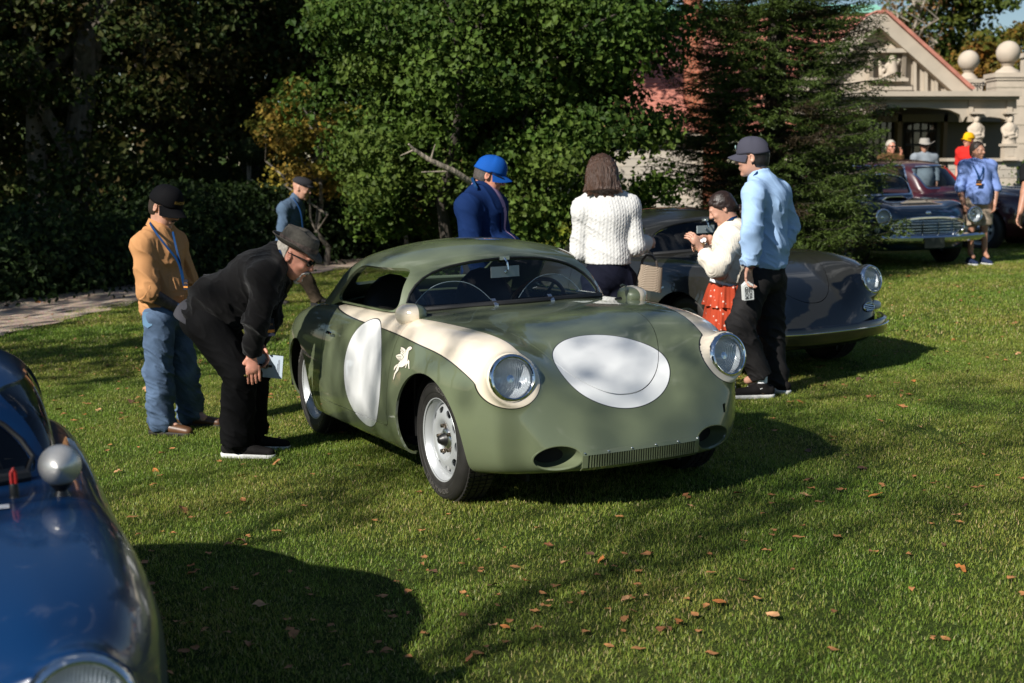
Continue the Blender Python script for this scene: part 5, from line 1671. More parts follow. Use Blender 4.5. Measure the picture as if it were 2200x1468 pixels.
def shoe(pr, s, m, sole, toe_dir, L=.27, lift=.0, name='shoe', high=.0):
    """low shoe or boot on joint an<s>"""
    a = pr.J['an' + s].copy(); d = unit([toe_dir[0], toe_dir[1], 0]); gnd = float(gz(a[0] + pr.o[0])) - pr.o[2] + lift
    z = gnd
    heel = np.array([a[0], a[1], z]) - d * .055
    e = bpy.data.objects.new(name, None); COL.objects.link(e); e.parent = pr.root
    S = CSDF(np.minimum(heel, heel + d * L) - .12 - np.array([0, 0, .0]), np.maximum(heel, heel + d * L) + np.array([.12, .12, .26]), min(pr.h, .006))
    lat = np.array([-d[1], d[0], 0])
    S.cone(heel + np.array([0, 0, .05]), heel + d * .10 + np.array([0, 0, .055]), .040, .040, .02)
    S.cone(heel + d * .10 + np.array([0, 0, .05]), heel + d * (L - .045) + np.array([0, 0, .034]), .042, .034, .02, flat=(np.array([0, 0, 1.0]), 1.15))
    S.cone(heel + d * .035 + np.array([0, 0, .05]), heel + d * .05 + np.array([0, 0, .10 + high]), .042, .044, .02)
    S.cut(heel + np.array([0, 0, .016]), (0, 0, -1)); S.cut(heel + np.array([0, 0, .105 + high]), (0, 0, 1))
    pr.out('upper', S, m, e)
    S = CSDF(np.minimum(heel, heel + d * L) - .1, np.maximum(heel, heel + d * L) + .1, min(pr.h, .005))
    S.cone(heel + np.array([0, 0, .02]), heel + d * .10 + np.array([0, 0, .02]), .042, .040, .02)
    S.cone(heel + d * .10 + np.array([0, 0, .02]), heel + d * (L - .045) + np.array([0, 0, .02]), .043, .038, .02)
    S.cut(heel + np.array([0, 0, .026]), (0, 0, 1)); S.cut(heel + np.array([0, 0, -.004]), (0, 0, -1))
    pr.out('sole', S, sole, e)
    return e
WHITE_SOLE = mat('white_rubber', (.62, .62, .6), .6, var=.1)
DARK_SOLE = mat('dark_sole', (.02, .017, .014), .7)
# ---------------------------------------------------------------- the visitors
def body_base(p, arms=(2, 2), jaw=1.0, hands=None, skin=SKIN, eyes=True, legs=True):
    """one continuous skin figure; clothes are children over it"""
    S = p.sdf()
    p.torso(S, -.006)
    for s in 'RL':
        p.arm(S, s, -.002, 2.0, cap=False)
        if legs: p.leg(S, s, -.006, 2.0, cap=False); S.cone(p.J['an' + s], p.J['an' + s] + p.bf * .1 - np.array([0, 0, .045]), .036, .026, .02)
    p.head_shape(S, jaw=jaw)
    for h_ in (hands or []): p.hand(S, *h_)
    o = p.out('body', S, skin)
    if eyes: p.eyes()
    return o
A = np.array

# ---- young man in a tan shirt and jeans
def cowboy():
    d = G(372, 930)[1]
    J = dict(neck=(343, 487, .02), chest=(345, 545, 0), waist=(354, 620, 0), pelvis=(352, 668, 0),
             shR=(308, 525, -.14), elR=(318, 628, -.20), wrR=(383, 664, -.10), shL=(378, 522, .15), elL=(398, 600, .2), wrL=(388, 655, .12),
             hipR=(343, 682, -.085), hipL=(371, 682, .085), knR=(340, 795, -.06), anR=(348, 900, -.05), knL=(396, 795, .12), anL=(410, 882, .2))
    p = Person('young man in tan shirt, blue jeans and black cap looking down', d, J, (.93, -.36, 0), ((355, 446, 0), (.80, -.42, -.44)), 1.0, girth=.93)
    body_base(p, hands=[('R', A([.8, .15, -.3]), A([.2, -.3, .8]), A([.1, .8, .1]), .5)])
    S = p.sdf(); p.arm(S, 'R', .004, 2.0, cap=True); S.cut(p.J['elR'] + (p.J['wrR'] - p.J['elR']) * .12, p.J['elR'] - p.J['wrR'])
    p.out('tattooed_forearm', S, TATTOO)
    tan = cloth('tan_twill', (.46, .232, .100), var=.08, bump=.3)
    S = p.sdf(); p.torso(S, .014, hips=False, neckcut=True); S.cone(p.J['waist'], p.J['pelvis'] + A([0, 0, .02]), .15, .155, .05, flat=(p.bf, 1.1))
    S.cut(p.J['pelvis'] + A([0, 0, -.012]), (.12, 0, -1))
    for s in 'RL': p.arm(S, s, .014, 1.08, k=.03, rad=(.056, .052, .052, .05))
    wr = folds(3, .013, (11, 11, 7), [p.J['elR'][2], p.J['waist'][2]], [.14, .12], .55)
    so = p.out('shirt', S, tan, None, wr)
    mb = S = p.sdf()
    for s in 'RL':
        a, b = p.J['el' + s], p.J['wr' + s]; dd = unit(b - a)
        S.capcone(a - dd * .03, a + dd * .045, .070, .068, .004, capa=True)
    p.out('rolled_cuff', S, tan, None, folds(9, .006, (16, 16, 22)))
    # open collar, placket, chest pocket
    n = p.J['neck']
    mb = MB()
    for sgn in (-1, 1):
        L = p.bl * sgn
        pts = [n + L * .062 - p.bf * .035 + A([0, 0, .055]), n + L * .070 + p.bf * .03 + A([0, 0, .035]), n + L * .052 + p.bf * .085 + A([0, 0, -.012]), n + L * .016 + p.bf * .10 + A([0, 0, -.05]), n + L * .075 + p.bf * .075 + A([0, 0, -.055]), n + L * .098 + p.bf * .02 + A([0, 0, -.005]), n + L * .085 - p.bf * .04 + A([0, 0, .02])]
        mb.add(pts + [q + A([0, 0, -.006]) + L * .004 for q in pts], [[0, 1, 6], [1, 5, 6], [1, 2, 5], [2, 4, 5], [2, 3, 4], [7, 13, 8], [8, 13, 12], [8, 12, 9], [9, 12, 11], [9, 11, 10]] + [[i, (i + 1) % 7, 7 + (i + 1) % 7, 7 + i] for i in range(7)])
    mb.mk('collar', tan, p.root)
    denim = cloth('blue_denim', (.078, .118, .190), var=.4, vscale=7, bump=.4)
    S = p.sdf(); p.pelvis(S, .008)
    for s in 'RL':
        p.leg(S, s, .012, 2.06, rad=(.094, .078, .078, .078))
        a, b = p.J['kn' + s], p.J['an' + s]; S.cone(a, b - A([0, 0, .01]), .076, .082, .02)
    S.cut(A([0, 0, .028]), (0, 0, -1)); S.cut(p.J['waist'] - A([0, 0, .015]), (0, 0, 1))
    p.out('jeans', S, denim, None, folds(5, .013, (9, 9, 19), [.10, p.J['knR'][2]], [.18, .13], .35))
    c = p.J['hipR'] + A([-.055, -.085, .0])
    q = [c + A([x_, y_, z_]) for x_, y_, z_ in ((-.035, .030, .04), (.03, .004, .042), (.03, .002, -.04), (.0, .01, -.058), (-.032, .026, -.04))]
    mk('jeans_pocket', np.array(q) + A([0, -.012, 0]), [[[0, 1, 2, 3, 4]]], cloth('denim_light', (.11, .20, .31), var=.3), p.root)
    boot = mat('brown_boot', (.10, .045, .02), .45, var=.3, vscale=20)
    for s, td in (('R', (.92, -.35)), ('L', (.95, -.2))): shoe(p, s, boot, DARK_SOLE, td, .29, name='boot')
    cap_m = cloth('black_cap', (.004, .004, .005), .8, bump=.2); p.cap(cap_m, bill=.08, tip=.012, deep=.014)
    # cap patch: gold script over a small blue mountain line
    V, F = text_mesh('RHODES', .026, 0, .001); t_ = V[:, 0] / .105
    Pp = np.stack([(.1165) * np.cos(t_) - .008 + 0 * t_, .100 * np.sin(t_), .078 + V[:, 1] + .006 * 0], 1); Pp[:, 0] -= (Pp[:, 2] - .06) * .18
    mk('cap_patch', p.hc + Pp @ p.H.T, [F], mat('patch_gold', (.32, .17, .02), .6), p.root, smooth=False)
    p.hair(mat('dark_hair', (.022, .013, .008), .6), .007, [((0, 0, .034), (0, 0, 1)), ((-.012, 0, 0), (1, 0, .1)), ((0, 0, -.075), (0, 0, -1))])
    S = p.sdf(p.hc - .16, p.hc + .16, .004); S.cone(p.hp(.100, -.022, -.046), p.hp(.106, 0, -.042), .005, .006, .004); S.cone(p.hp(.106, 0, -.042), p.hp(.100, .022, -.046), .006, .005, .004)
    p.out('moustache', S, mat('dark_hair', (.022, .013, .008), .6))
    p.lanyard([(318, 472, .0), (335, 500, -.16), (362, 535, -.19), (383, 565, -.17), (392, 600, -.15), (398, 622, -.14)])
    p.lanyard([(371, 498, -.03), (378, 530, -.14), (388, 572, -.16), (394, 600, -.15)])
    p.badge(399, 612, -.155, 9, 22); 
    MB().tube([p.J['wrR'] + A([.0, -.03, -.03]), p.J['wrR'] + A([.0, -.04, .0]), p.J['wrR'] + A([.01, -.02, .035])], .008, 6).mk('wristband', mat('wristband_blue', (.35, .42, .55), .6), p.root)
    return p
cowboy()

# ---- older man bending to look into the car
def bender():
    d = G(505, 978)[1]
    J = dict(neck=(606, 548, .02), chest=(543, 598, 0), waist=(466, 648, 0), pelvis=(444, 682, 0),
             shR=(572, 590, -.19), elR=(552, 690, -.23), wrR=(540, 762, -.17), shL=(592, 585, .18), elL=(575, 690, .2), wrL=(553, 738, .10),
             hipR=(446, 700, -.09), hipL=(456, 700, .10), knR=(516, 805, -.10), anR=(508, 945, -.06), knL=(540, 805, .14), anL=(540, 925, .16))
    p = Person('older man in black with grey trilby bending over, hand on knee', d, J, (.97, -.12, 0), ((634, 553, -.02), (.86, -.20, -.42), (.30, 0, .95)), 1.05, girth=1.06)
    p.bf = unit([.55, -.1, -.83]); 
    body_base(p, skin=SKIN_RED, eyes=False, hands=[('R', A([.10, -.15, -.8]), A([-.75, -.2, -.1]), A([.25, .9, -.2]), .22), ('L', A([.35, -.1, -.6]), A([.3, -.3, .3]), A([.0, -.3, -.6]), .55)])
    blk = cloth('black_knit', (.0050, .0047, .0050), .95, bump=.3, bscale=400, sheen=.12)
    S = p.sdf(); p.torso(S, .02, hips=False, k=.07); S.cone(p.J['chest'] + A([.02, 0, -.05]), p.J['waist'] + A([.05, 0, -.05]), .15, .14, .06)
    ax = unit(p.J['waist'] - p.J['chest'])
    S.cone(p.J['waist'], p.J['pelvis'] + A([.015, 0, .0]), .165, .165, .06)
    S.cut(p.J['pelvis'] + A([.01, 0, -.05]), A([-.5, 0, -.86]))
    for s in 'RL': p.arm(S, s, .016, 1.97, k=.035, rad=(.062, .055, .054, .036))
    S.cone(p.J['neck'] - A([.02, 0, 0]), p.J['neck'] + A([.012, 0, .010]), .075, .07, .02)
    p.out('sweater', S, blk, None, folds(12, .013, (9, 9, 12), [p.J['waist'][2], p.J['elR'][2]], [.14, .12], .4))
    S = p.sdf(); c = p.J['pelvis']; S.cone(c + A([-.055, 0, -.02]), c + A([.04, 0, -.075]), .14, .13, .03); S.cut(c + A([0, 0, -.075]), A([-.45, 0, -.9]))
    p.out('undershirt', S, cloth('grey_jersey', (.05, .05, .058), .9))
    trs = cloth('black_trousers', (.0045, .0045, .005), .85, bump=.3, bscale=350)
    S = p.sdf(); p.pelvis(S, .004, .06)
    for s in 'RL':
        p.leg(S, s, .014, 2.05, rad=(.105, .088, .086, .080)); S.cone(p.J['kn' + s], p.J['an' + s], .088, .084, .02)
    S.cut(p.J['pelvis'] + A([-.02, 0, .045]), A([.35, 0, .94])) if False else None
    S.cut(A([0, 0, .045]), (0, 0, -1))
    p.out('trousers', S, trs, None, folds(8, .010, (8, 8, 11), [p.J['knR'][2], .12], [.16, .15], .35))
    sh = cloth('black_mesh_shoe', (.012, .011, .011), .7)
    for s, td in (('R', (.97, -.2)), ('L', (.97, -.1))): shoe(p, s, sh, WHITE_SOLE, td, .30)
    # trilby
    h_ = bpy.data.objects.new('trilby', None); COL.objects.link(h_); h_.parent = p.root
    felt = cloth('grey_straw', (.085, .078, .066), .9, bump=.8, bscale=130, var=.2, vscale=60)
    def hatp(V): return p.hc + (np.asarray(V) * p.hs) @ p.H.T
    nu = 48; V = []; F = []
    prof = [(.150, .045), (.145, .052), (.126, .050), (.112, .050), (.108, .060), (.105, .085), (.100, .115), (.090, .142), (.070, .152), (.035, .146), (.001, .142)]
    for i, (r_, z_) in enumerate(prof):
        for j in range(nu):
            th = 2 * np.pi * j / nu; c_, s_ = math.cos(th), math.sin(th)
            f = r_ * (1.06 if i < 4 else 1.06) * c_ - .012; l = r_ * (.86 if i < 4 else .84) * s_; u = z_
            if i < 3: u += (.030 * abs(s_) ** 2 + (.026 if c_ < 0 else -.020) * abs(c_) ** 2) * (3 - i) / 3
            if i >= 6: u -= .020 * max(0, c_) * (i - 5) / 5; l *= 1 - .22 * max(0, c_) * (i - 5) / 5
            if i >= 8: u -= .022 * (1 - abs(s_))
            V.append([f, l, u + .008])
    for i in range(len(prof) - 1):
        for j in range(nu): F.append([i * nu + j, i * nu + (j + 1) % nu, (i + 1) * nu + (j + 1) % nu, (i + 1) * nu + j])
    V = np.array(V); n0 = len(V); V2 = V - np.array([0, 0, .005])
    V3 = hatp(np.concatenate([V, V2])); F3 = F + [[q + n0 for q in f[::-1]] for f in F] + [[j, n0 + j, n0 + (j + 1) % nu, (j + 1) % nu] for j in range(nu)]
    mk('hat_felt', V3, [F3], felt, h_)
    Bv = []; 
    for u_ in (.066, .092):
        for j in range(nu):
            th = 2 * np.pi * j / nu; Bv.append([.1085 * 1.065 * math.cos(th) - .012, .1085 * .85 * math.sin(th), u_ - .012 * max(0, math.cos(th)) * 0])
    mk('hat_band', hatp(Bv), [[[j, (j + 1) % nu, nu + (j + 1) % nu, nu + j] for j in range(nu)]], mat('hat_band_print', (.09, .065, .055), .8, var=.7, vscale=45), h_)
    grey = mat('grey_hair', (.42, .38, .32), .6, var=.25, vscale=60)
    p.hair(grey, .009, [((0, 0, .060), (0, 0, 1)), ((-.028, 0, 0), (1, 0, .05)), ((0, 0, -.062), (0, 0, -1))])
    S = p.sdf(p.hc - .18, p.hc + .18, .004)
    S.cone(p.hp(.064, 0, -.112), p.hp(.078, 0, -.098), .019, .016, .012); S.cone(p.hp(.096, -.026, -.052), p.hp(.104, 0, -.044), .007, .008, .006); S.cone(p.hp(.104, 0, -.044), p.hp(.096, .026, -.052), .008, .007, .006)
    for s in (-1, 1): S.cone(p.hp(.086, s * .028, -.058), p.hp(.070, s * .022, -.10), .004, .009, .008)
    p.out('goatee', S, mat('white_beard', (.45, .43, .40), .8, var=.2, vscale=90), None, lambda V: .003 * vnoise(V * 160, 4))
    p.glasses()
    p.lanyard([(592, 528, .03), (599, 536, -.07), (605, 552, -.09), (606, 566, -.07)])
    p.lanyard([(590, 590, -.02), (584, 625, .02), (579, 650, .02), (577, 668, .02)])
    p.lanyard([(577, 668, .02), (575, 684, .02)], w=.005)
    e = p.badge(575, 704, .02, 30, 38, tilt=-.08)
    # ring and wristband
    MB().lathe([(.0115, -.005), (.013, 0), (.0115, .005)], c=p.J['wrR'] + A([-.03, -.03, -.115]), axis=A([.2, 0, -1]), n=16).mk('ring', mat('gold', (.6, .42, .15), .25, 1.0), p.root)
    # the booklet he holds
    c = W(579, 787, d + .06); s = d / FPX
    bk = empty('booklet', c, 'pale booklet with a printed wristwatch in the bent man\'s hand', 'booklet')
    bk.rotation_euler = (0, math.radians(5), math.radians(-8))
    MB().box((0, 0, 0), (.160, .004, .135)).mk('cover', mat('booklet_blue', (.42, .50, .58), .5), bk)
    mb = MB().box((-.052, -.0035, .003), (.022, .002, .014)).box((.006, -.0035, .001), (.022, .002, .014)); mb.mk('watch_strap_print', mat('print_black', (.01, .01, .01), .5), bk)
    MB().lathe([(.001, .002), (.019, .002), (.021, 0)], c=(-.023, -.0025, .002), axis=(0, -1, 0), n=28).mk('watch_bezel_print', mat('print_gold', (.30, .27, .18), .5), bk)
    MB().lathe([(.001, .003), (.0155, .003), (.0157, 0)], c=(-.023, -.0025, .002), axis=(0, -1, 0), n=28).mk('watch_dial_print', mat('print_black', (.01, .01, .01), .5), bk)
    mb = MB()
    for x_, z_ in ((-.028, .007), (-.018, .007), (-.023, -.006)): mb.lathe([(.001, .0036), (.0042, .0036)], c=(x_, -.0025, z_), axis=(0, -1, 0), n=14)
    mb.mk('watch_subdial_print', mat('print_silver', (.5, .5, .5), .5), bk)
    mb = MB()
    for i, (h0, h1) in enumerate(((-.045, .045), (-.045, .042), (-.02, .02))): mb.box((.060 - i * .006, -.0028, (h0 + h1) / 2), (.0022, .0012, h1 - h0))
    mb.mk('text_print', mat('print_grey', (.18, .2, .23), .5), bk)
bender()

# ---- walker in a flat cap on the path side
def walker():
    d = G(672, 655)[1]
    J = dict(neck=(634, 432, 0), chest=(626, 462, 0), waist=(620, 520, 0), pelvis=(620, 550, 0), shR=(612, 448, -.17), elR=(606, 505, -.2), wrR=(632, 545, -.16), shL=(640, 446, .17), elL=(640, 505, .2), wrL=(655, 540, .15),
             hipR=(617, 556, -.09), hipL=(626, 556, .09), knR=(660, 605, -.06), anR=(684, 648, -.06), knL=(612, 610, .1), anL=(585, 655, .1))
    p = Person('man in slate blue shirt and flat cap walking beside the path', d, J, (1, -.1, 0), ((648, 406, 0), (.93, -.2, -.25)), 1.05, h=.009)
    body_base(p, eyes=False)
    S = p.sdf(); p.torso(S, .018, hips=False); S.cone(p.J['waist'], p.J['pelvis'], .15, .155, .05); S.cut(p.J['pelvis'] - A([0, 0, .06]), (0, 0, -1))
    for s in 'RL': p.arm(S, s, .016, 1.95, k=.03)
    S.cone(p.J['neck'], p.J['neck'] + A([.005, 0, .045]), .07, .064, .02)
    p.out('shirt', S, cloth('slate_blue', (.075, .115, .175), var=.08), None, folds(4, .010, (9, 9, 10)))
    S = p.sdf(); p.pelvis(S, .008)
    for s in 'RL': p.leg(S, s, .012, 2.0, rad=(.095, .075, .072, .06))
    p.out('trousers', S, cloth('olive_brown', (.075, .055, .038)), None, folds(6, .010, (9, 9, 14)))
    for s in 'RL': shoe(p, s, mat('dark_leather', (.02, .015, .012), .5), DARK_SOLE, (1, -.1), .28)
    S = p.sdf(p.hc - .2, p.hc + .2, .006); p.hell(S, (.0, 0, .075), (.125, .095, .062), .01); p.hell(S, (.10, 0, .052), (.05, .07, .014), .02); S.cut(p.hp(0, 0, .045), p.H @ A([-.12, 0, -1]))
    p.out('flat_cap', S, cloth('charcoal_wool', (.03, .03, .034), .95, bump=.5))
    p.lanyard([(627, 418, .02), (634, 432, -.12), (645, 455, -.16), (650, 490, -.17)])
walker()

# ---- man in the blue blazer
def blazer():
    d = 10.7
    fy = 346 + 1.66 * FPX / d
    J = dict(neck=(1033, 412, 0), chest=(1040, 462, 0), waist=(1046, 545, 0), pelvis=(1044, 590, 0), shR=(1006, 443, -.20), elR=(1010, 530, -.25), wrR=(1040, 600, -.2), shL=(1062, 440, .20), elL=(1080, 520, .25), wrL=(1085, 590, .15),
             hipR=(1036, 600, -.09), hipL=(1050, 600, .09), knR=(1038, fy - 125, -.08), anR=(1036, fy - 22, -.08), knL=(1052, fy - 125, .09), anL=(1050, fy - 22, .09))
    p = Person('heavyset man in blue blazer and blue cap with white stripe', d, J, (.93, -.36, 0), ((1052, 378, 0), (.93, -.05, -.36)), 1.08, girth=1.30)
    body_base(p, jaw=1.15, skin=SKIN_RED, eyes=False)
    blue = cloth('royal_navy_wool', (.007, .022, .085), .85, bump=.25, bscale=420)
    S = p.sdf(); p.torso(S, .014, hips=False, k=.07, belly=.16); S.cone(p.J['waist'], p.J['pelvis'] - A([0, 0, .12]), .195, .185, .06); S.cut(p.J['pelvis'] - A([0, 0, .16]), (0, 0, -1))
    for s in 'RL': p.arm(S, s, .010, 1.97, k=.035, rad=(.070, .060, .058, .045))
    p.out('blazer', S, blue, None, folds(14, .011, (7, 7, 9), [p.J['elR'][2]], [.15], .5))
    lav = cloth('lilac_cotton', (.42, .27, .42), .8, bump=.1)
    S = p.sdf(); S.capcone(p.J['neck'] - A([0, 0, .03]), p.J['neck'] + A([.012, 0, .055]), .092, .080, .01); p.out('shirt_collar', S, lav)
    # shirt front and lapels laid along the belly
    def front(u, v, off):
        c = p.J['neck'] * (1 - v) + p.J['waist'] * v
        r_ = .11 + .10 * v ** .8
        a = u
        return c + p.bf * (r_ + off) * math.cos(a) + p.bl * (r_ + off) * math.sin(a) * 1.0
    S = p.sdf(); p.torso(S, .018, hips=False, k=.07, belly=.16); S.cone(p.J['waist'], p.J['pelvis'] - A([0, 0, .12]), .199, .189, .06)
    V, Q = S.mesh(); N = vnormals(V, Q)
    rel = V - p.J['neck']; lat = rel @ p.bl; fr = rel @ p.bf; dn = -rel[:, 2]
    wid = .045 - .10 * dn
    s_ = np.minimum(np.minimum(wid - np.abs(lat), fr - .0), dn + .05)
    v, f = clip(V + N * .0015, [Q], s_); mk('shirt', v, f, lav, p.root)
    s2 = np.minimum(np.minimum(-(wid - np.abs(lat)), wid + .045 - .03 * dn - np.abs(lat)), np.minimum(fr + .02, .40 - dn))
    v, f = clip(V + N * .006, [Q], s2); n2 = vnormals(v, f[0]) if len(f) else None
    if f: mk('lapel', v, f, blue, p.root)
    S = p.sdf(); p.pelvis(S, .02)
    for s in 'RL': p.leg(S, s, .018, 2.0, rad=(.105, .08, .078, .065))
    p.out('trousers', S, cloth('charcoal_trousers', (.02, .02, .024)), None, folds(2, .008, (9, 9, 14)))
    for s in 'RL': shoe(p, s, mat('dark_leather', (.02, .015, .012), .5), DARK_SOLE, (.95, -.3), .29)
    p.hair(mat('greying_hair', (.06, .05, .045), .7, var=.4, vscale=70), .005, [((0, 0, .030), (0, 0, 1)), ((-.016, 0, 0), (1, 0, .05)), ((0, 0, -.055), (0, 0, -1))])
    c = p.cap(cloth('royal_blue_cap', (.008, .075, .33), .75, bump=.2), bill=.07, back_hole=True, deep=.02, tip=.005)
    # white stripe up the front
    th = np.linspace(-.02, math.pi / 2 * .98, 14); V = []
    for t_ in th:
        for l_ in (-.017, .017): V.append([(.1135) * math.cos(t_) ** .72 - .008, l_ * (1 - .5 * t_ / 1.57), .103 * math.sin(t_) + .036 + .016 * math.sin(t_) * math.cos(t_) ** .72])
    mk('cap_stripe', p.hc + (np.array(V) * p.hs * 1.012) @ p.H.T, [[[2 * i, 2 * i + 1, 2 * i + 3, 2 * i + 2] for i in range(13)]], cloth('white_felt', (.75, .76, .78)), c)
    p.lanyard([(1014, 382, .02), (1018, 393, -.14), (1024, 405, -.17)], w=.02)
    p.glasses()
blazer()

# ---- woman in the white knit, seen from behind
def woman():
    d = 10.15
    fy = 346 + 1.63 * FPX / d
    J = dict(neck=(1298, 417, .03), chest=(1304, 468, 0), waist=(1306, 545, 0), pelvis=(1308, 590, 0), shL=(1254, 447, .0), elL=(1246, 540, .03), wrL=(1290, 560, .25), shR=(1348, 443, .02), elR=(1366, 530, -.02), wrR=(1390, 522, .22),
             hipL=(1284, 602, 0), hipR=(1332, 602, .02), knL=(1284, fy - 135, 0), anL=(1284, fy - 25, .02), knR=(1334, fy - 135, .02), anR=(1338, fy - 25, .04))
    p = Person('woman with long brown hair in a white cable-knit sweater, seen from behind', d, J, (.12, 1, 0), ((1293, 376, .03), (.25, .95, -.12)), 1.0, girth=.98)
    body_base(p, eyes=False, hands=[('R', A([.5, .7, 0]), A([0, .3, .7]), A([-.6, .5, 0]), .6)])
    # cable knit: diagonal cables in relief, real displacement plus fine stitch
    knit = mat('white_cable_knit', (.60, .595, .575), .95, var=.05, vscale=20, bump=.5, bscale=220, sheen=.2, dist=.004, spec=.2)
    S = p.sdf(); p.torso(S, .026, hips=False, k=.06); S.cone(p.J['waist'], p.J['pelvis'] - A([0, 0, -.01]), .158, .162, .05, flat=(p.bf, 1.15))
    S.cut(W(1306, 566, d) - p.o, (0, 0, -1))
    for s in 'RL': p.arm(S, s, .014, 1.85, k=.03, rad=(.060, .056, .054, .044))
    S.h = p.h
    def cable(V):
        u = (V[:, 0] + .45 * V[:, 1]) * 2 * np.pi / .024; w = V[:, 2] * 2 * np.pi / .030
        return .0030 * np.sin(u + .9 * np.sin(w)) * (.55 + .45 * np.sin(w + u * .5)) + folds(21, .006, (6, 6, 9))(V)
    p.out('sweater', S, knit, None, cable)
    navy = cloth('navy_trousers', (.008, .009, .018), .85)
    S = p.sdf(); p.pelvis(S, .012)
    for s in 'RL': p.leg(S, s, .016, 1.98, rad=(.10, .085, .084, .08))
    p.out('trousers', S, navy, None, folds(7, .008, (8, 8, 7)))
    for s in 'RL': shoe(p, s, mat('dark_leather', (.02, .015, .012), .5), DARK_SOLE, (.15, 1), .25)
    # long straight hair
    hm = mat('brown_hair', (.050, .022, .011), .42, var=.35, vscale=10, bump=.9, bscale=26, dist=.01, stretch=(9, 9, .6))
    S = p.sdf(p.hc - .3, p.hc + .2, .006)
    p.hell(S, (-.012, 0, .042), (.108, .090, .102), .02)
    S.cone(p.hp(-.01, 0, .04), W(1294, 388, d - .02) - p.o, .100, .112, .05, flat=(A([0, 1.0, 0]), 1.05))
    S.capcone(W(1294, 380, d - .02) - p.o, W(1295, 413, d - .045) - p.o, .114, .132, .06, flat=(A([0, 1.0, 0]), 1.4))
    for px, py in ((1254, 412), (1263, 421), (1272, 417), (1281, 424), (1290, 418), (1299, 425), (1308, 418), (1318, 424), (1327, 416), (1337, 413)):
        S.cone(W(1293 + (px - 1293) * .6, py - 22, d - .06) - p.o, W(px, py, d - .085) - p.o, .030, .008, .03)
    S.cut(p.hp(.06, 0, 0), p.H @ A([1, 0, 0]))
    def strands(V):
        u = V - p.hc
        return .0065 * vnoise(np.c_[u[:, 0] * 75, u[:, 1] * 60, u[:, 2] * 5], 5) + .004 * vnoise(np.c_[u[:, 0] * 160, u[:, 1] * 120, u[:, 2] * 9], 8)
    p.out('hair', S, hm, None, strands)
    # woven bag on her arm
    bm = mat('woven_leather', (.26, .205, .15), .6, bump=.0)
    bg = empty('handbag', W(1395, 598, d + .03), 'woven taupe leather tote on the woman\'s arm', 'bag')
    nu, nv = 72, 40; V = []; 
    for i in range(nv + 1):
        z_ = i / nv
        for j in range(nu):
            th = 2 * np.pi * j / nu; c_, s_ = math.cos(th), math.sin(th)
            ex = np.sign(c_) * abs(c_) ** .45; ey = np.sign(s_) * abs(s_) ** .45
            hw = .098 - .024 * z_; hd = .065 - .045 * z_
            wv = .0038 * math.sin(j * np.pi / 1.5 + (i % 2) * np.pi) * math.sin(i * np.pi / 1.0 + .5) if False else .0040 * (1 if (j // 2 + i // 2) % 2 else -1)
            V.append([ex * (hw + wv) + .012 * (1 - z_) * 0, ey * (hd + wv), z_ * .175])
    F = [[i * nu + j, i * nu + (j + 1) % nu, (i + 1) * nu + (j + 1) % nu, (i + 1) * nu + j] for i in range(nv) for j in range(nu)] + [list(range(nu))[::-1]]
    V = np.array(V); V[:, 2] -= .085; ang = .18; V = V @ np.array([[math.cos(ang), 0, math.sin(ang)], [0, 1, 0], [-math.sin(ang), 0, math.cos(ang)]]).T
    mk('bag_body', V, [F], bm, bg)
    MB().tube([(-.06, 0, .08), (-.05, .0, .13), (-.02, .02, .165), (.02, .02, .16), (.05, 0, .12), (.055, 0, .07)], .009, 8).mk('bag_handle', mat('dark_handle', (.04, .03, .024), .5), bg)
woman()

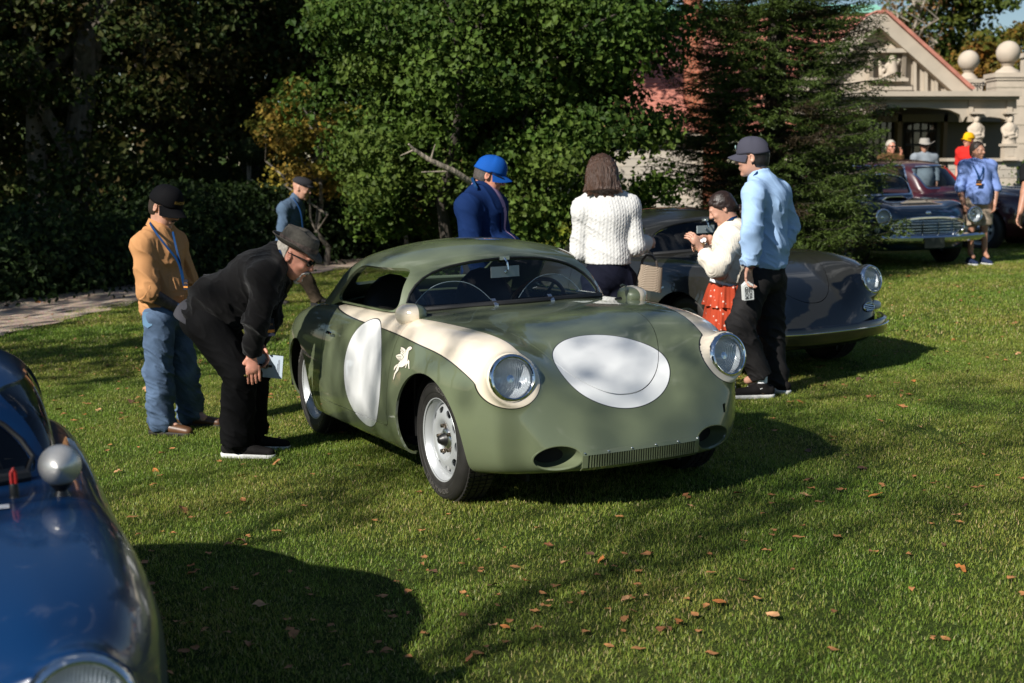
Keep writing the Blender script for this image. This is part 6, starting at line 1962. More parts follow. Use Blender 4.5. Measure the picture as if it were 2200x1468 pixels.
# ---- girl in the red dotted skirt
def girl():
    d = 9.95
    fy = 346 + 1.58 * FPX / d
    J = dict(neck=(1578, 488, 0), chest=(1574, 528, 0), waist=(1570, 592, 0), pelvis=(1566, 625, 0), shL=(1576, 512, -.13), elL=(1540, 578, -.18), wrL=(1506, 538, -.10), shR=(1578, 508, .13), elR=(1545, 560, .12), wrR=(1524, 512, .02),
             hipL=(1560, 635, -.07), hipR=(1572, 635, .07), knL=(1566, fy - 105, -.06), anL=(1552, fy - 20, -.05), knR=(1556, fy - 105, .07), anR=(1542, fy - 20, .07))
    p = Person('girl in cream sweater and red dotted skirt eating from a paper cup', d, J, (-.9, -.05, 0), ((1552, 449, 0), (-.85, .05, -.45)), .88, girth=.78)
    body_base(p, eyes=False, hands=[('L', A([-.35, -.1, .6]), A([.3, .4, .4]), A([-.4, .8, .2]), .55), ('R', A([-.8, -.1, -.25]), A([0, -.4, .5]), A([-.1, -.2, -.9]), .5)])
    S = p.sdf(); p.torso(S, .026, hips=False); S.cone(p.J['chest'], p.J['waist'] + A([0, 0, .02]), .15, .15, .05, flat=(p.bf, 1.05)); S.cut(W(1570, 604, d) - p.o, (0, 0, -1))
    for s in 'RL': p.arm(S, s, .014, 1.80, k=.03, rad=(.064, .066, .062, .045))
    rib = mat('cream_rib_knit', (.68, .62, .52), .95, var=.05, bump=0, sheen=.2, spec=.2)
    def ribs(V):
        return .0022 * np.sin((V[:, 0] * 1.0 + V[:, 1]) * 2 * np.pi / .016) + folds(31, .008, (8, 8, 9))(V)
    p.out('sweater', S, rib, None, ribs)
    wh = cloth('white_cotton', (.78, .79, .82), .85, bump=.1)
    S = p.sdf(); S.cone(W(1566, 596, d) - p.o, W(1564, 612, d) - p.o, .125, .135, .02, flat=(p.bf, 1.05)); S.cut(W(1564, 612, d) - p.o, (-.18, 0, -1))
    p.out('shirt', S, wh, None, folds(16, .006, (12, 12, 9)))
    S = p.sdf()
    a, b = p.J['elL'], p.J['wrL']; S.capcone(a + (b - a) * .78, a + (b - a) * .93, .046, .040, .004, capa=True); p.out('shirt_cuff', S, wh)
    # tiered skirt: two gathered tiers
    red = new_mat('red_dotted_cotton')
    m, nt, b_, out = red
    tc = nd(nt, 'ShaderNodeTexCoord'); vo = nd(nt, 'ShaderNodeTexVoronoi'); vo.inputs['Scale'].default_value = 26
    nt.links.new(tc.outputs['Object'], vo.inputs['Vector'])
    mr = nd(nt, 'ShaderNodeMapRange'); mr.inputs['From Min'].default_value = .20; mr.inputs['From Max'].default_value = .16; nt.links.new(vo.outputs['Distance'], mr.inputs[0])
    mx = nd(nt, 'ShaderNodeMix', data_type='RGBA'); mx.inputs['A'].default_value = (.40, .045, .012, 1); mx.inputs['B'].default_value = (.70, .50, .42, 1)
    nt.links.new(mr.outputs[0], mx.inputs['Factor']); nt.links.new(mx.outputs['Result'], b_.inputs['Base Color']); b_.inputs['Roughness'].default_value = .9
    e = bpy.data.objects.new('skirt', None); COL.objects.link(e); e.parent = p.root
    c0 = p.J['pelvis']
    for nm, z0, z1, r0, r1, sd in (('skirt_top_tier', W(1560, 610, d)[2] - p.o[2], W(1560, 656, d)[2] - p.o[2], .125, .165, 1), ('skirt_lower_tier', W(1560, 650, d)[2] - p.o[2], W(1560, 704, d)[2] - p.o[2], .148, .165, 2)):
        V = []; nu = 120; nv = 12
        for i in range(nv + 1):
            t_ = i / nv
            for j in range(nu):
                th = 2 * np.pi * j / nu
                r_ = r0 + (r1 - r0) * t_ ** .8 + (.004 + .010 * t_) * (math.sin(th * 13 + sd) + .6 * math.sin(th * 23 + 2 * sd))
                V.append([c0[0] + r_ * .95 * math.cos(th) - .014, c0[1] + r_ * 1.22 * math.sin(th), z0 + (z1 - z0) * t_ + .004 * math.sin(th * 9)])
        mk(nm, V, [[[i * nu + j, i * nu + (j + 1) % nu, (i + 1) * nu + (j + 1) % nu, (i + 1) * nu + j] for i in range(nv) for j in range(nu)]], m, e)
    for s in 'RL': shoe(p, s, mat('white_shoe', (.6, .6, .6), .6), WHITE_SOLE, (-1, -.1), .23)
    hm = mat('dark_brown_hair', (.020, .010, .007), .4, var=.35, bump=.6, bscale=40, stretch=(4, 4, 1), dist=.006)
    def tail(S):
        P_ = [W(1590, 448, d + .01) - p.o, W(1598, 462, d + .0) - p.o, W(1604, 485, d - .03) - p.o, W(1607, 510, d - .06) - p.o]
        for i in range(3): S.cone(P_[i], P_[i + 1], .030 - .005 * i, .027 - .006 * i, .02)
    S = p.sdf(p.hc - .32, p.hc + .26, .006)
    p.hell(S, (-.012, 0, .042), (.106, .086, .100), .02); p.hell(S, (-.05, 0, -.005), (.07, .075, .07), .03)
    S.cut(p.hp(.055, 0, .02), p.H @ A([1, 0, -.75])); S.cut(p.hp(-.01, 0, -.035), p.H @ A([.75, 0, -.66]))
    tail(S)
    p.out('hair', S, hm, None, lambda V: .004 * vnoise((V - p.hc) @ p.H * A([30, 70, 60]), 6))
    p.lanyard([(1562, 478, -.05), (1572, 470, -.085), (1584, 466, -.05)], w=.016)
    # paper cup with napkin
    c = W(1503, 527, d - .07)
    cu = empty('paper_cup', c, 'small brown paper cup with white napkin in the girl\'s hand', 'cup')
    MB().lathe([(.001, -.035), (.026, -.035), (.036, .02), (.034, .02), (.024, -.03)], n=20).mk('cup', mat('kraft_paper', (.30, .17, .075), .8), cu)
    V = []; nu = 20
    for i in range(6):
        for j in range(nu):
            th = 2 * np.pi * j / nu; r_ = .004 + .0075 * i
            V.append([r_ * math.cos(th) * (1 + .25 * math.sin(3 * th)), r_ * math.sin(th), .02 + .016 * math.sin(i * 1.1 + 2 * math.sin(th * 2)) + .003 * i])
    mk('napkin', V, [[[i * nu + j, i * nu + (j + 1) % nu, (i + 1) * nu + (j + 1) % nu, (i + 1) * nu + j] for i in range(5) for j in range(nu)]], wh, cu)
girl()

# ---- tall man in the light blue pullover, seen from behind
def tall():
    d = G(1655, 848)[1]
    J = dict(neck=(1634, 382, .0), chest=(1650, 438, 0), waist=(1648, 530, 0), pelvis=(1642, 588, 0), shL=(1618, 415, -.16), elL=(1615, 500, -.24), wrL=(1611, 572, -.24), shR=(1674, 412, .13), elR=(1694, 482, .22), wrR=(1676, 556, .16),
             hipL=(1624, 602, -.08), hipR=(1656, 602, .08), knL=(1590, 700, -.16), anL=(1636, 806, -.12), knR=(1656, 705, .08), anR=(1672, 826, .06))
    p = Person('tall man in light blue pullover and grey cap holding a water carton', d, J, (-.72, .45, 0), ((1617, 340, 0), (-.93, .34, -.12)), 1.0, girth=.98)
    body_base(p, eyes=False, hands=[('L', A([-.10, -.12, -.9]), A([-.5, -.5, 0]), A([.5, .2, -.1]), .55)])
    lb = cloth('light_blue_jersey', (.33, .48, .71), .8, var=.03, bump=.15, bscale=500)
    S = p.sdf(); p.torso(S, .013, hips=False, k=.06); S.cone(p.J['waist'], p.J['pelvis'] + A([0, 0, .02]), .148, .15, .05, flat=(p.bf, 1.15)); S.cut(W(1645, 574, d) - p.o, (0, 0, -1))
    for s in 'RL': p.arm(S, s, .012, 1.97, k=.035, rad=(.062, .056, .054, .044))
    S.capcone(p.J['neck'] - A([0, 0, .03]), p.J['neck'] + A([-.012, 0, .055]), .082, .068, .02)
    p.out('pullover', S, lb, None, folds(41, .014, (8, 8, 11), [p.J['elL'][2] - .1, p.J['waist'][2]], [.16, .1], .35))
    S = p.sdf(); S.capcone(W(1645, 562, d) - p.o, W(1645, 575, d) - p.o, .178, .174, .004, flat=(p.bf, 1.15), capa=True); 
    trs = cloth('charcoal_stretch', (.020, .019, .0195), .75, bump=.2, bscale=400)
    S = p.sdf(); p.pelvis(S, .006)
    for s in 'RL': p.leg(S, s, .013, 2.02, rad=(.096, .078, .074, .060))
    p.out('trousers', S, trs, None, folds(45, .012, (8, 8, 15), [p.J['knL'][2], .15], [.14, .14], .3))
    S = p.sdf()
    for s in 'RL': S.cone(p.J['an' + s] + A([0, 0, .02]), p.J['an' + s] - A([0, 0, .04]), .040, .040, .01)
    p.out('sock', S, cloth('white_cotton', (.78, .79, .82), .85, bump=.1))
    sh = cloth('black_mesh_shoe', (.012, .011, .011), .7)
    e = shoe(p, 'L', sh, WHITE_SOLE, (-.95, -.15), .31); e.rotation_euler = (0, 0, 0)
    shoe(p, 'R', sh, WHITE_SOLE, (-.6, .5), .30)
    # white swoosh on the outer side
    sw = np.array([(-.085, .050), (-.075, .042), (-.055, .038), (-.03, .043), (.045, .078), (-.035, .055), (-.060, .050), (-.075, .053)])
    hl_ = p.J['anL']; gnd = float(gz(hl_[0] + p.o[0])) - p.o[2]
    V = np.array([[hl_[0] + x_ - .03, hl_[1] - .043 + .15 * x_ * .3, gnd + z_] for x_, z_ in sw]); V2 = V + A([0, .02, 0])
    nn = len(V); MB().add(np.concatenate([V, V2]), [list(range(nn))] + [[i, (i + 1) % nn, nn + (i + 1) % nn, nn + i] for i in range(nn)]).mk('shoe_swoosh', mat('white_vinyl', (.8, .8, .8), .4), p.root, smooth=False)
    p.hair(mat('black_hair', (.008, .006, .006), .45, var=.3, vscale=60), .006, [((0, 0, .040), (0, 0, 1)), ((-.006, 0, 0), (1, 0, .1)), ((0, 0, -.065), (0, 0, -1))])
    c = p.cap(cloth('grey_cap', (.055, .055, .075), .8, bump=.2), bill=.075, deep=.018, back_hole=True)
    MB().ell(p.hp(.10, .035, .085), (.006, .012, .014), p.H, 10, 6).mk('cap_badge', mat('badge_green', (.25, .4, .36), .5), c)
    p.lanyard([(1619, 380, -.06), (1626, 372, -.07), (1632, 366, -.05)], w=.016)
    MB().tube([p.J['wrL'] + A([.033 * math.cos(t_), .03 * math.sin(t_), -.012 + .004 * math.cos(t_)]) for t_ in np.linspace(0, 2 * np.pi, 17)], .004, 5).mk('bracelet', mat('bracelet_beads', (.18, .05, .06), .5, var=.8, vscale=120), p.root)
    # water carton
    c = W(1606, 628, d - .27); s = d / FPX
    cb = empty('water_carton', c, 'small white water carton held by the tall man', 'carton')
    cb.rotation_euler = (0, math.radians(-5), math.radians(12))
    wht = mat('carton_white', (.70, .72, .70), .5)
    MB().box((0, 0, 0), (.066, .05, .10)).prism([(-.033, .05), (.033, .05), (0, .075)], -.024, .024, R=np.array([[1, 0, 0], [0, 0, -1], [0, 1, 0]])).mk('carton', wht, cb)
    for txt, x_ in (('BOXED', -.014), ('WATER', .014)):
        V, F = text_mesh(txt, .030, 0, .0012); sc_ = .082 / (V[:, 0].max() - V[:, 0].min())
        V = np.stack([x_ - V[:, 1] * 1.05, 0 * V[:, 0] - .0262, V[:, 0] * sc_ - .003], 1)
        mk('carton_lettering', V, [F], mat('print_black', (.01, .01, .01), .5), cb, smooth=False)
tall()

# ---- people further back
def simple(label, d, px, head_y, feet_y, facing, look, shirt, lower, skin=SKIN, hat=None, hairm=None, shorts=False, sleeve=1.95, arms=None, girth=1.05, glasses=False, h=.012, group=None, hem=.53, shoem=None):
    s_ = (feet_y - head_y) / 1.78
    Y = lambda z: feet_y - z * s_
    X = lambda x: px + x * s_
    J = dict(neck=(X(0), Y(1.47), 0), chest=(X(0), Y(1.28), 0), waist=(X(0), Y(1.05), 0), pelvis=(X(0), Y(.93), 0))
    fl = unit(np.cross([0, 0, 1], unit(facing)))
    for s, sg in (('L', 1), ('R', -1)):
        l = fl * sg
        J['sh' + s] = (X(l[0] * .19), Y(1.42), l[1] * .19)
        J['el' + s] = (X(l[0] * .25), Y(1.14), l[1] * .25)
        f_ = unit(facing)
        J['wr' + s] = (X(l[0] * .24 + f_[0] * .06), Y(.92), l[1] * .24 + f_[1] * .06)
        J['hip' + s] = (X(l[0] * .09), Y(.89), l[1] * .09); J['kn' + s] = (X(l[0] * .10), Y(.48), l[1] * .10); J['an' + s] = (X(l[0] * .11), Y(.08), l[1] * .11)
    if arms: J.update(arms)
    p = Person(label, d, J, facing, ((X(0), Y(1.64), 0), look), 1.02, h=h, girth=girth, group=group)
    body_base(p, skin=skin, eyes=not glasses, hands=[(s, p.J['wr' + s] - p.J['el' + s], p.bf + A([0, 0, .2]), (-p.bl if s == 'L' else p.bl), .45) for s in 'LR'])
    S = p.sdf(); p.torso(S, .02, hips=False, belly=.05); S.cone(p.J['waist'], p.J['pelvis'], .155 * girth, .16 * girth, .05); S.cut(p.J['pelvis'] - A([0, 0, .93 - hem * 1.75]) * 0 - A([0, 0, .09]), (0, 0, -1))
    for s in 'RL': p.arm(S, s, .02, sleeve, k=.03)
    S.cone(p.J['neck'], p.J['neck'] + A([0, 0, .03]), .07, .066, .02)
    p.out('shirt', S, shirt, None, folds(int(px), .006, (8, 8, 9)))
    S = p.sdf(); p.pelvis(S, .008)
    for s in 'RL': p.leg(S, s, .02 if shorts else .014, .92 if shorts else 2.0, rad=(.10, .09 if shorts else .075, .07, .06))
    p.out('shorts' if shorts else 'trousers', S, lower, None, folds(int(px) + 1, .008, (9, 9, 10)))
    for s in 'RL': shoe(p, s, shoem or mat('dark_leather', (.02, .015, .012), .5), WHITE_SOLE if shorts else DARK_SOLE, p.bf[:2], .28)
    if hairm: p.hair(hairm, .010, [((.045, 0, .05), (1, 0, -.6)), ((-.02, 0, -.01), (.7, 0, -.75))])
    if hat == 'yellow': p.cap(cloth('yellow_cap', (.75, .40, .01), .8)); 
    if hat == 'cowboy':
        V = []; nu = 40; prof = [(.21, .05), (.16, .048), (.115, .052), (.108, .08), (.10, .13), (.085, .155), (.04, .15), (.001, .145)]
        for i, (r_, z_) in enumerate(prof):
            for j in range(nu):
                th = 2 * np.pi * j / nu; c_, sn = math.cos(th), math.sin(th)
                V.append([r_ * c_ * 1.05, r_ * sn * .92, z_ + (.055 * sn * sn - .02 * c_ * c_ if i == 0 else .02 * sn * sn if i == 1 else 0)])
        F = [[i * nu + j, i * nu + (j + 1) % nu, (i + 1) * nu + (j + 1) % nu, (i + 1) * nu + j] for i in range(len(prof) - 1) for j in range(nu)]
        mk('cowboy_hat', p.hc + np.array(V) @ p.H.T, [F], cloth('straw_felt', (.30, .28, .25), .9), p.root)
    if glasses: p.glasses()
    return p
LINEN = cloth('cornflower_linen', (.20, .29, .60), .85, var=.08)
pm = simple('smiling man in cornflower blue shirt and khaki shorts beside the navy car', 20.0, 2100, 306, 556, (.15, -1, 0), (.55, -.83, 0), LINEN, cloth('khaki', (.36, .29, .22), .9), SKIN_TAN, None, mat('dark_hair', (.022, .013, .008), .6), True, 1.15, dict(elR=(2062, 405, -.05), wrR=(2070, 440, -.1), elL=(2140, 405, 0), wrL=(2137, 438, -.08)), 1.22, shoem=cloth('navy_shoe', (.02, .03, .07)))
pm.lanyard([(2090, 355, -.16), (2100, 375, -.21), (2103, 385, -.22), (2110, 372, -.2), (2112, 358, -.16)], w=.02)
pm.badge(2103, 393, -.25, 12, 14)
simple('man in black T-shirt and pale jeans cut by the frame edge', 13.2, 2246, 318, 600, (-.6, -.6, 0), (-.8, -.5, 0), cloth('black_jersey', (.012, .012, .013), .9), cloth('pale_denim', (.22, .25, .28), .9), SKIN_TAN, None, mat('dark_hair', (.022, .013, .008), .6), False, .62,
       dict(elR=(2203, 412, -.1), wrR=(2192, 456, -.14), shR=(2214, 366, -.02)))
simple('grey-haired man in brown jacket and sunglasses raising a hand', 27.6, 1914, 302, 485, (.3, -1, 0), (.3, -.95, 0), cloth('brown_jacket', (.10, .058, .026), .9), cloth('dark_trousers', (.03, .03, .03)), SKIN_RED, None, mat('grey_hair', (.42, .38, .32), .6, var=.25, vscale=60), glasses=True, arms=dict(elL=(1936, 358, -.15), wrL=(1936, 331, -.25)))
simple('man in pale denim jacket and cowboy hat before the porch', 27.4, 1986, 300, 488, (.2, -1, 0), (-.2, -.95, 0), cloth('pale_denim', (.22, .25, .28), .9), cloth('dark_trousers', (.03, .03, .03)), SKIN_TAN, 'cowboy', None, glasses=True)
simple('person in red shirt and yellow cap near the stone figures', 25.9, 2081, 287, 478, (-.5, -.85, 0), (-.85, -.5, 0), cloth('red_cotton', (.50, .025, .02), .85), cloth('dark_trousers', (.03, .03, .03)), SKIN_RED, 'yellow', None, glasses=True, sleeve=1.0)
simple('person in white and blue shirt half hidden behind the yellow tree', 28.0, 706, 404, 566, (.3, -.9, 0), (.6, -.8, 0), cloth('white_blue_print', (.45, .52, .68), .85, var=.5, vscale=25), cloth('dark_trousers', (.03, .03, .03)), SKIN, None, mat('dark_hair', (.022, .013, .008), .6))
# ================================================================== lodge, gate and planters behind the lawn
STONE = mat('warm_stone', (.46, .39, .31), .85, var=.14, vscale=3, bump=.25, bscale=40)
PAINTW = mat('taupe_timber_paint', (.40, .345, .275), .7, var=.10, vscale=2.5, bump=.15, bscale=30)
SHING = [mat('cedar_shingle_%s' % n, c, .9, var=.05, vscale=3) for n, c in (('pale', (.43, .385, .325)), ('grey', (.40, .36, .305)), ('warm', (.45, .395, .325)))]
TILE = mat('red_clay_tile', (.42, .165, .12), .75, var=.25, vscale=5, bump=.3, bscale=30)
COPPER = mat('verdigris_copper', (.22, .50, .40), .6, var=.15)
IRON = mat('black_iron', (.012, .012, .013), .5)
DIM = mat('dark_interior', (.02, .016, .012), .8)
def brick_mat():
    m, nt, b, out = new_mat('orange_brick')
    tc = nd(nt, 'ShaderNodeTexCoord'); mp = nd(nt, 'ShaderNodeMapping'); mp.inputs['Rotation'].default_value = (math.pi / 2, 0, 0)
    br = nd(nt, 'ShaderNodeTexBrick'); br.inputs['Scale'].default_value = 4.6
    br.inputs['Color1'].default_value = (.34, .105, .05, 1); br.inputs['Color2'].default_value = (.27, .075, .04, 1); br.inputs['Mortar'].default_value = (.34, .22, .15, 1)
    br.inputs['Mortar Size'].default_value = .012
    nt.links.new(tc.outputs['Object'], mp.inputs[0]); nt.links.new(mp.outputs[0], br.inputs['Vector']); nt.links.new(br.outputs[0], b.inputs['Base Color'])
    b.inputs['Roughness'].default_value = .85
    return m
BRICK = brick_mat()
def pbox(mb, x0, x1, y0, y1, D, t):
    """box whose front face covers a photo rectangle at depth D, t metres deep"""
    a = W(x0, y1, D); b = W(x1, y0, D)
    return mb.box(((a[0] + b[0]) / 2, D + t / 2, (a[2] + b[2]) / 2), (b[0] - a[0], t, b[2] - a[2]))
def ppoly(mb, pts, D, t):
    """outline given in photo pixels, extruded away from the viewer"""
    P = np.array([W(x, y, D)[[0, 2]] for x, y in pts])
    R = np.array([[1, 0, 0], [0, 0, 1.0], [0, 1, 0]])
    return mb.prism(P, D, D + t, R=R)
def lodge():
    D = 30.0
    base = W(1800, 500, D); gx = base[0]
    root = empty('lodge', (gx, D, float(gz(gx)) - .05), 'stone-coloured lodge with red tiled roof, carved gable and porch', 'building')
    inv = -np.array(root.location)
    def put(mb, name, m, parent=None, sharp=35):
        o = mb.mk(name, m, parent, sharp=sharp)
        if parent is None:
            o.parent = root; o.location = inv
        return o
    # left wing: backing wall, shingle courses, eave with brackets
    wl = put(pbox(MB(), 1060, 1560, 285, 520, D, .25), 'shingled_wall', mat('wall_backing', (.10, .085, .07), .9))
    sp = W(0, 0, D)[0]; x0, x1 = W(1060, 300, D)[0], W(1556, 300, D)[0]
    z = W(1400, 322, D)[2]; row = 0; rng = random.Random(5)
    meshes = {}
    while z > .55:
        x = x0 - (.12 if row % 2 else 0)
        while x < x1:
            w = rng.choice((.20, .235, .27)); k = rng.randrange(3)
            if (w, k) not in meshes:
                mb = MB(); th = .03
                R = np.array([[1, 0, 0], [0, math.cos(.06), math.sin(.06)], [0, -math.sin(.06), math.cos(.06)]])
                mb.box((0, 0, 0), (w - .0015, .010, .185), R)
                meshes[(w, k)] = mesh_np('shingle', np.concatenate(mb.V), [mb.F], False); meshes[(w, k)].materials.append(SHING[k])
            if x + w > x0 and x < x1:
                o = link('shingle', meshes[(w, k)], None, wl); o.location = (x + w / 2, D - .016, z - .085 + rng.uniform(-.002, .002))
            x += w
        z -= .170; row += 1
    mb = MB(); pbox(mb, 1050, 1570, 281, 292, D - .35, .6); e = put(mb, 'eave', PAINTW)
    pbox(MB(), 1055, 1565, 293, 302, D - .12, .12).mk('eave_moulding', PAINTW, e)
    for px in range(1064, 1560, 13): pbox(MB(), px, px + 7, 303, 316, D - .10, .1).mk('dentil', PAINTW, e)
    # roofs: slope up and away in tiled courses
    zt, zb = 5.15, W(1400, 280, D)[2]
    rf = put(MB().add([(W(1046, 280, D)[0], D - .42, zb - .03), (W(1790, 280, D)[0], D - .42, zb - .03), (W(1884, 30, 34.4)[0], 34.4, zt - .03), (W(1130, 40, 34.4)[0], 34.4, zt - .03)], [[0, 1, 2, 3]]), 'roof', TILE)
    n = 34
    for i in range(n):
        t0, t1 = i / n, (i + 1.25) / n
        def at(t, s): 
            a = np.array([W(1046, 280, D)[0], D - .42, zb]); b = np.array([W(1790, 280, D)[0], D - .42, zb]); c = np.array([W(1130, 40, 34.4)[0], 34.4, zt]); d_ = np.array([W(1884, 30, 34.4)[0], 34.4, zt])
            return (a * (1 - s) + b * s) * (1 - t) + (c * (1 - s) + d_ * s) * t
        V = []; m_ = 60
        for s in np.linspace(0, 1, m_ + 1):
            j = (rng.random() - .5) * .012
            V.append(at(t0, s) + np.array([0, 0, .030 + j])); V.append(at(t1, s) + np.array([0, 0, .004])); V.append(at(t0, s) + np.array([0, 0, -.01]))
        F = []
        for s in range(m_):
            F.append([3 * s, 3 * s + 3, 3 * s + 4, 3 * s + 1]); F.append([3 * s + 2, 3 * s + 5, 3 * s + 3, 3 * s])
        MB().add(V, F).mk('tile_course', TILE, rf, smooth=False, sharp=None)
    a = W(1130, 40, 34.4); b = W(1884, 30, 34.4)
    put(MB().tube([(a[0], 34.4, zt + .05), (b[0], 34.4, zt + .05)], .12, 8).box((b[0] - 3.4, 34.3, zt + .02), (6.8, .5, .14)), 'ridge_cap', COPPER)
    # back slope so that the roof is a closed solid
    put(MB().add([(a[0], 34.4, zt), (b[0], 34.4, zt), (b[0], 39, 2.2), (a[0], 39, 2.2)], [[0, 1, 2, 3]]), 'rear_roof', TILE)
    # chimney
    mb = MB(); ppoly(mb, [(1516, 520), (1564, 520), (1562, 285), (1556, 255), (1510, 205), (1510, -60), (1476, -60), (1476, 215), (1516, 300)], D - .5, .7)
    ch = put(mb, 'chimney', BRICK, sharp=None)
    pbox(MB(), 1464, 1518, -62, -50, D - .56, .82).mk('chimney_cap', STONE, ch)
    for px in (1508, 1570):
        put(pbox(MB(), px - 3, px + 3, 300, 520, D - .18, .18), 'corner_board', PAINTW)
    # carved gable
    Dg = 29.0
    gb = put(ppoly(MB(), [(1712, 196), (1890, 46), (2062, 196)], Dg + .15, .3), 'gable', PAINTW)
    mb = MB(); ppoly(mb, [(1890, 30), (1904, 30), (2086, 192), (2078, 200), (2050, 200), (1890, 58)], Dg - .15, .45); ppoly(mb, [(1889, 30), (1876, 30), (1694, 192), (1702, 200), (1730, 200), (1889, 58)], Dg - .15, .45)
    put(mb, 'raking_cornice', PAINTW)
    ppoly(MB(), [(1904, 26), (1914, 26), (2094, 188), (2086, 191)], Dg - .25, 5.0).mk('gable_roof_edge', TILE, gb)
    g2 = put(ppoly(MB(), [(1884, 22), (1906, 22), (2096, 190), (2090, 193), (1895, 30), (1700, 193), (1694, 190)], Dg + .35, 5.0), 'gable_roof', TILE)
    for (x0_, x1_, y0_, y1_, dd) in ((1868, 1952, 104, 113, -.10), (1868, 1952, 168, 175, -.06), (1868, 1960, 186, 194, -.08)): pbox(MB(), x0_, x1_, y0_, y1_, Dg + dd, .28).mk('cornice_band', PAINTW, gb)
    for px in (1872, 1942): 
        pbox(MB(), px - 5, px + 6, 113, 168, Dg, .18).mk('pilaster', PAINTW, gb)
        for k in range(3): pbox(MB(), px - 4 + 3.4 * k, px - 2.6 + 3.4 * k, 122, 164, Dg - .03, .05).mk('flute', PAINTW, gb)
    for px in (1966, 1990, 2012, 2032): ppoly(MB(), [(px - 3, 196), (px + 3, 196), (px + 3, 196 - (2062 - px) * .85), (px - 3, 196 - (2068 - px) * .85)], Dg + .04, .14).mk('gable_batten', PAINTW, gb)
    # carved relief of a small seated figure
    c = W(1916, 144, Dg); S = SDF(c - .5, c + .5, .014)
    S.ell(c + np.array([0, 0, .17]), (.065, .07, .075), None, .03); S.cone(c + np.array([0, 0, .10]), c + np.array([.01, 0, -.1]), .09, .11, .04); S.cone(c + np.array([-.08, 0, .06]), c + np.array([-.16, 0, -.08]), .04, .03, .03); S.cone(c + np.array([.09, 0, .05]), c + np.array([.15, 0, .14]), .04, .03, .03)
    S.cone(c + np.array([0, 0, -.12]), c + np.array([-.14, 0, -.2]), .07, .045, .03); S.cone(c + np.array([0, 0, -.12]), c + np.array([.1, 0, -.24]), .07, .045, .03); S.cone(c + np.array([-.2, .03, -.15]), c + np.array([-.24, .03, .1]), .05, .03, .03)
    V, Q = S.mesh(); mk('relief_figure', V, Q, STONE, gb)
    # porch
    Dp = 28.4
    pc = put(pbox(MB(), 1690, 2196, 196, 207, Dp - .25, 3.0), 'porch_cornice', PAINTW)
    pbox(MB(), 1694, 2190, 208, 214, Dp - .16, .3).mk('cornice_moulding', PAINTW, pc)
    ar = [(1700, 215), (2184, 215), (2184, 246), (2090, 246), (2074, 252), (2068, 262), (2062, 246), (2040, 236), (1985, 231), (1930, 231), (1880, 236), (1862, 246), (1700, 246)]
    put(ppoly(MB(), ar, Dp, .22), 'porch_beam', PAINTW)
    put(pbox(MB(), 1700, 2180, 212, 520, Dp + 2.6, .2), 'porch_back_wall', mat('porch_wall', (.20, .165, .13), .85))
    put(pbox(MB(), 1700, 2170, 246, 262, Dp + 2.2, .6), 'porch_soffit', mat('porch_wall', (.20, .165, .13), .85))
    for x0_, x1_ in ((1862, 1920), (1944, 2012)):
        dr = put(pbox(MB(), x0_, x1_, 246, 400, Dp + 2.48, .08), 'porch_door', DIM)
        for i in range(5):
            x_ = x0_ + (x1_ - x0_) * i / 4; pbox(MB(), x_ - 1.5, x_ + 1.5, 250, 345, Dp + 2.44, .05).mk('glazing_bar', BLACKTRIM, dr)
        for i in range(4): pbox(MB(), x0_, x1_, 250 + 30 * i, 253 + 30 * i, Dp + 2.44, .05).mk('glazing_bar', BLACKTRIM, dr)
        for i in range(4):
            for j in range(3): pbox(MB(), x0_ + (x1_ - x0_) * i / 4 + 2, x0_ + (x1_ - x0_) * (i + 1) / 4 - 2, 254 + 30 * j, 279 + 30 * j, Dp + 2.46, .01).mk('pane', glass_mat('door_glass', (.35, .35, .33), extra=.06), dr)
    for px in (1930, 2028): put(pbox(MB(), px - 9, px + 9, 246, 500, Dp + 2.2, .25), 'porch_post', mat('porch_post_paint', (.24, .165, .11), .8))
    put(pbox(MB(), 2080, 2092, 214, 262, Dp - .03, .3), 'porch_pier', PAINTW); put(pbox(MB(), 2162, 2176, 214, 262, Dp - .03, .3), 'porch_pier', PAINTW)
    bp = put(pbox(MB(), 2093, 2161, 217, 245, Dp + .1, .04), 'baluster_panel', DIM)
    for i in range(6):
        c = W(2100 + 11 * i, 231, Dp + .05); MB().lathe([(.018, -.13), (.03, -.12), (.02, -.09), (.04, -.03), (.045, .02), (.02, .08), (.03, .11), (.018, .13)], c=c, n=10).mk('baluster', PAINTW, bp)
    put(ppoly(MB(), [(2093, 246), (2161, 246), (2161, 258), (2150, 254), (2127, 251), (2104, 254), (2093, 258)], Dp, .2), 'arched_rail', PAINTW)
    # stepped base under the figures
    bw = put(pbox(MB(), 2040, 2182, 347, 520, Dp - .05, .3), 'porch_base_wall', mat('wall_backing', (.10, .085, .07), .9))
    for i in range(9):
        y_ = 347 + 18 * i; ppoly(MB(), [(2038, y_), (2184, y_), (2184, y_ + 17), (2038, y_ + 17)], Dp - .085 - .0 * i, .03).mk('clapboard', SHING[i % 3], bw)
    pbox(MB(), 2034, 2190, 340, 347, Dp - .16, .5).mk('base_coping', PAINTW, bw)
    # back wall glimpse with pale fluted columns and ironwork beyond
    for px in (2104, 2116, 2128): put(MB().lathe([(.055, -.6), (.055, .95)], c=W(px + 3, 345, Dp + 3.2) - np.array([0, 0, .4]), n=14), 'fluted_column', STONE)
    return root
lodge()

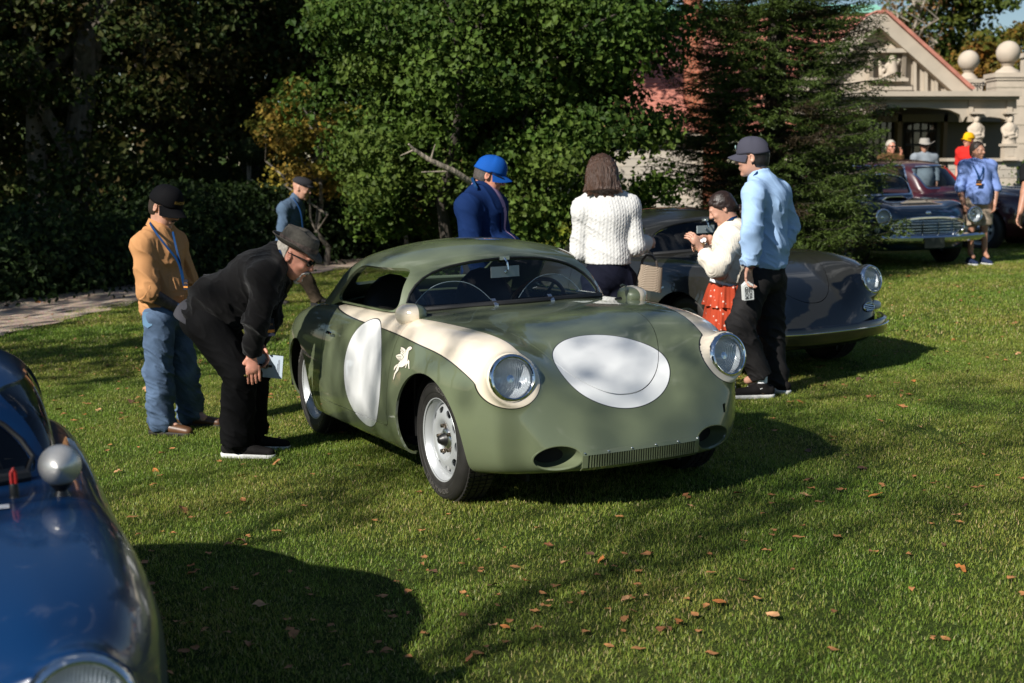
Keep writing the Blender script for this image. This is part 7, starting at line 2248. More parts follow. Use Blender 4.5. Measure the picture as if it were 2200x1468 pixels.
def herm(px, label):
    """carved bust on a tapering pedestal"""
    D = 28.32
    r = empty('garden_statue', W(px, 345, D), label, 'statue', 'carved stone figures on the porch wall')
    s = D / FPX
    MB().box((0, 0, .02 * 1), (.30, .30, .04)).box((0, 0, .16), (.24, .24, .24)).box((0, 0, .30), (.30, .30, .05)).mk('pedestal', STONE, r, sharp=30)
    MB().box((0, -.122, .16), (.12, .01, .16)).mk('pedestal_panel', STONE, r)
    S = SDF((-.25, -.25, .28), (.25, .25, 1.05), .012)
    S.cone((0, 0, .32), (0, 0, .42), .14, .12, .03); S.cone((0, 0, .42), (0, 0, .62), .12, .13, .05); S.cone((-.10, 0, .62), (.10, 0, .62), .065, .065, .04)
    S.cone((-.13, 0, .6), (-.11, -.10, .48), .045, .035, .03); S.cone((-.11, -.1, .48), (.03, -.13, .52), .035, .03, .02); S.cone((.13, 0, .6), (.10, -.10, .46), .045, .035, .03); S.cone((.10, -.10, .46), (-.02, -.13, .44), .035, .03, .02)
    S.cone((0, 0, .64), (0, -.01, .72), .05, .045, .03); S.ell((0, -.015, .79), (.062, .075, .085), None, .02); S.ell((0, .01, .83), (.08, .085, .06), None, .02); S.cone((0, -.09, .79), (0, -.095, .77), .012, .014, .01)
    V, Q = S.mesh(); mk('figure', V + vnormals(V, Q) * (.006 * vnoise(V * 30, 2))[:, None], Q, STONE, r)
    MB().box((0, 0, .925), (.26, .26, .04)).mk('capital', STONE, r)
herm(2166, 'carved stone bust on pedestal at the outer end of porch')
herm(2094, 'carved stone bust on the porch wall behind the red shirt')

def gate_pier(px, ball_y, r_px, D, x0, x1, label):
    s = D / FPX; rt = W(px, 346, D)
    c = W(px, ball_y, D)
    e = empty('gate_pier', (c[0], D, float(gz(c[0]))), label, 'gate pier', 'gate piers with ball finials')
    z0 = float(gz(c[0])); w = (x1 - x0) * s; R = r_px * s; zb = c[2] - R - z0
    MB().box((0, 0, (zb - .30) / 2), (w * .86, w * .86, zb - .30)).mk('shaft', STONE, e, sharp=30)
    MB().box((0, 0, zb - .25), (w, w, .10)).box((0, 0, zb - .33), (w * .93, w * .93, .06)).mk('cap', STONE, e, sharp=30)
    MB().lathe([(w * .36, -.20), (w * .30, -.13), (R * .62, -.09), (R * .42, -.04), (R * .5, .0), (R * .62, .03)], c=(0, 0, zb), n=24).mk('finial_neck', STONE, e)
    MB().ell((0, 0, zb + R), (R, R, R), None, 28, 16).mk('ball_finial', STONE, e, sharp=None)
    for z_ in np.arange(.5, zb - .5, .42): MB().box((0, 0, z_), (w * .875, w * .875, .025)).mk('joint', mat('stone_joint', (.3, .26, .2), .9), e)
gate_pier(2166, 114, 25, 33.0, 2128, 2204, 'tall stone gate pier with ball finial above the porch')
gate_pier(2081, 131, 22, 36.0, 2052, 2110, 'stone gate pier with ball finial half behind autumn leaves')
def iron_gate():
    D = 34.4; a = W(2070, 346, D); b = W(2200, 346, D)
    e = empty('iron_gate', ((a[0] + b[0]) / 2, D, float(gz(a[0]))), 'black wrought iron gate with scrolls between the stone piers', 'gate')
    w = b[0] - a[0]; top = W(2100, 165, D)[2] - e.location[2]
    for i in range(12):
        x = -w / 2 + w * i / 11; h = top - .5 * abs(i / 11 - .5)
        MB().tube([(x, 0, 0), (x, 0, h)], .014, 6).mk('bar', IRON, e)
    for z_ in (.2, 1.2, top - .5): MB().box((0, 0, z_), (w, .03, .04)).mk('rail', IRON, e)
    for i in range(6):
        x = -w / 2 + w * (i + .5) / 6; t = np.linspace(0, 4.2, 22)
        MB().tube(np.stack([x + .11 * (1 - t / 6) * np.cos(t), 0 * t, top - .25 + .13 * (1 - t / 6) * np.sin(t) + .04 * t * 0], 1), .014, 5).mk('scroll', IRON, e)
iron_gate()
def garden_bench_wall():
    # pale boundary wall seen past the big tree and the far house corner
    c = W(2196, 175, 38.0)
    e = empty('boundary_wall', (c[0] + 2.5, 38.0, float(gz(c[0]))), 'pale stuccoed wall beyond the gate pier', 'wall')
    MB().box((0, 0, c[2] / 2), (5, .4, c[2] + .7)).mk('wall_face', STONE, e); MB().box((0, -.05, c[2] + .36), (5.1, .6, .12)).mk('coping', STONE, e)
garden_bench_wall()
# ================================================================== trees and plants
LEAF = leaf_mat('leaf', .6, .30)
NEEDLE = leaf_mat('needle', .5, .15)
def bark(name, col): return mat('bark_' + name, col, .9, var=.4, vscale=5, bump=.8, bscale=14, dist=.03, stretch=(2, 2, .5))
BARK_D = bark('dark', (.045, .036, .028)); BARK_G = bark('grey', (.17, .145, .115)); BARK_P = bark('pale', (.30, .255, .20))
def leaf_quads(P, N, size, rng, aspect=.75, fold=.18):
    """one kite-shaped, slightly folded leaf per point"""
    n = len(P)
    N = N / (np.linalg.norm(N, axis=1)[:, None] + 1e-9)
    r = rng.normal(size=(n, 3)); T = r - N * (r * N).sum(1)[:, None]; T /= np.linalg.norm(T, axis=1)[:, None] + 1e-9
    B = np.cross(N, T); L = (size * rng.uniform(.6, 1.25, n))[:, None]
    V = np.stack([P - T * L * .5, P + B * L * aspect * .5 + N * L * fold - T * L * .04, P + T * L * .5, P - B * L * aspect * .5 + N * L * fold - T * L * .04], 1).reshape(-1, 3)
    return V, np.arange(4 * n).reshape(-1, 4)
def tint(n, cols, rng, var=.25):
    cols = np.array(cols, float); w = rng.random((n, 1))
    k = rng.integers(0, len(cols), n)
    c = cols[k] * rng.uniform(1 - var, 1 + var, (n, 1))
    return np.repeat(np.clip(c, 0, 1), 4, 0)
def limb_path(a, b, rng, n=7, wob=.08):
    a = np.array(a, float); b = np.array(b, float); t = np.linspace(0, 1, n)[:, None]
    L = np.linalg.norm(b - a); P = a + (b - a) * t
    P[1:-1] += rng.normal(0, wob * L, (n - 2, 3)) * np.array([1, 1, .5]); P[:, 2] += .10 * L * np.sin(t[:, 0] * np.pi) * .5
    return P
def broadleaf(label, x, y, h, crown_c, crown_r, n_leaf, size, cols, bk, tr=.18, seed=1, n_clump=90, name='tree', shell=2.6, clump=.42, group=None, lean=(0, 0), limbs=9, up=.35, var=.28, aspect=.8, low_gap=None, stems=1):
    rng = np.random.default_rng(seed)
    z0 = float(gz(x)); root = empty(name, (x, y, z0), label, 'tree', group)
    cc = np.array(crown_c, float); cr = np.array(crown_r, float)
    mb = MB()
    top = np.array([cc[0], cc[1], cc[2] + cr[2] * .5])
    trunks = []
    for k in range(stems):
        off = np.array([rng.normal(0, .15 * (stems > 1)), rng.normal(0, .15 * (stems > 1)), 0])
        tp = limb_path(off + np.array([0, 0, -.15]), top + off * 6, rng, 9, .03); trunks.append(tp)
        mb.tube(tp, np.linspace(tr, tr * .18, 9) * np.array([1.35, 1.1] + [1] * 7), 9)
    # clump centres spread through the crown, more near its surface
    d = rng.normal(size=(n_clump, 3)); d /= np.linalg.norm(d, axis=1)[:, None]
    rad = rng.random(n_clump) ** (1 / shell)
    C = cc + d * rad[:, None] * cr
    for k in range(limbs * stems):
        tp = trunks[k % stems]
        i = rng.integers(2, 7); t = C[rng.integers(0, n_clump)]
        P = limb_path(tp[i], t, rng); mb.tube(P, np.linspace(tr * .42, .012, 7), 6)
        for _ in range(3):
            j = rng.integers(2, 6); q = C[np.argsort(np.linalg.norm(C - P[j], axis=1))[rng.integers(0, 6)]]
            mb.tube(limb_path(P[j], q, rng, 5), np.linspace(tr * .16, .006, 5), 4)
    mb.mk('trunk', bk, root)
    cs = rng.uniform(.6, 1.35, n_clump) * clump
    k = rng.integers(0, n_clump, n_leaf)
    g = rng.normal(size=(n_leaf, 3)); g *= (rng.random(n_leaf) ** .4 / (np.linalg.norm(g, axis=1) + 1e-9))[:, None]
    P = C[k] + g * cs[k][:, None] * np.array([1.15, 1.15, .75])
    P[:, 2] = np.maximum(P[:, 2], .12)
    N = g * .6 + (P - cc) / cr * .5 + rng.normal(size=(n_leaf, 3)) * .75 + np.array([0, 0, up])
    V, Q = leaf_quads(P, N, size, rng, aspect)
    ccol = np.array(cols, float)[rng.integers(0, len(cols), n_clump)]
    base = ccol[k] * .6 + np.array(cols, float)[rng.integers(0, len(cols), n_leaf)] * .4
    T = np.repeat(np.clip(base * rng.uniform(1 - var, 1 + var, (n_leaf, 1)), 0, 1), 4, 0)
    mk('crown', V, Q, LEAF, root, smooth=False, attrs={'tint': T})
    return root
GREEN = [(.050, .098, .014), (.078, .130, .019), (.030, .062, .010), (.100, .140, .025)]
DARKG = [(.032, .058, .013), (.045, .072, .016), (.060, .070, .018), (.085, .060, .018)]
# the big round-leaved tree behind the cars
broadleaf('large green tree with round leaves behind the blazer man', -.45, 17.2, 7, (.25, 0, 2.85), (2.4, 2.1, 2.75), 86000, .075, GREEN, BARK_D, .075, 11, 270, shell=2.5, clump=.37, stems=4, limbs=5, aspect=.92, up=.2)
# its pale leaning bough
rb = empty('leaning_bough', G(1010, 500), 'pale bare bough slanting out of the green tree', 'branch')
_o = np.array(rb.location); _P = np.array([W(1075, 440, 16.2), W(1030, 405, 15.9), W(975, 368, 15.6), W(925, 345, 15.5), W(890, 322, 15.45), W(878, 310, 15.4)]) - _o
MB().tube(np.vstack([[0.55, .6, -.05], [.4, .3, .35], _P]), [.05, .046, .042, .038, .033, .026, .018, .01], 9).mk('bough', BARK_P, rb)
for _a, _b in ((3, (905, 370)), (4, (935, 310)), (5, (860, 335))): MB().tube([_P[_a - 1], W(*_b, 15.5) - _o], [.012, .004], 6).mk('twig', BARK_P, rb)
broadleaf('small tree with yellow and orange autumn leaves', -3.15, 24.0, 4, (-.15, 0, 2.1), (1.05, .8, .95), 5600, .085, [(.40, .31, .045), (.32, .26, .04), (.36, .21, .04), (.18, .20, .035), (.10, .13, .025)], BARK_G, .05, 12, 60, clump=.26, limbs=7)
broadleaf('understorey tree with green and rust leaves beside the yellow one', -1.9, 24.9, 4, (0, 0, 1.5), (1.2, .9, 1.0), 8000, .09, [(.05, .085, .016), (.08, .075, .016), (.10, .055, .014)], BARK_G, .045, 13, 50, clump=.25, limbs=6)
# shaded trees on the left
_lt = [(-7.35, 24.8, 10.5, 'tall dark tree with a thick fissured trunk beyond the path', BARK_G, .30, 21), (-10.0, 27.0, 12, 'dark tree at the frame edge with some yellowing leaves', BARK_G, .24, 22), (-5.0, 29.0, 12, 'dark leafy tree behind the potted standards', BARK_D, .20, 23),
       (-11.2, 22.5, 8, 'dark tree overhanging the far end of path', BARK_D, .22, 24), (-2.0, 28.5, 12, 'tall shaded tree behind the yellow tree', BARK_D, .2, 25), (-7.4, 30.5, 13, 'tall shaded tree deep in the garden', BARK_D, .24, 26), (-.9, 32.5, 11, 'tall green tree rising behind the round-leaved tree', BARK_D, .2, 27)]
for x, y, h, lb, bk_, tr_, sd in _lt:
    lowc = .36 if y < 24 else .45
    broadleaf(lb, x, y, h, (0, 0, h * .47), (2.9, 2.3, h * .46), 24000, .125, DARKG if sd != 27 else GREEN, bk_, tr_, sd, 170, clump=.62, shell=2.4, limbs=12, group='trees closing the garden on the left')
_p = W(88, 470, 25.0); _tr = empty('tree', (_p[0], 25.0, float(gz(_p[0]))), 'pale-barked trunk standing left of the thick dark trunk', 'tree')
MB().tube([(0, 0, -.1), (.02, 0, 1.0), (-.03, 0, 2.2), (.05, 0, 4.2), (.1, 0, 6.5)], [.26, .21, .18, .14, .08], 12).mk('trunk', BARK_P, _tr)
_rg = np.random.default_rng(77); _C = _rg.normal(0, 1, (60, 3)) * np.array([1.3, 1.1, 1.4]) + np.array([0, 0, 6.2]); _k = _rg.integers(0, 60, 9000)
_PP = _C[_k] + _rg.normal(0, .38, (9000, 3)); _V, _Q = leaf_quads(_PP, _rg.normal(size=(9000, 3)) + np.array([0, 0, .5]), .12, _rg)
mk('crown', _V, _Q, LEAF, _tr, smooth=False, attrs={'tint': tint(9000, DARKG, _rg)})
# undergrowth: one mass along the foot of the trees
def mass(name, label, pts, n, size, cols, hgt, wid, seed, kind='stuff', cat='undergrowth'):
    rng = np.random.default_rng(seed); P = np.array([G(*p)[:2] if len(p) == 2 and p[0] > 40 else p[:2] for p in pts], float)
    t = rng.random(n) * (len(P) - 1); i = t.astype(int).clip(0, len(P) - 2); f = (t - i)[:, None]
    xy = P[i] * (1 - f) + P[i + 1] * f
    bumps = .55 + .45 * vnoise(np.c_[xy * .9, np.zeros(n)], seed)
    hh = hgt * (.40 + .95 * bumps ** 1.5)
    u = rng.random(n) ** .7; off = rng.normal(0, 1, (n, 2)) * wid * np.sqrt(1 - u * .75)[:, None] * .5
    xy = xy + off; Z = gz(xy[:, 0]) + hh * u
    N = np.c_[off, np.full(n, .6)] + rng.normal(size=(n, 3)) * .6
    V, Q = leaf_quads(np.c_[xy, Z], N, size, rng)
    o = mk(name, V, Q, LEAF, None, smooth=False, attrs={'tint': tint(n, cols, rng, .35)})
    return tag(o, label, cat, kind=kind)
mass('undergrowth', 'dark leafy undergrowth at the foot of the left trees', [(G(a, b)[0], G(a, b)[1] + 1.8) for a, b in ((-260, 690), (0, 652), (140, 632), (290, 611), (430, 596), (560, 580), (690, 566), (790, 555), (1000, 552), (1250, 550))], 52000, .095, [(.020, .040, .010), (.030, .055, .012), (.016, .032, .009)], 1.25, 1.7, 31)
mass('low_shrubs', 'low leafy shrubs lining the far side of path', [(G(a, b)[0], G(a, b)[1] + .95) for a, b in ((-260, 690), (0, 652), (140, 632), (290, 611), (430, 596), (560, 580))], 12000, .06, [(.025, .05, .012), (.035, .065, .014)], .45, .7, 32, cat='shrubs')
mass('tall_grasses', 'sunlit yellow-green tall grasses before the shingled wall', [(.2, 24.0), (1.6, 23.6), (3.2, 23.2), (4.4, 23.0)], 9000, .10, [(.16, .19, .02), (.10, .14, .02), (.20, .20, .03)], .75, .9, 33, cat='grasses')
mass('gate_shrubs', 'green shrubs right of the porch wall', [(10.1, 27.6), (10.7, 27.4), (12.0, 27.2)], 5000, .07, [(.05, .09, .015), (.08, .11, .02)], 1.7, .9, 34, cat='shrubs')
def wood(seed=35):
    rng = np.random.default_rng(seed); n = 26000
    X = rng.uniform(-26, 3.5, n); Y = 35 + rng.random(n) * 4; Z = rng.random(n) ** .8 * (7.5 + 2.5 * vnoise(np.c_[X * .35, 0 * X, 0 * X], 3))
    V, Q = leaf_quads(np.c_[X, Y, Z], rng.normal(size=(n, 3)) + np.array([0, -.6, .3]), .42, rng)
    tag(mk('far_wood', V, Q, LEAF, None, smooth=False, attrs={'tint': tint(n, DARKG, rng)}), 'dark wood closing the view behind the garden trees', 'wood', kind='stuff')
wood()
# far autumn trees on the right
broadleaf('tall evergreen with sunlit olive foliage beyond the gable', 14.6, 48.0, 11, (0, 0, 4.9), (2.5, 2.2, 3.6), 11000, .22, [(.075, .10, .014), (.10, .115, .016), (.05, .08, .014)], BARK_D, .25, 41, 90, clump=.7)
broadleaf('orange and olive autumn tree beyond the gate piers', 15.4, 44.0, 7, (0, 0, 3.3), (3.0, 2.2, 2.0), 9000, .18, [(.20, .12, .02), (.12, .11, .018), (.24, .10, .02), (.09, .10, .016)], BARK_G, .2, 42, 80, clump=.6)
broadleaf('thin bare birch above the lodge gable', 12.9, 46.5, 9, (0, 0, 6.5), (1.5, 1.2, 2.6), 650, .14, [(.22, .12, .04), (.16, .09, .03)], BARK_P, .10, 43, 40, clump=.5, limbs=16)
# spruce
def spruce(label, x, y, h, r0, seed):
    rng = np.random.default_rng(seed)
    root = empty('spruce_tree', (x, y, float(gz(x))), label, 'tree')
    MB().tube([(0, 0, -.1), (.03, 0, h * .4), (-.02, 0, h * .8), (0, 0, h)], [.16, .12, .06, .01], 10).mk('trunk', BARK_D, root)
    wood = MB(); QV = []; QT = []
    z = .30; 
    while z < h - .2:
        t = z / h; nb = 11 if t < .6 else 7
        ph = rng.random() * 6.28
        for b in range(nb):
            a = ph + 2 * np.pi * b / nb + rng.normal(0, .22)
            L = r0 * (1 - t) ** .5 * rng.uniform(.62, 1.12) * (1.0 if t > .06 else .8)
            dr = np.array([math.cos(a), math.sin(a), 0]); s = np.linspace(0, 1, 9)
            sag = -.30 * L * s ** 1.3 + .24 * L * s ** 3.0 + .10 * L * s
            P = np.outer(s * L, dr) + np.c_[np.zeros((9, 2)), z + sag] + rng.normal(0, .012, (9, 3)) * s[:, None]
            wood.tube(P, np.linspace(.022 * (1 - t) + .006, .003, 9), 4, caps=False)
            side = np.array([-dr[1], dr[0], 0]); alive = rng.random() > (.12 if t < .35 else .02)
            for q in np.linspace(.22, 1.0, int(10 + 12 * L)):
                i = min(int(q * 8), 7); f = q * 8 - i; base = P[i] * (1 - f) + P[i + 1] * f
                for sg in (-1, 1):
                    tl = (.10 + .26 * (1 - q)) * L * rng.uniform(.6, 1.15) + .05
                    td = dr * .75 + side * sg * rng.uniform(.55, 1.0) + np.array([0, 0, -.16 + rng.normal(0, .12)]); td /= np.linalg.norm(td)
                    m = max(4, int(tl / .018)); u = rng.random(m) ** .9
                    c = base + td * (u * tl)[:, None] + np.c_[np.zeros((m, 2)), -.10 * tl * u ** 2]
                    nd_ = td * .8 + rng.normal(size=(m, 3)) * .55 + np.array([0, 0, .12]); nd_ /= np.linalg.norm(nd_, axis=1)[:, None]
                    ll = rng.uniform(.035, .065, m)[:, None]; wv = np.cross(nd_, rng.normal(size=(m, 3))); wv /= np.linalg.norm(wv, axis=1)[:, None] + 1e-9
                    QV.append(np.stack([c - wv * .0065, c + wv * .0065, c + nd_ * ll], 1))
                    col = np.array([.040, .064, .014]) * rng.uniform(.65, 1.35) + (np.array([.022, .030, .004]) * q if alive else 0)
                    if not alive: col = np.array([.055, .040, .022]) * rng.uniform(.5, 1.2)
                    QT.append(np.repeat(np.repeat(col[None], m, 0), 3, 0))
        z += .115 * rng.uniform(.8, 1.2)
    wood.mk('branch', mat('spruce_twig', (.030, .024, .017), .9), root)
    V = np.concatenate(QV).reshape(-1, 3); T = np.concatenate(QT)
    mk('needles', V, np.arange(len(V)).reshape(-1, 3), NEEDLE, root, smooth=False, attrs={'tint': T})
    return root
spruce('tall dark spruce with drooping boughs beside the grey coupe', 3.36, 18.5, 9.5, 1.58, 51)

# planters with standards
def planter(px, py_top, py_base, D, label, trunk_top, ball=None, seed=1):
    c = W(px, py_base, D); s = D / FPX
    e = empty('planter', (c[0], D, float(gz(c[0]))), label, 'planter')
    zt = W(px, py_top, D)[2] - e.location[2]
    POT = mat('green_glazed_pot', (.030, .075, .070), .35, var=.15)
    MB().lathe([(.001, 0), (.17, 0), (.20, .06), (.25, zt * .6), (.29, zt - .10), (.29, zt - .02), (.27, zt), (.25, zt - .05)], n=32).mk('pot', POT, e)
    MB().lathe([(.292, zt - .13), (.298, zt - .10), (.292, zt - .07)], n=32).mk('pot_band', mat('pot_white_band', (.5, .5, .46), .5), e)
    tt = W(px, trunk_top, D)[2] - e.location[2]
    mb = MB().tube([(0, 0, zt - .1), (.015, 0, (zt + tt) / 2), (0, 0, tt)], .022, 7).tube([(.05, .02, zt - .1), (.04, .0, (zt + tt) / 2), (.07, 0, tt)], .016, 6); mb.mk('stem', BARK_P, e)
    rng = np.random.default_rng(seed); n = 1500
    P = rng.normal(size=(n, 3)) * np.array([.13, .13, .05]) + np.array([0, 0, zt + .02]); V, Q = leaf_quads(P, rng.normal(size=(n, 3)) + np.array([0, 0, 1]), .045, rng)
    mk('underplanting', V, Q, LEAF, e, smooth=False, attrs={'tint': tint(n, [(.16, .20, .08), (.10, .15, .05)], rng)})
    n = 2600; d = rng.normal(size=(n, 3)); d /= np.linalg.norm(d, axis=1)[:, None]; P = d * (rng.random(n) ** .45)[:, None] * np.array([.30, .30, .26]) + np.array([.03, 0, tt + .12]); V, Q = leaf_quads(P, d + rng.normal(size=(n, 3)) * .5, .05, rng)
    mk('crown', V, Q, LEAF, e, smooth=False, attrs={'tint': tint(n, [(.06, .085, .03), (.04, .065, .02)], rng)})
planter(537, 438, 600, 26.2, 'dark green planter with white band and a thin-stemmed standard', 340, seed=3)
planter(463, 455, 590, 27.5, 'planter with a small round-headed standard behind the tan shirt', 392, seed=4)
# ================================================================== shade trees outside the picture, grass and fallen leaves
def shade_tree(label, x, y, h, cr, n, seed, size=.22, cl=110, clump=.9):
    return broadleaf(label, x, y, h, (0, 0, h * .60), cr, n, size, DARKG, BARK_D, .3, seed, cl, clump=clump, shell=2.0, limbs=14, group='shade trees standing left of the picture')
SHADE = [(-14.5, 12.0, 15, (4.2, 4.0, 5.2), 5200, 61), (-18.0, 17.0, 16, (4.5, 4.2, 5.6), 6000, 62), (-12.5, 4.6, 13, (2.6, 2.4, 4.0), 2600, 63), (-21.0, 9.5, 17, (4.5, 4.2, 6.0), 5200, 64)]
SLAB = ['broad shade tree just outside the frame beside the path', 'farthest of the tall shade trees outside the frame', 'slim shade tree nearest the blue coupe outside the frame', 'tallest shade tree well outside the frame']
for i, (x, y, h, cr, n, sd) in enumerate(SHADE):
    shade_tree(SLAB[i], x, y, h, cr, n, sd)
# thin, half-bare tree whose branches dapple the lawn and the car
broadleaf('broader half-bare tree behind the photographer dappling the lawn', -7.3, -2.6, 12, (0, 0, 10.0), (2.1, 2.0, 1.5), 380, .12, DARKG, BARK_D, .045, 65, 46, clump=.5, shell=2.0, limbs=16)
broadleaf('slender half-bare tree behind the photographer dappling the green coupe', -8.2, -.9, 11, (0, 0, 9.2), (1.9, 1.7, 1.5), 420, .13, DARKG, BARK_D, .06, 66, 30, clump=.5, shell=2.0, limbs=10)

# ---- grass: a small tile of blades, laid out over the visible lawn
def grass_mat():
    m, nt, b, out = new_mat('grass_blade')
    at = nd(nt, 'ShaderNodeAttribute', attribute_name='tint')
    ge = nd(nt, 'ShaderNodeNewGeometry')
    no = nd(nt, 'ShaderNodeTexNoise'); no.inputs['Scale'].default_value = .55; no.inputs['Detail'].default_value = 4
    nt.links.new(ge.outputs['Position'], no.inputs['Vector'])
    rp = nd(nt, 'ShaderNodeValToRGB'); rp.color_ramp.elements[0].position = .38; rp.color_ramp.elements[1].position = .66
    rp.color_ramp.elements[0].color = (.85, 1.08, .8, 1); rp.color_ramp.elements[1].color = (1.5, 1.25, 1.4, 1)
    nt.links.new(no.outputs[0], rp.inputs[0])
    mx = nd(nt, 'ShaderNodeMix', data_type='RGBA', blend_type='MULTIPLY'); mx.inputs['Factor'].default_value = 1
    nt.links.new(at.outputs['Color'], mx.inputs['A']); nt.links.new(rp.outputs[0], mx.inputs['B'])
    nt.links.new(mx.outputs['Result'], b.inputs['Base Color']); b.inputs['Roughness'].default_value = .45; b.inputs['Specular IOR Level'].default_value = .35
    tl = nd(nt, 'ShaderNodeBsdfTranslucent'); nt.links.new(mx.outputs['Result'], tl.inputs[0])
    ms = nd(nt, 'ShaderNodeMixShader'); ms.inputs[0].default_value = .42
    nt.links.new(b.outputs[0], ms.inputs[1]); nt.links.new(tl.outputs[0], ms.inputs[2]); nt.links.new(ms.outputs[0], out.inputs['Surface'])
    return m
GM = grass_mat(); TS = .42
def grass_tile(n, h0, h1, w, seed):
    rng = np.random.default_rng(seed)
    q_ = rng.uniform(0, 6.283, n); r_ = .43 * np.sqrt(rng.random(n)); P = np.c_[r_ * np.cos(q_), r_ * np.sin(q_), np.zeros(n)]
    a = rng.uniform(0, 6.283, n); D = np.c_[np.cos(a), np.sin(a), 0 * a]; S = np.c_[-np.sin(a), np.cos(a), 0 * a]
    hgt = rng.uniform(h0, h1, n) * (1 + .15 * vnoise(np.c_[P[:, :2] * 9, 0 * a], seed)); lean = rng.uniform(.15, 1.5, n) * hgt
    ww = (w * rng.uniform(.6, 1.2, n))[:, None]
    mid = P + D * (lean * .35)[:, None] + np.c_[0 * a, 0 * a, hgt * .62]; tip = P + D * lean[:, None] + np.c_[0 * a, 0 * a, hgt * .95]
    V = np.stack([P - S * ww, P + S * ww, mid + S * ww * .8, mid - S * ww * .8, tip], 1).reshape(-1, 3)
    i = np.arange(n)[:, None] * 5
    cols = np.array([(.180, .242, .036), (.235, .285, .048), (.138, .198, .030), (.300, .282, .076), (.45, .37, .19)])
    k = rng.choice(5, n, p=[.3, .27, .24, .13, .06]); T = np.repeat(cols[k] * rng.uniform(.75, 1.3, (n, 1)), 5, 0)
    me = mesh_np('grass_tile', V, [i + np.array([[0, 1, 2, 3]]), i + np.array([[3, 2, 4]])], False, {'tint': T}); me.materials.append(GM)
    return me
def instancer(name, label, tiles, pts, rot):
    me = mesh_np(name, pts, [np.zeros((0, 3), int)] if False else [np.array([[0, 1, 2]])], False, {'rot': rot})
    o = link(name, me); tag(o, label, 'grass', kind='stuff')
    ng = bpy.data.node_groups.new(name, 'GeometryNodeTree')
    ng.interface.new_socket('Geometry', in_out='INPUT', socket_type='NodeSocketGeometry'); ng.interface.new_socket('Geometry', in_out='OUTPUT', socket_type='NodeSocketGeometry')
    gi = ng.nodes.new('NodeGroupInput'); go = ng.nodes.new('NodeGroupOutput')
    oi = ng.nodes.new('GeometryNodeObjectInfo'); oi.inputs['Object'].default_value = tiles; oi.inputs['As Instance'].default_value = True
    ip = ng.nodes.new('GeometryNodeInstanceOnPoints'); mp = ng.nodes.new('GeometryNodeMeshToPoints')
    na = ng.nodes.new('GeometryNodeInputNamedAttribute'); na.data_type = 'FLOAT'; na.inputs['Name'].default_value = 'rot'
    cx = ng.nodes.new('ShaderNodeCombineXYZ')
    ng.links.new(gi.outputs[0], mp.inputs['Mesh']); ng.links.new(mp.outputs[0], ip.inputs['Points']); ng.links.new(oi.outputs['Geometry'], ip.inputs['Instance'])
    ng.links.new(na.outputs['Attribute'], cx.inputs['Z']); ng.links.new(cx.outputs[0], ip.inputs['Rotation']); ng.links.new(ip.outputs[0], go.inputs[0])
    md = o.modifiers.new('scatter', 'NODES'); md.node_group = ng
    return o
def lay(y0, y1, step):
    out = []
    for y in np.arange(y0, y1, step):
        for x in np.arange(-.385 * y - .8, .385 * y + .8, step):
            if y > 11:
                j = np.argmin(np.abs(PATH_A[:, 0] - x)); j2 = np.argmin(np.abs(PATH_B[:, 0] - x))
                if x < PATH_A[-1, 0] and PATH_B[j2, 1] - .5 < y < PATH_A[j, 1] + .5: continue
            x2, y2 = x + RNG.uniform(-.12, .12), y + RNG.uniform(-.12, .12)
            out.append((x2, y2, float(gz(x2)) - .003))
    P = np.array(out); return P, RNG.uniform(0, 6.283, len(P))
for nm, lb, (y0, y1), tile in (('grass', 'short mown grass blades of the near lawn', (3.9, 12.0), grass_tile(2900, .008, .021, .0015, 5)), ('grass_further', 'short mown grass blades of the further lawn', (12.0, 25.0), grass_tile(720, .014, .032, .0034, 6))):
    proto = bpy.data.objects.new('grass_tile', tile)
    P, rt = lay(y0, y1, TS); instancer(nm, lb, proto, P, rt)

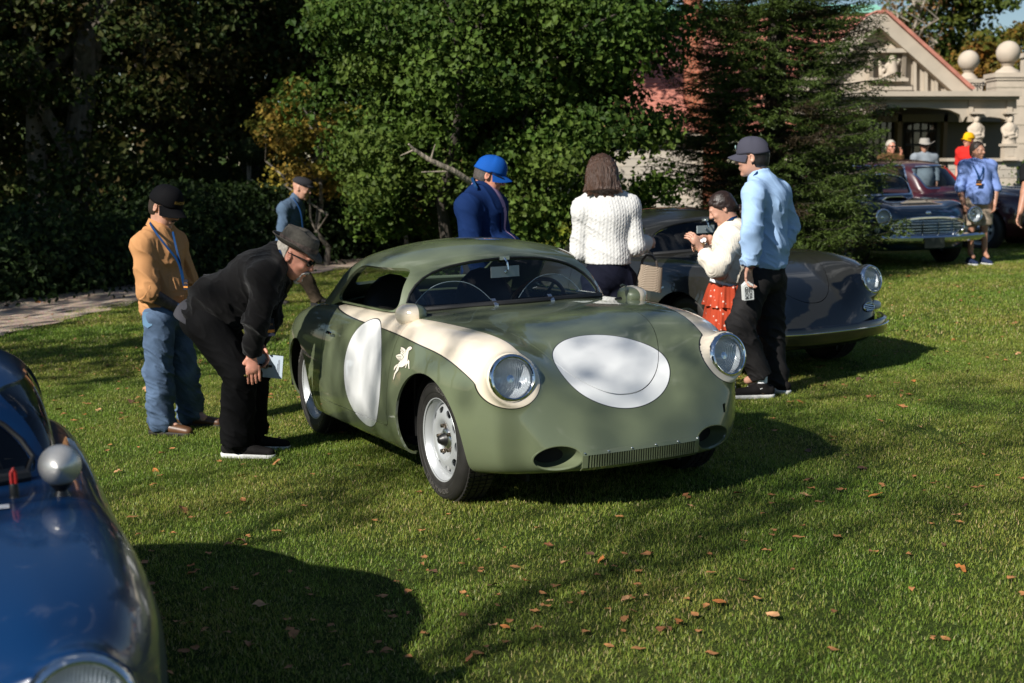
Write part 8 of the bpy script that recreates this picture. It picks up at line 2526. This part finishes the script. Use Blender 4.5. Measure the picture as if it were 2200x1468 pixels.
# ---- fallen leaves
def leaf_mesh(seed):
    rng = np.random.default_rng(seed); n = 6
    t = np.linspace(0, 1, n); wd = .30 * np.sin(np.pi * t ** .8) * (1 + .35 * rng.normal(size=n)) + .02; cv = rng.uniform(-.5, .9); cu = rng.uniform(.1, .5)
    sp = np.c_[t - .5, .06 * np.sin(t * 5 + seed), cv * (t - .5) ** 2 + .05]
    L = sp + np.c_[-.06 * t, wd, cu * wd + .05 * rng.normal(size=n)]; R = sp + np.c_[-.06 * t, -wd * rng.uniform(.8, 1.1, n), cu * wd + .05 * rng.normal(size=n)]
    V = np.concatenate([L, sp, R]); V[:, 2] -= V[:, 2].min()
    F = [[i, i + 1, n + i + 1, n + i] for i in range(n - 1)] + [[n + i, n + i + 1, 2 * n + i + 1, 2 * n + i] for i in range(n - 1)]
    return V, F
DRY = [mat('dry_leaf_%s' % a, c, .7, var=.35, vscale=3) for a, c in (('tan', (.36, .16, .055)), ('brown', (.20, .080, .030)), ('orange', (.42, .15, .035)), ('dark', (.10, .048, .024)), ('pale', (.44, .24, .11)))]
_LM = []
for _s in range(8):
    for _k in range(len(DRY)):
        V, F = leaf_mesh(_s + 100 * 0); me = mesh_np('fallen_leaf', V, [F]); me.materials.append(DRY[_k]); _LM.append(me)
def leaf_spot(rng):
    while True:
        y = 4.5 + 14 * rng.random() ** 1.05; x = rng.uniform(-.37, .37) * y
        dens = .35 + .65 * max(0, vnoise(np.array([[x * .6, y * .6, 0]]), 9)[0] + .35) + (.3 if x < -1 and 6 < y < 12 else 0)
        if rng.random() > dens: continue
        lx, ly = x + .15, y - 8.136
        cxx = lx * math.sin(.456) - ly * math.cos(.456); cyy = lx * math.cos(.456) + ly * math.sin(.456)
        if abs(cxx) < 1.7 and abs(cyy) < .75: continue
        return x, y
_rg = np.random.default_rng(91)
for _i in range(300):
    x, y = leaf_spot(_rg)
    o = link('fallen_leaf', _LM[_rg.integers(0, len(_LM))]); s = _rg.uniform(.028, .060) * (1 + .03 * y)
    o.scale = (s, s * _rg.uniform(.7, 1.2), s * _rg.uniform(.6, 1.3)); o.location = (x, y, float(gz(x)) + _rg.uniform(.010, .02)); o.rotation_euler = (_rg.normal(0, .25), _rg.normal(0, .25), _rg.uniform(0, 6.28))
    tag(o, 'dry curled brown leaf fallen on the lawn', 'leaf', 'fallen leaves on the lawn')
_LV, _LF = [], []; _n = 0
for _i in range(900):
    x, y = leaf_spot(_rg); y = y + 3 * _rg.random() if y > 7 else y
    V, F = leaf_mesh(int(_rg.integers(0, 8))); s = _rg.uniform(.028, .055); a = _rg.uniform(0, 6.28)
    R = np.array([[math.cos(a), -math.sin(a), 0], [math.sin(a), math.cos(a), 0], [0, 0, 1]])
    _LV.append((V * s) @ R.T + np.array([x, y, float(gz(x)) + _rg.uniform(.010, .02)])); _LF += [[q + _n for q in f] for f in F]; _n += len(V)
tag(mk('leaf_litter', np.concatenate(_LV), [_LF], DRY[0]), 'small brown leaf litter strewn through the grass', 'leaf litter', kind='stuff')
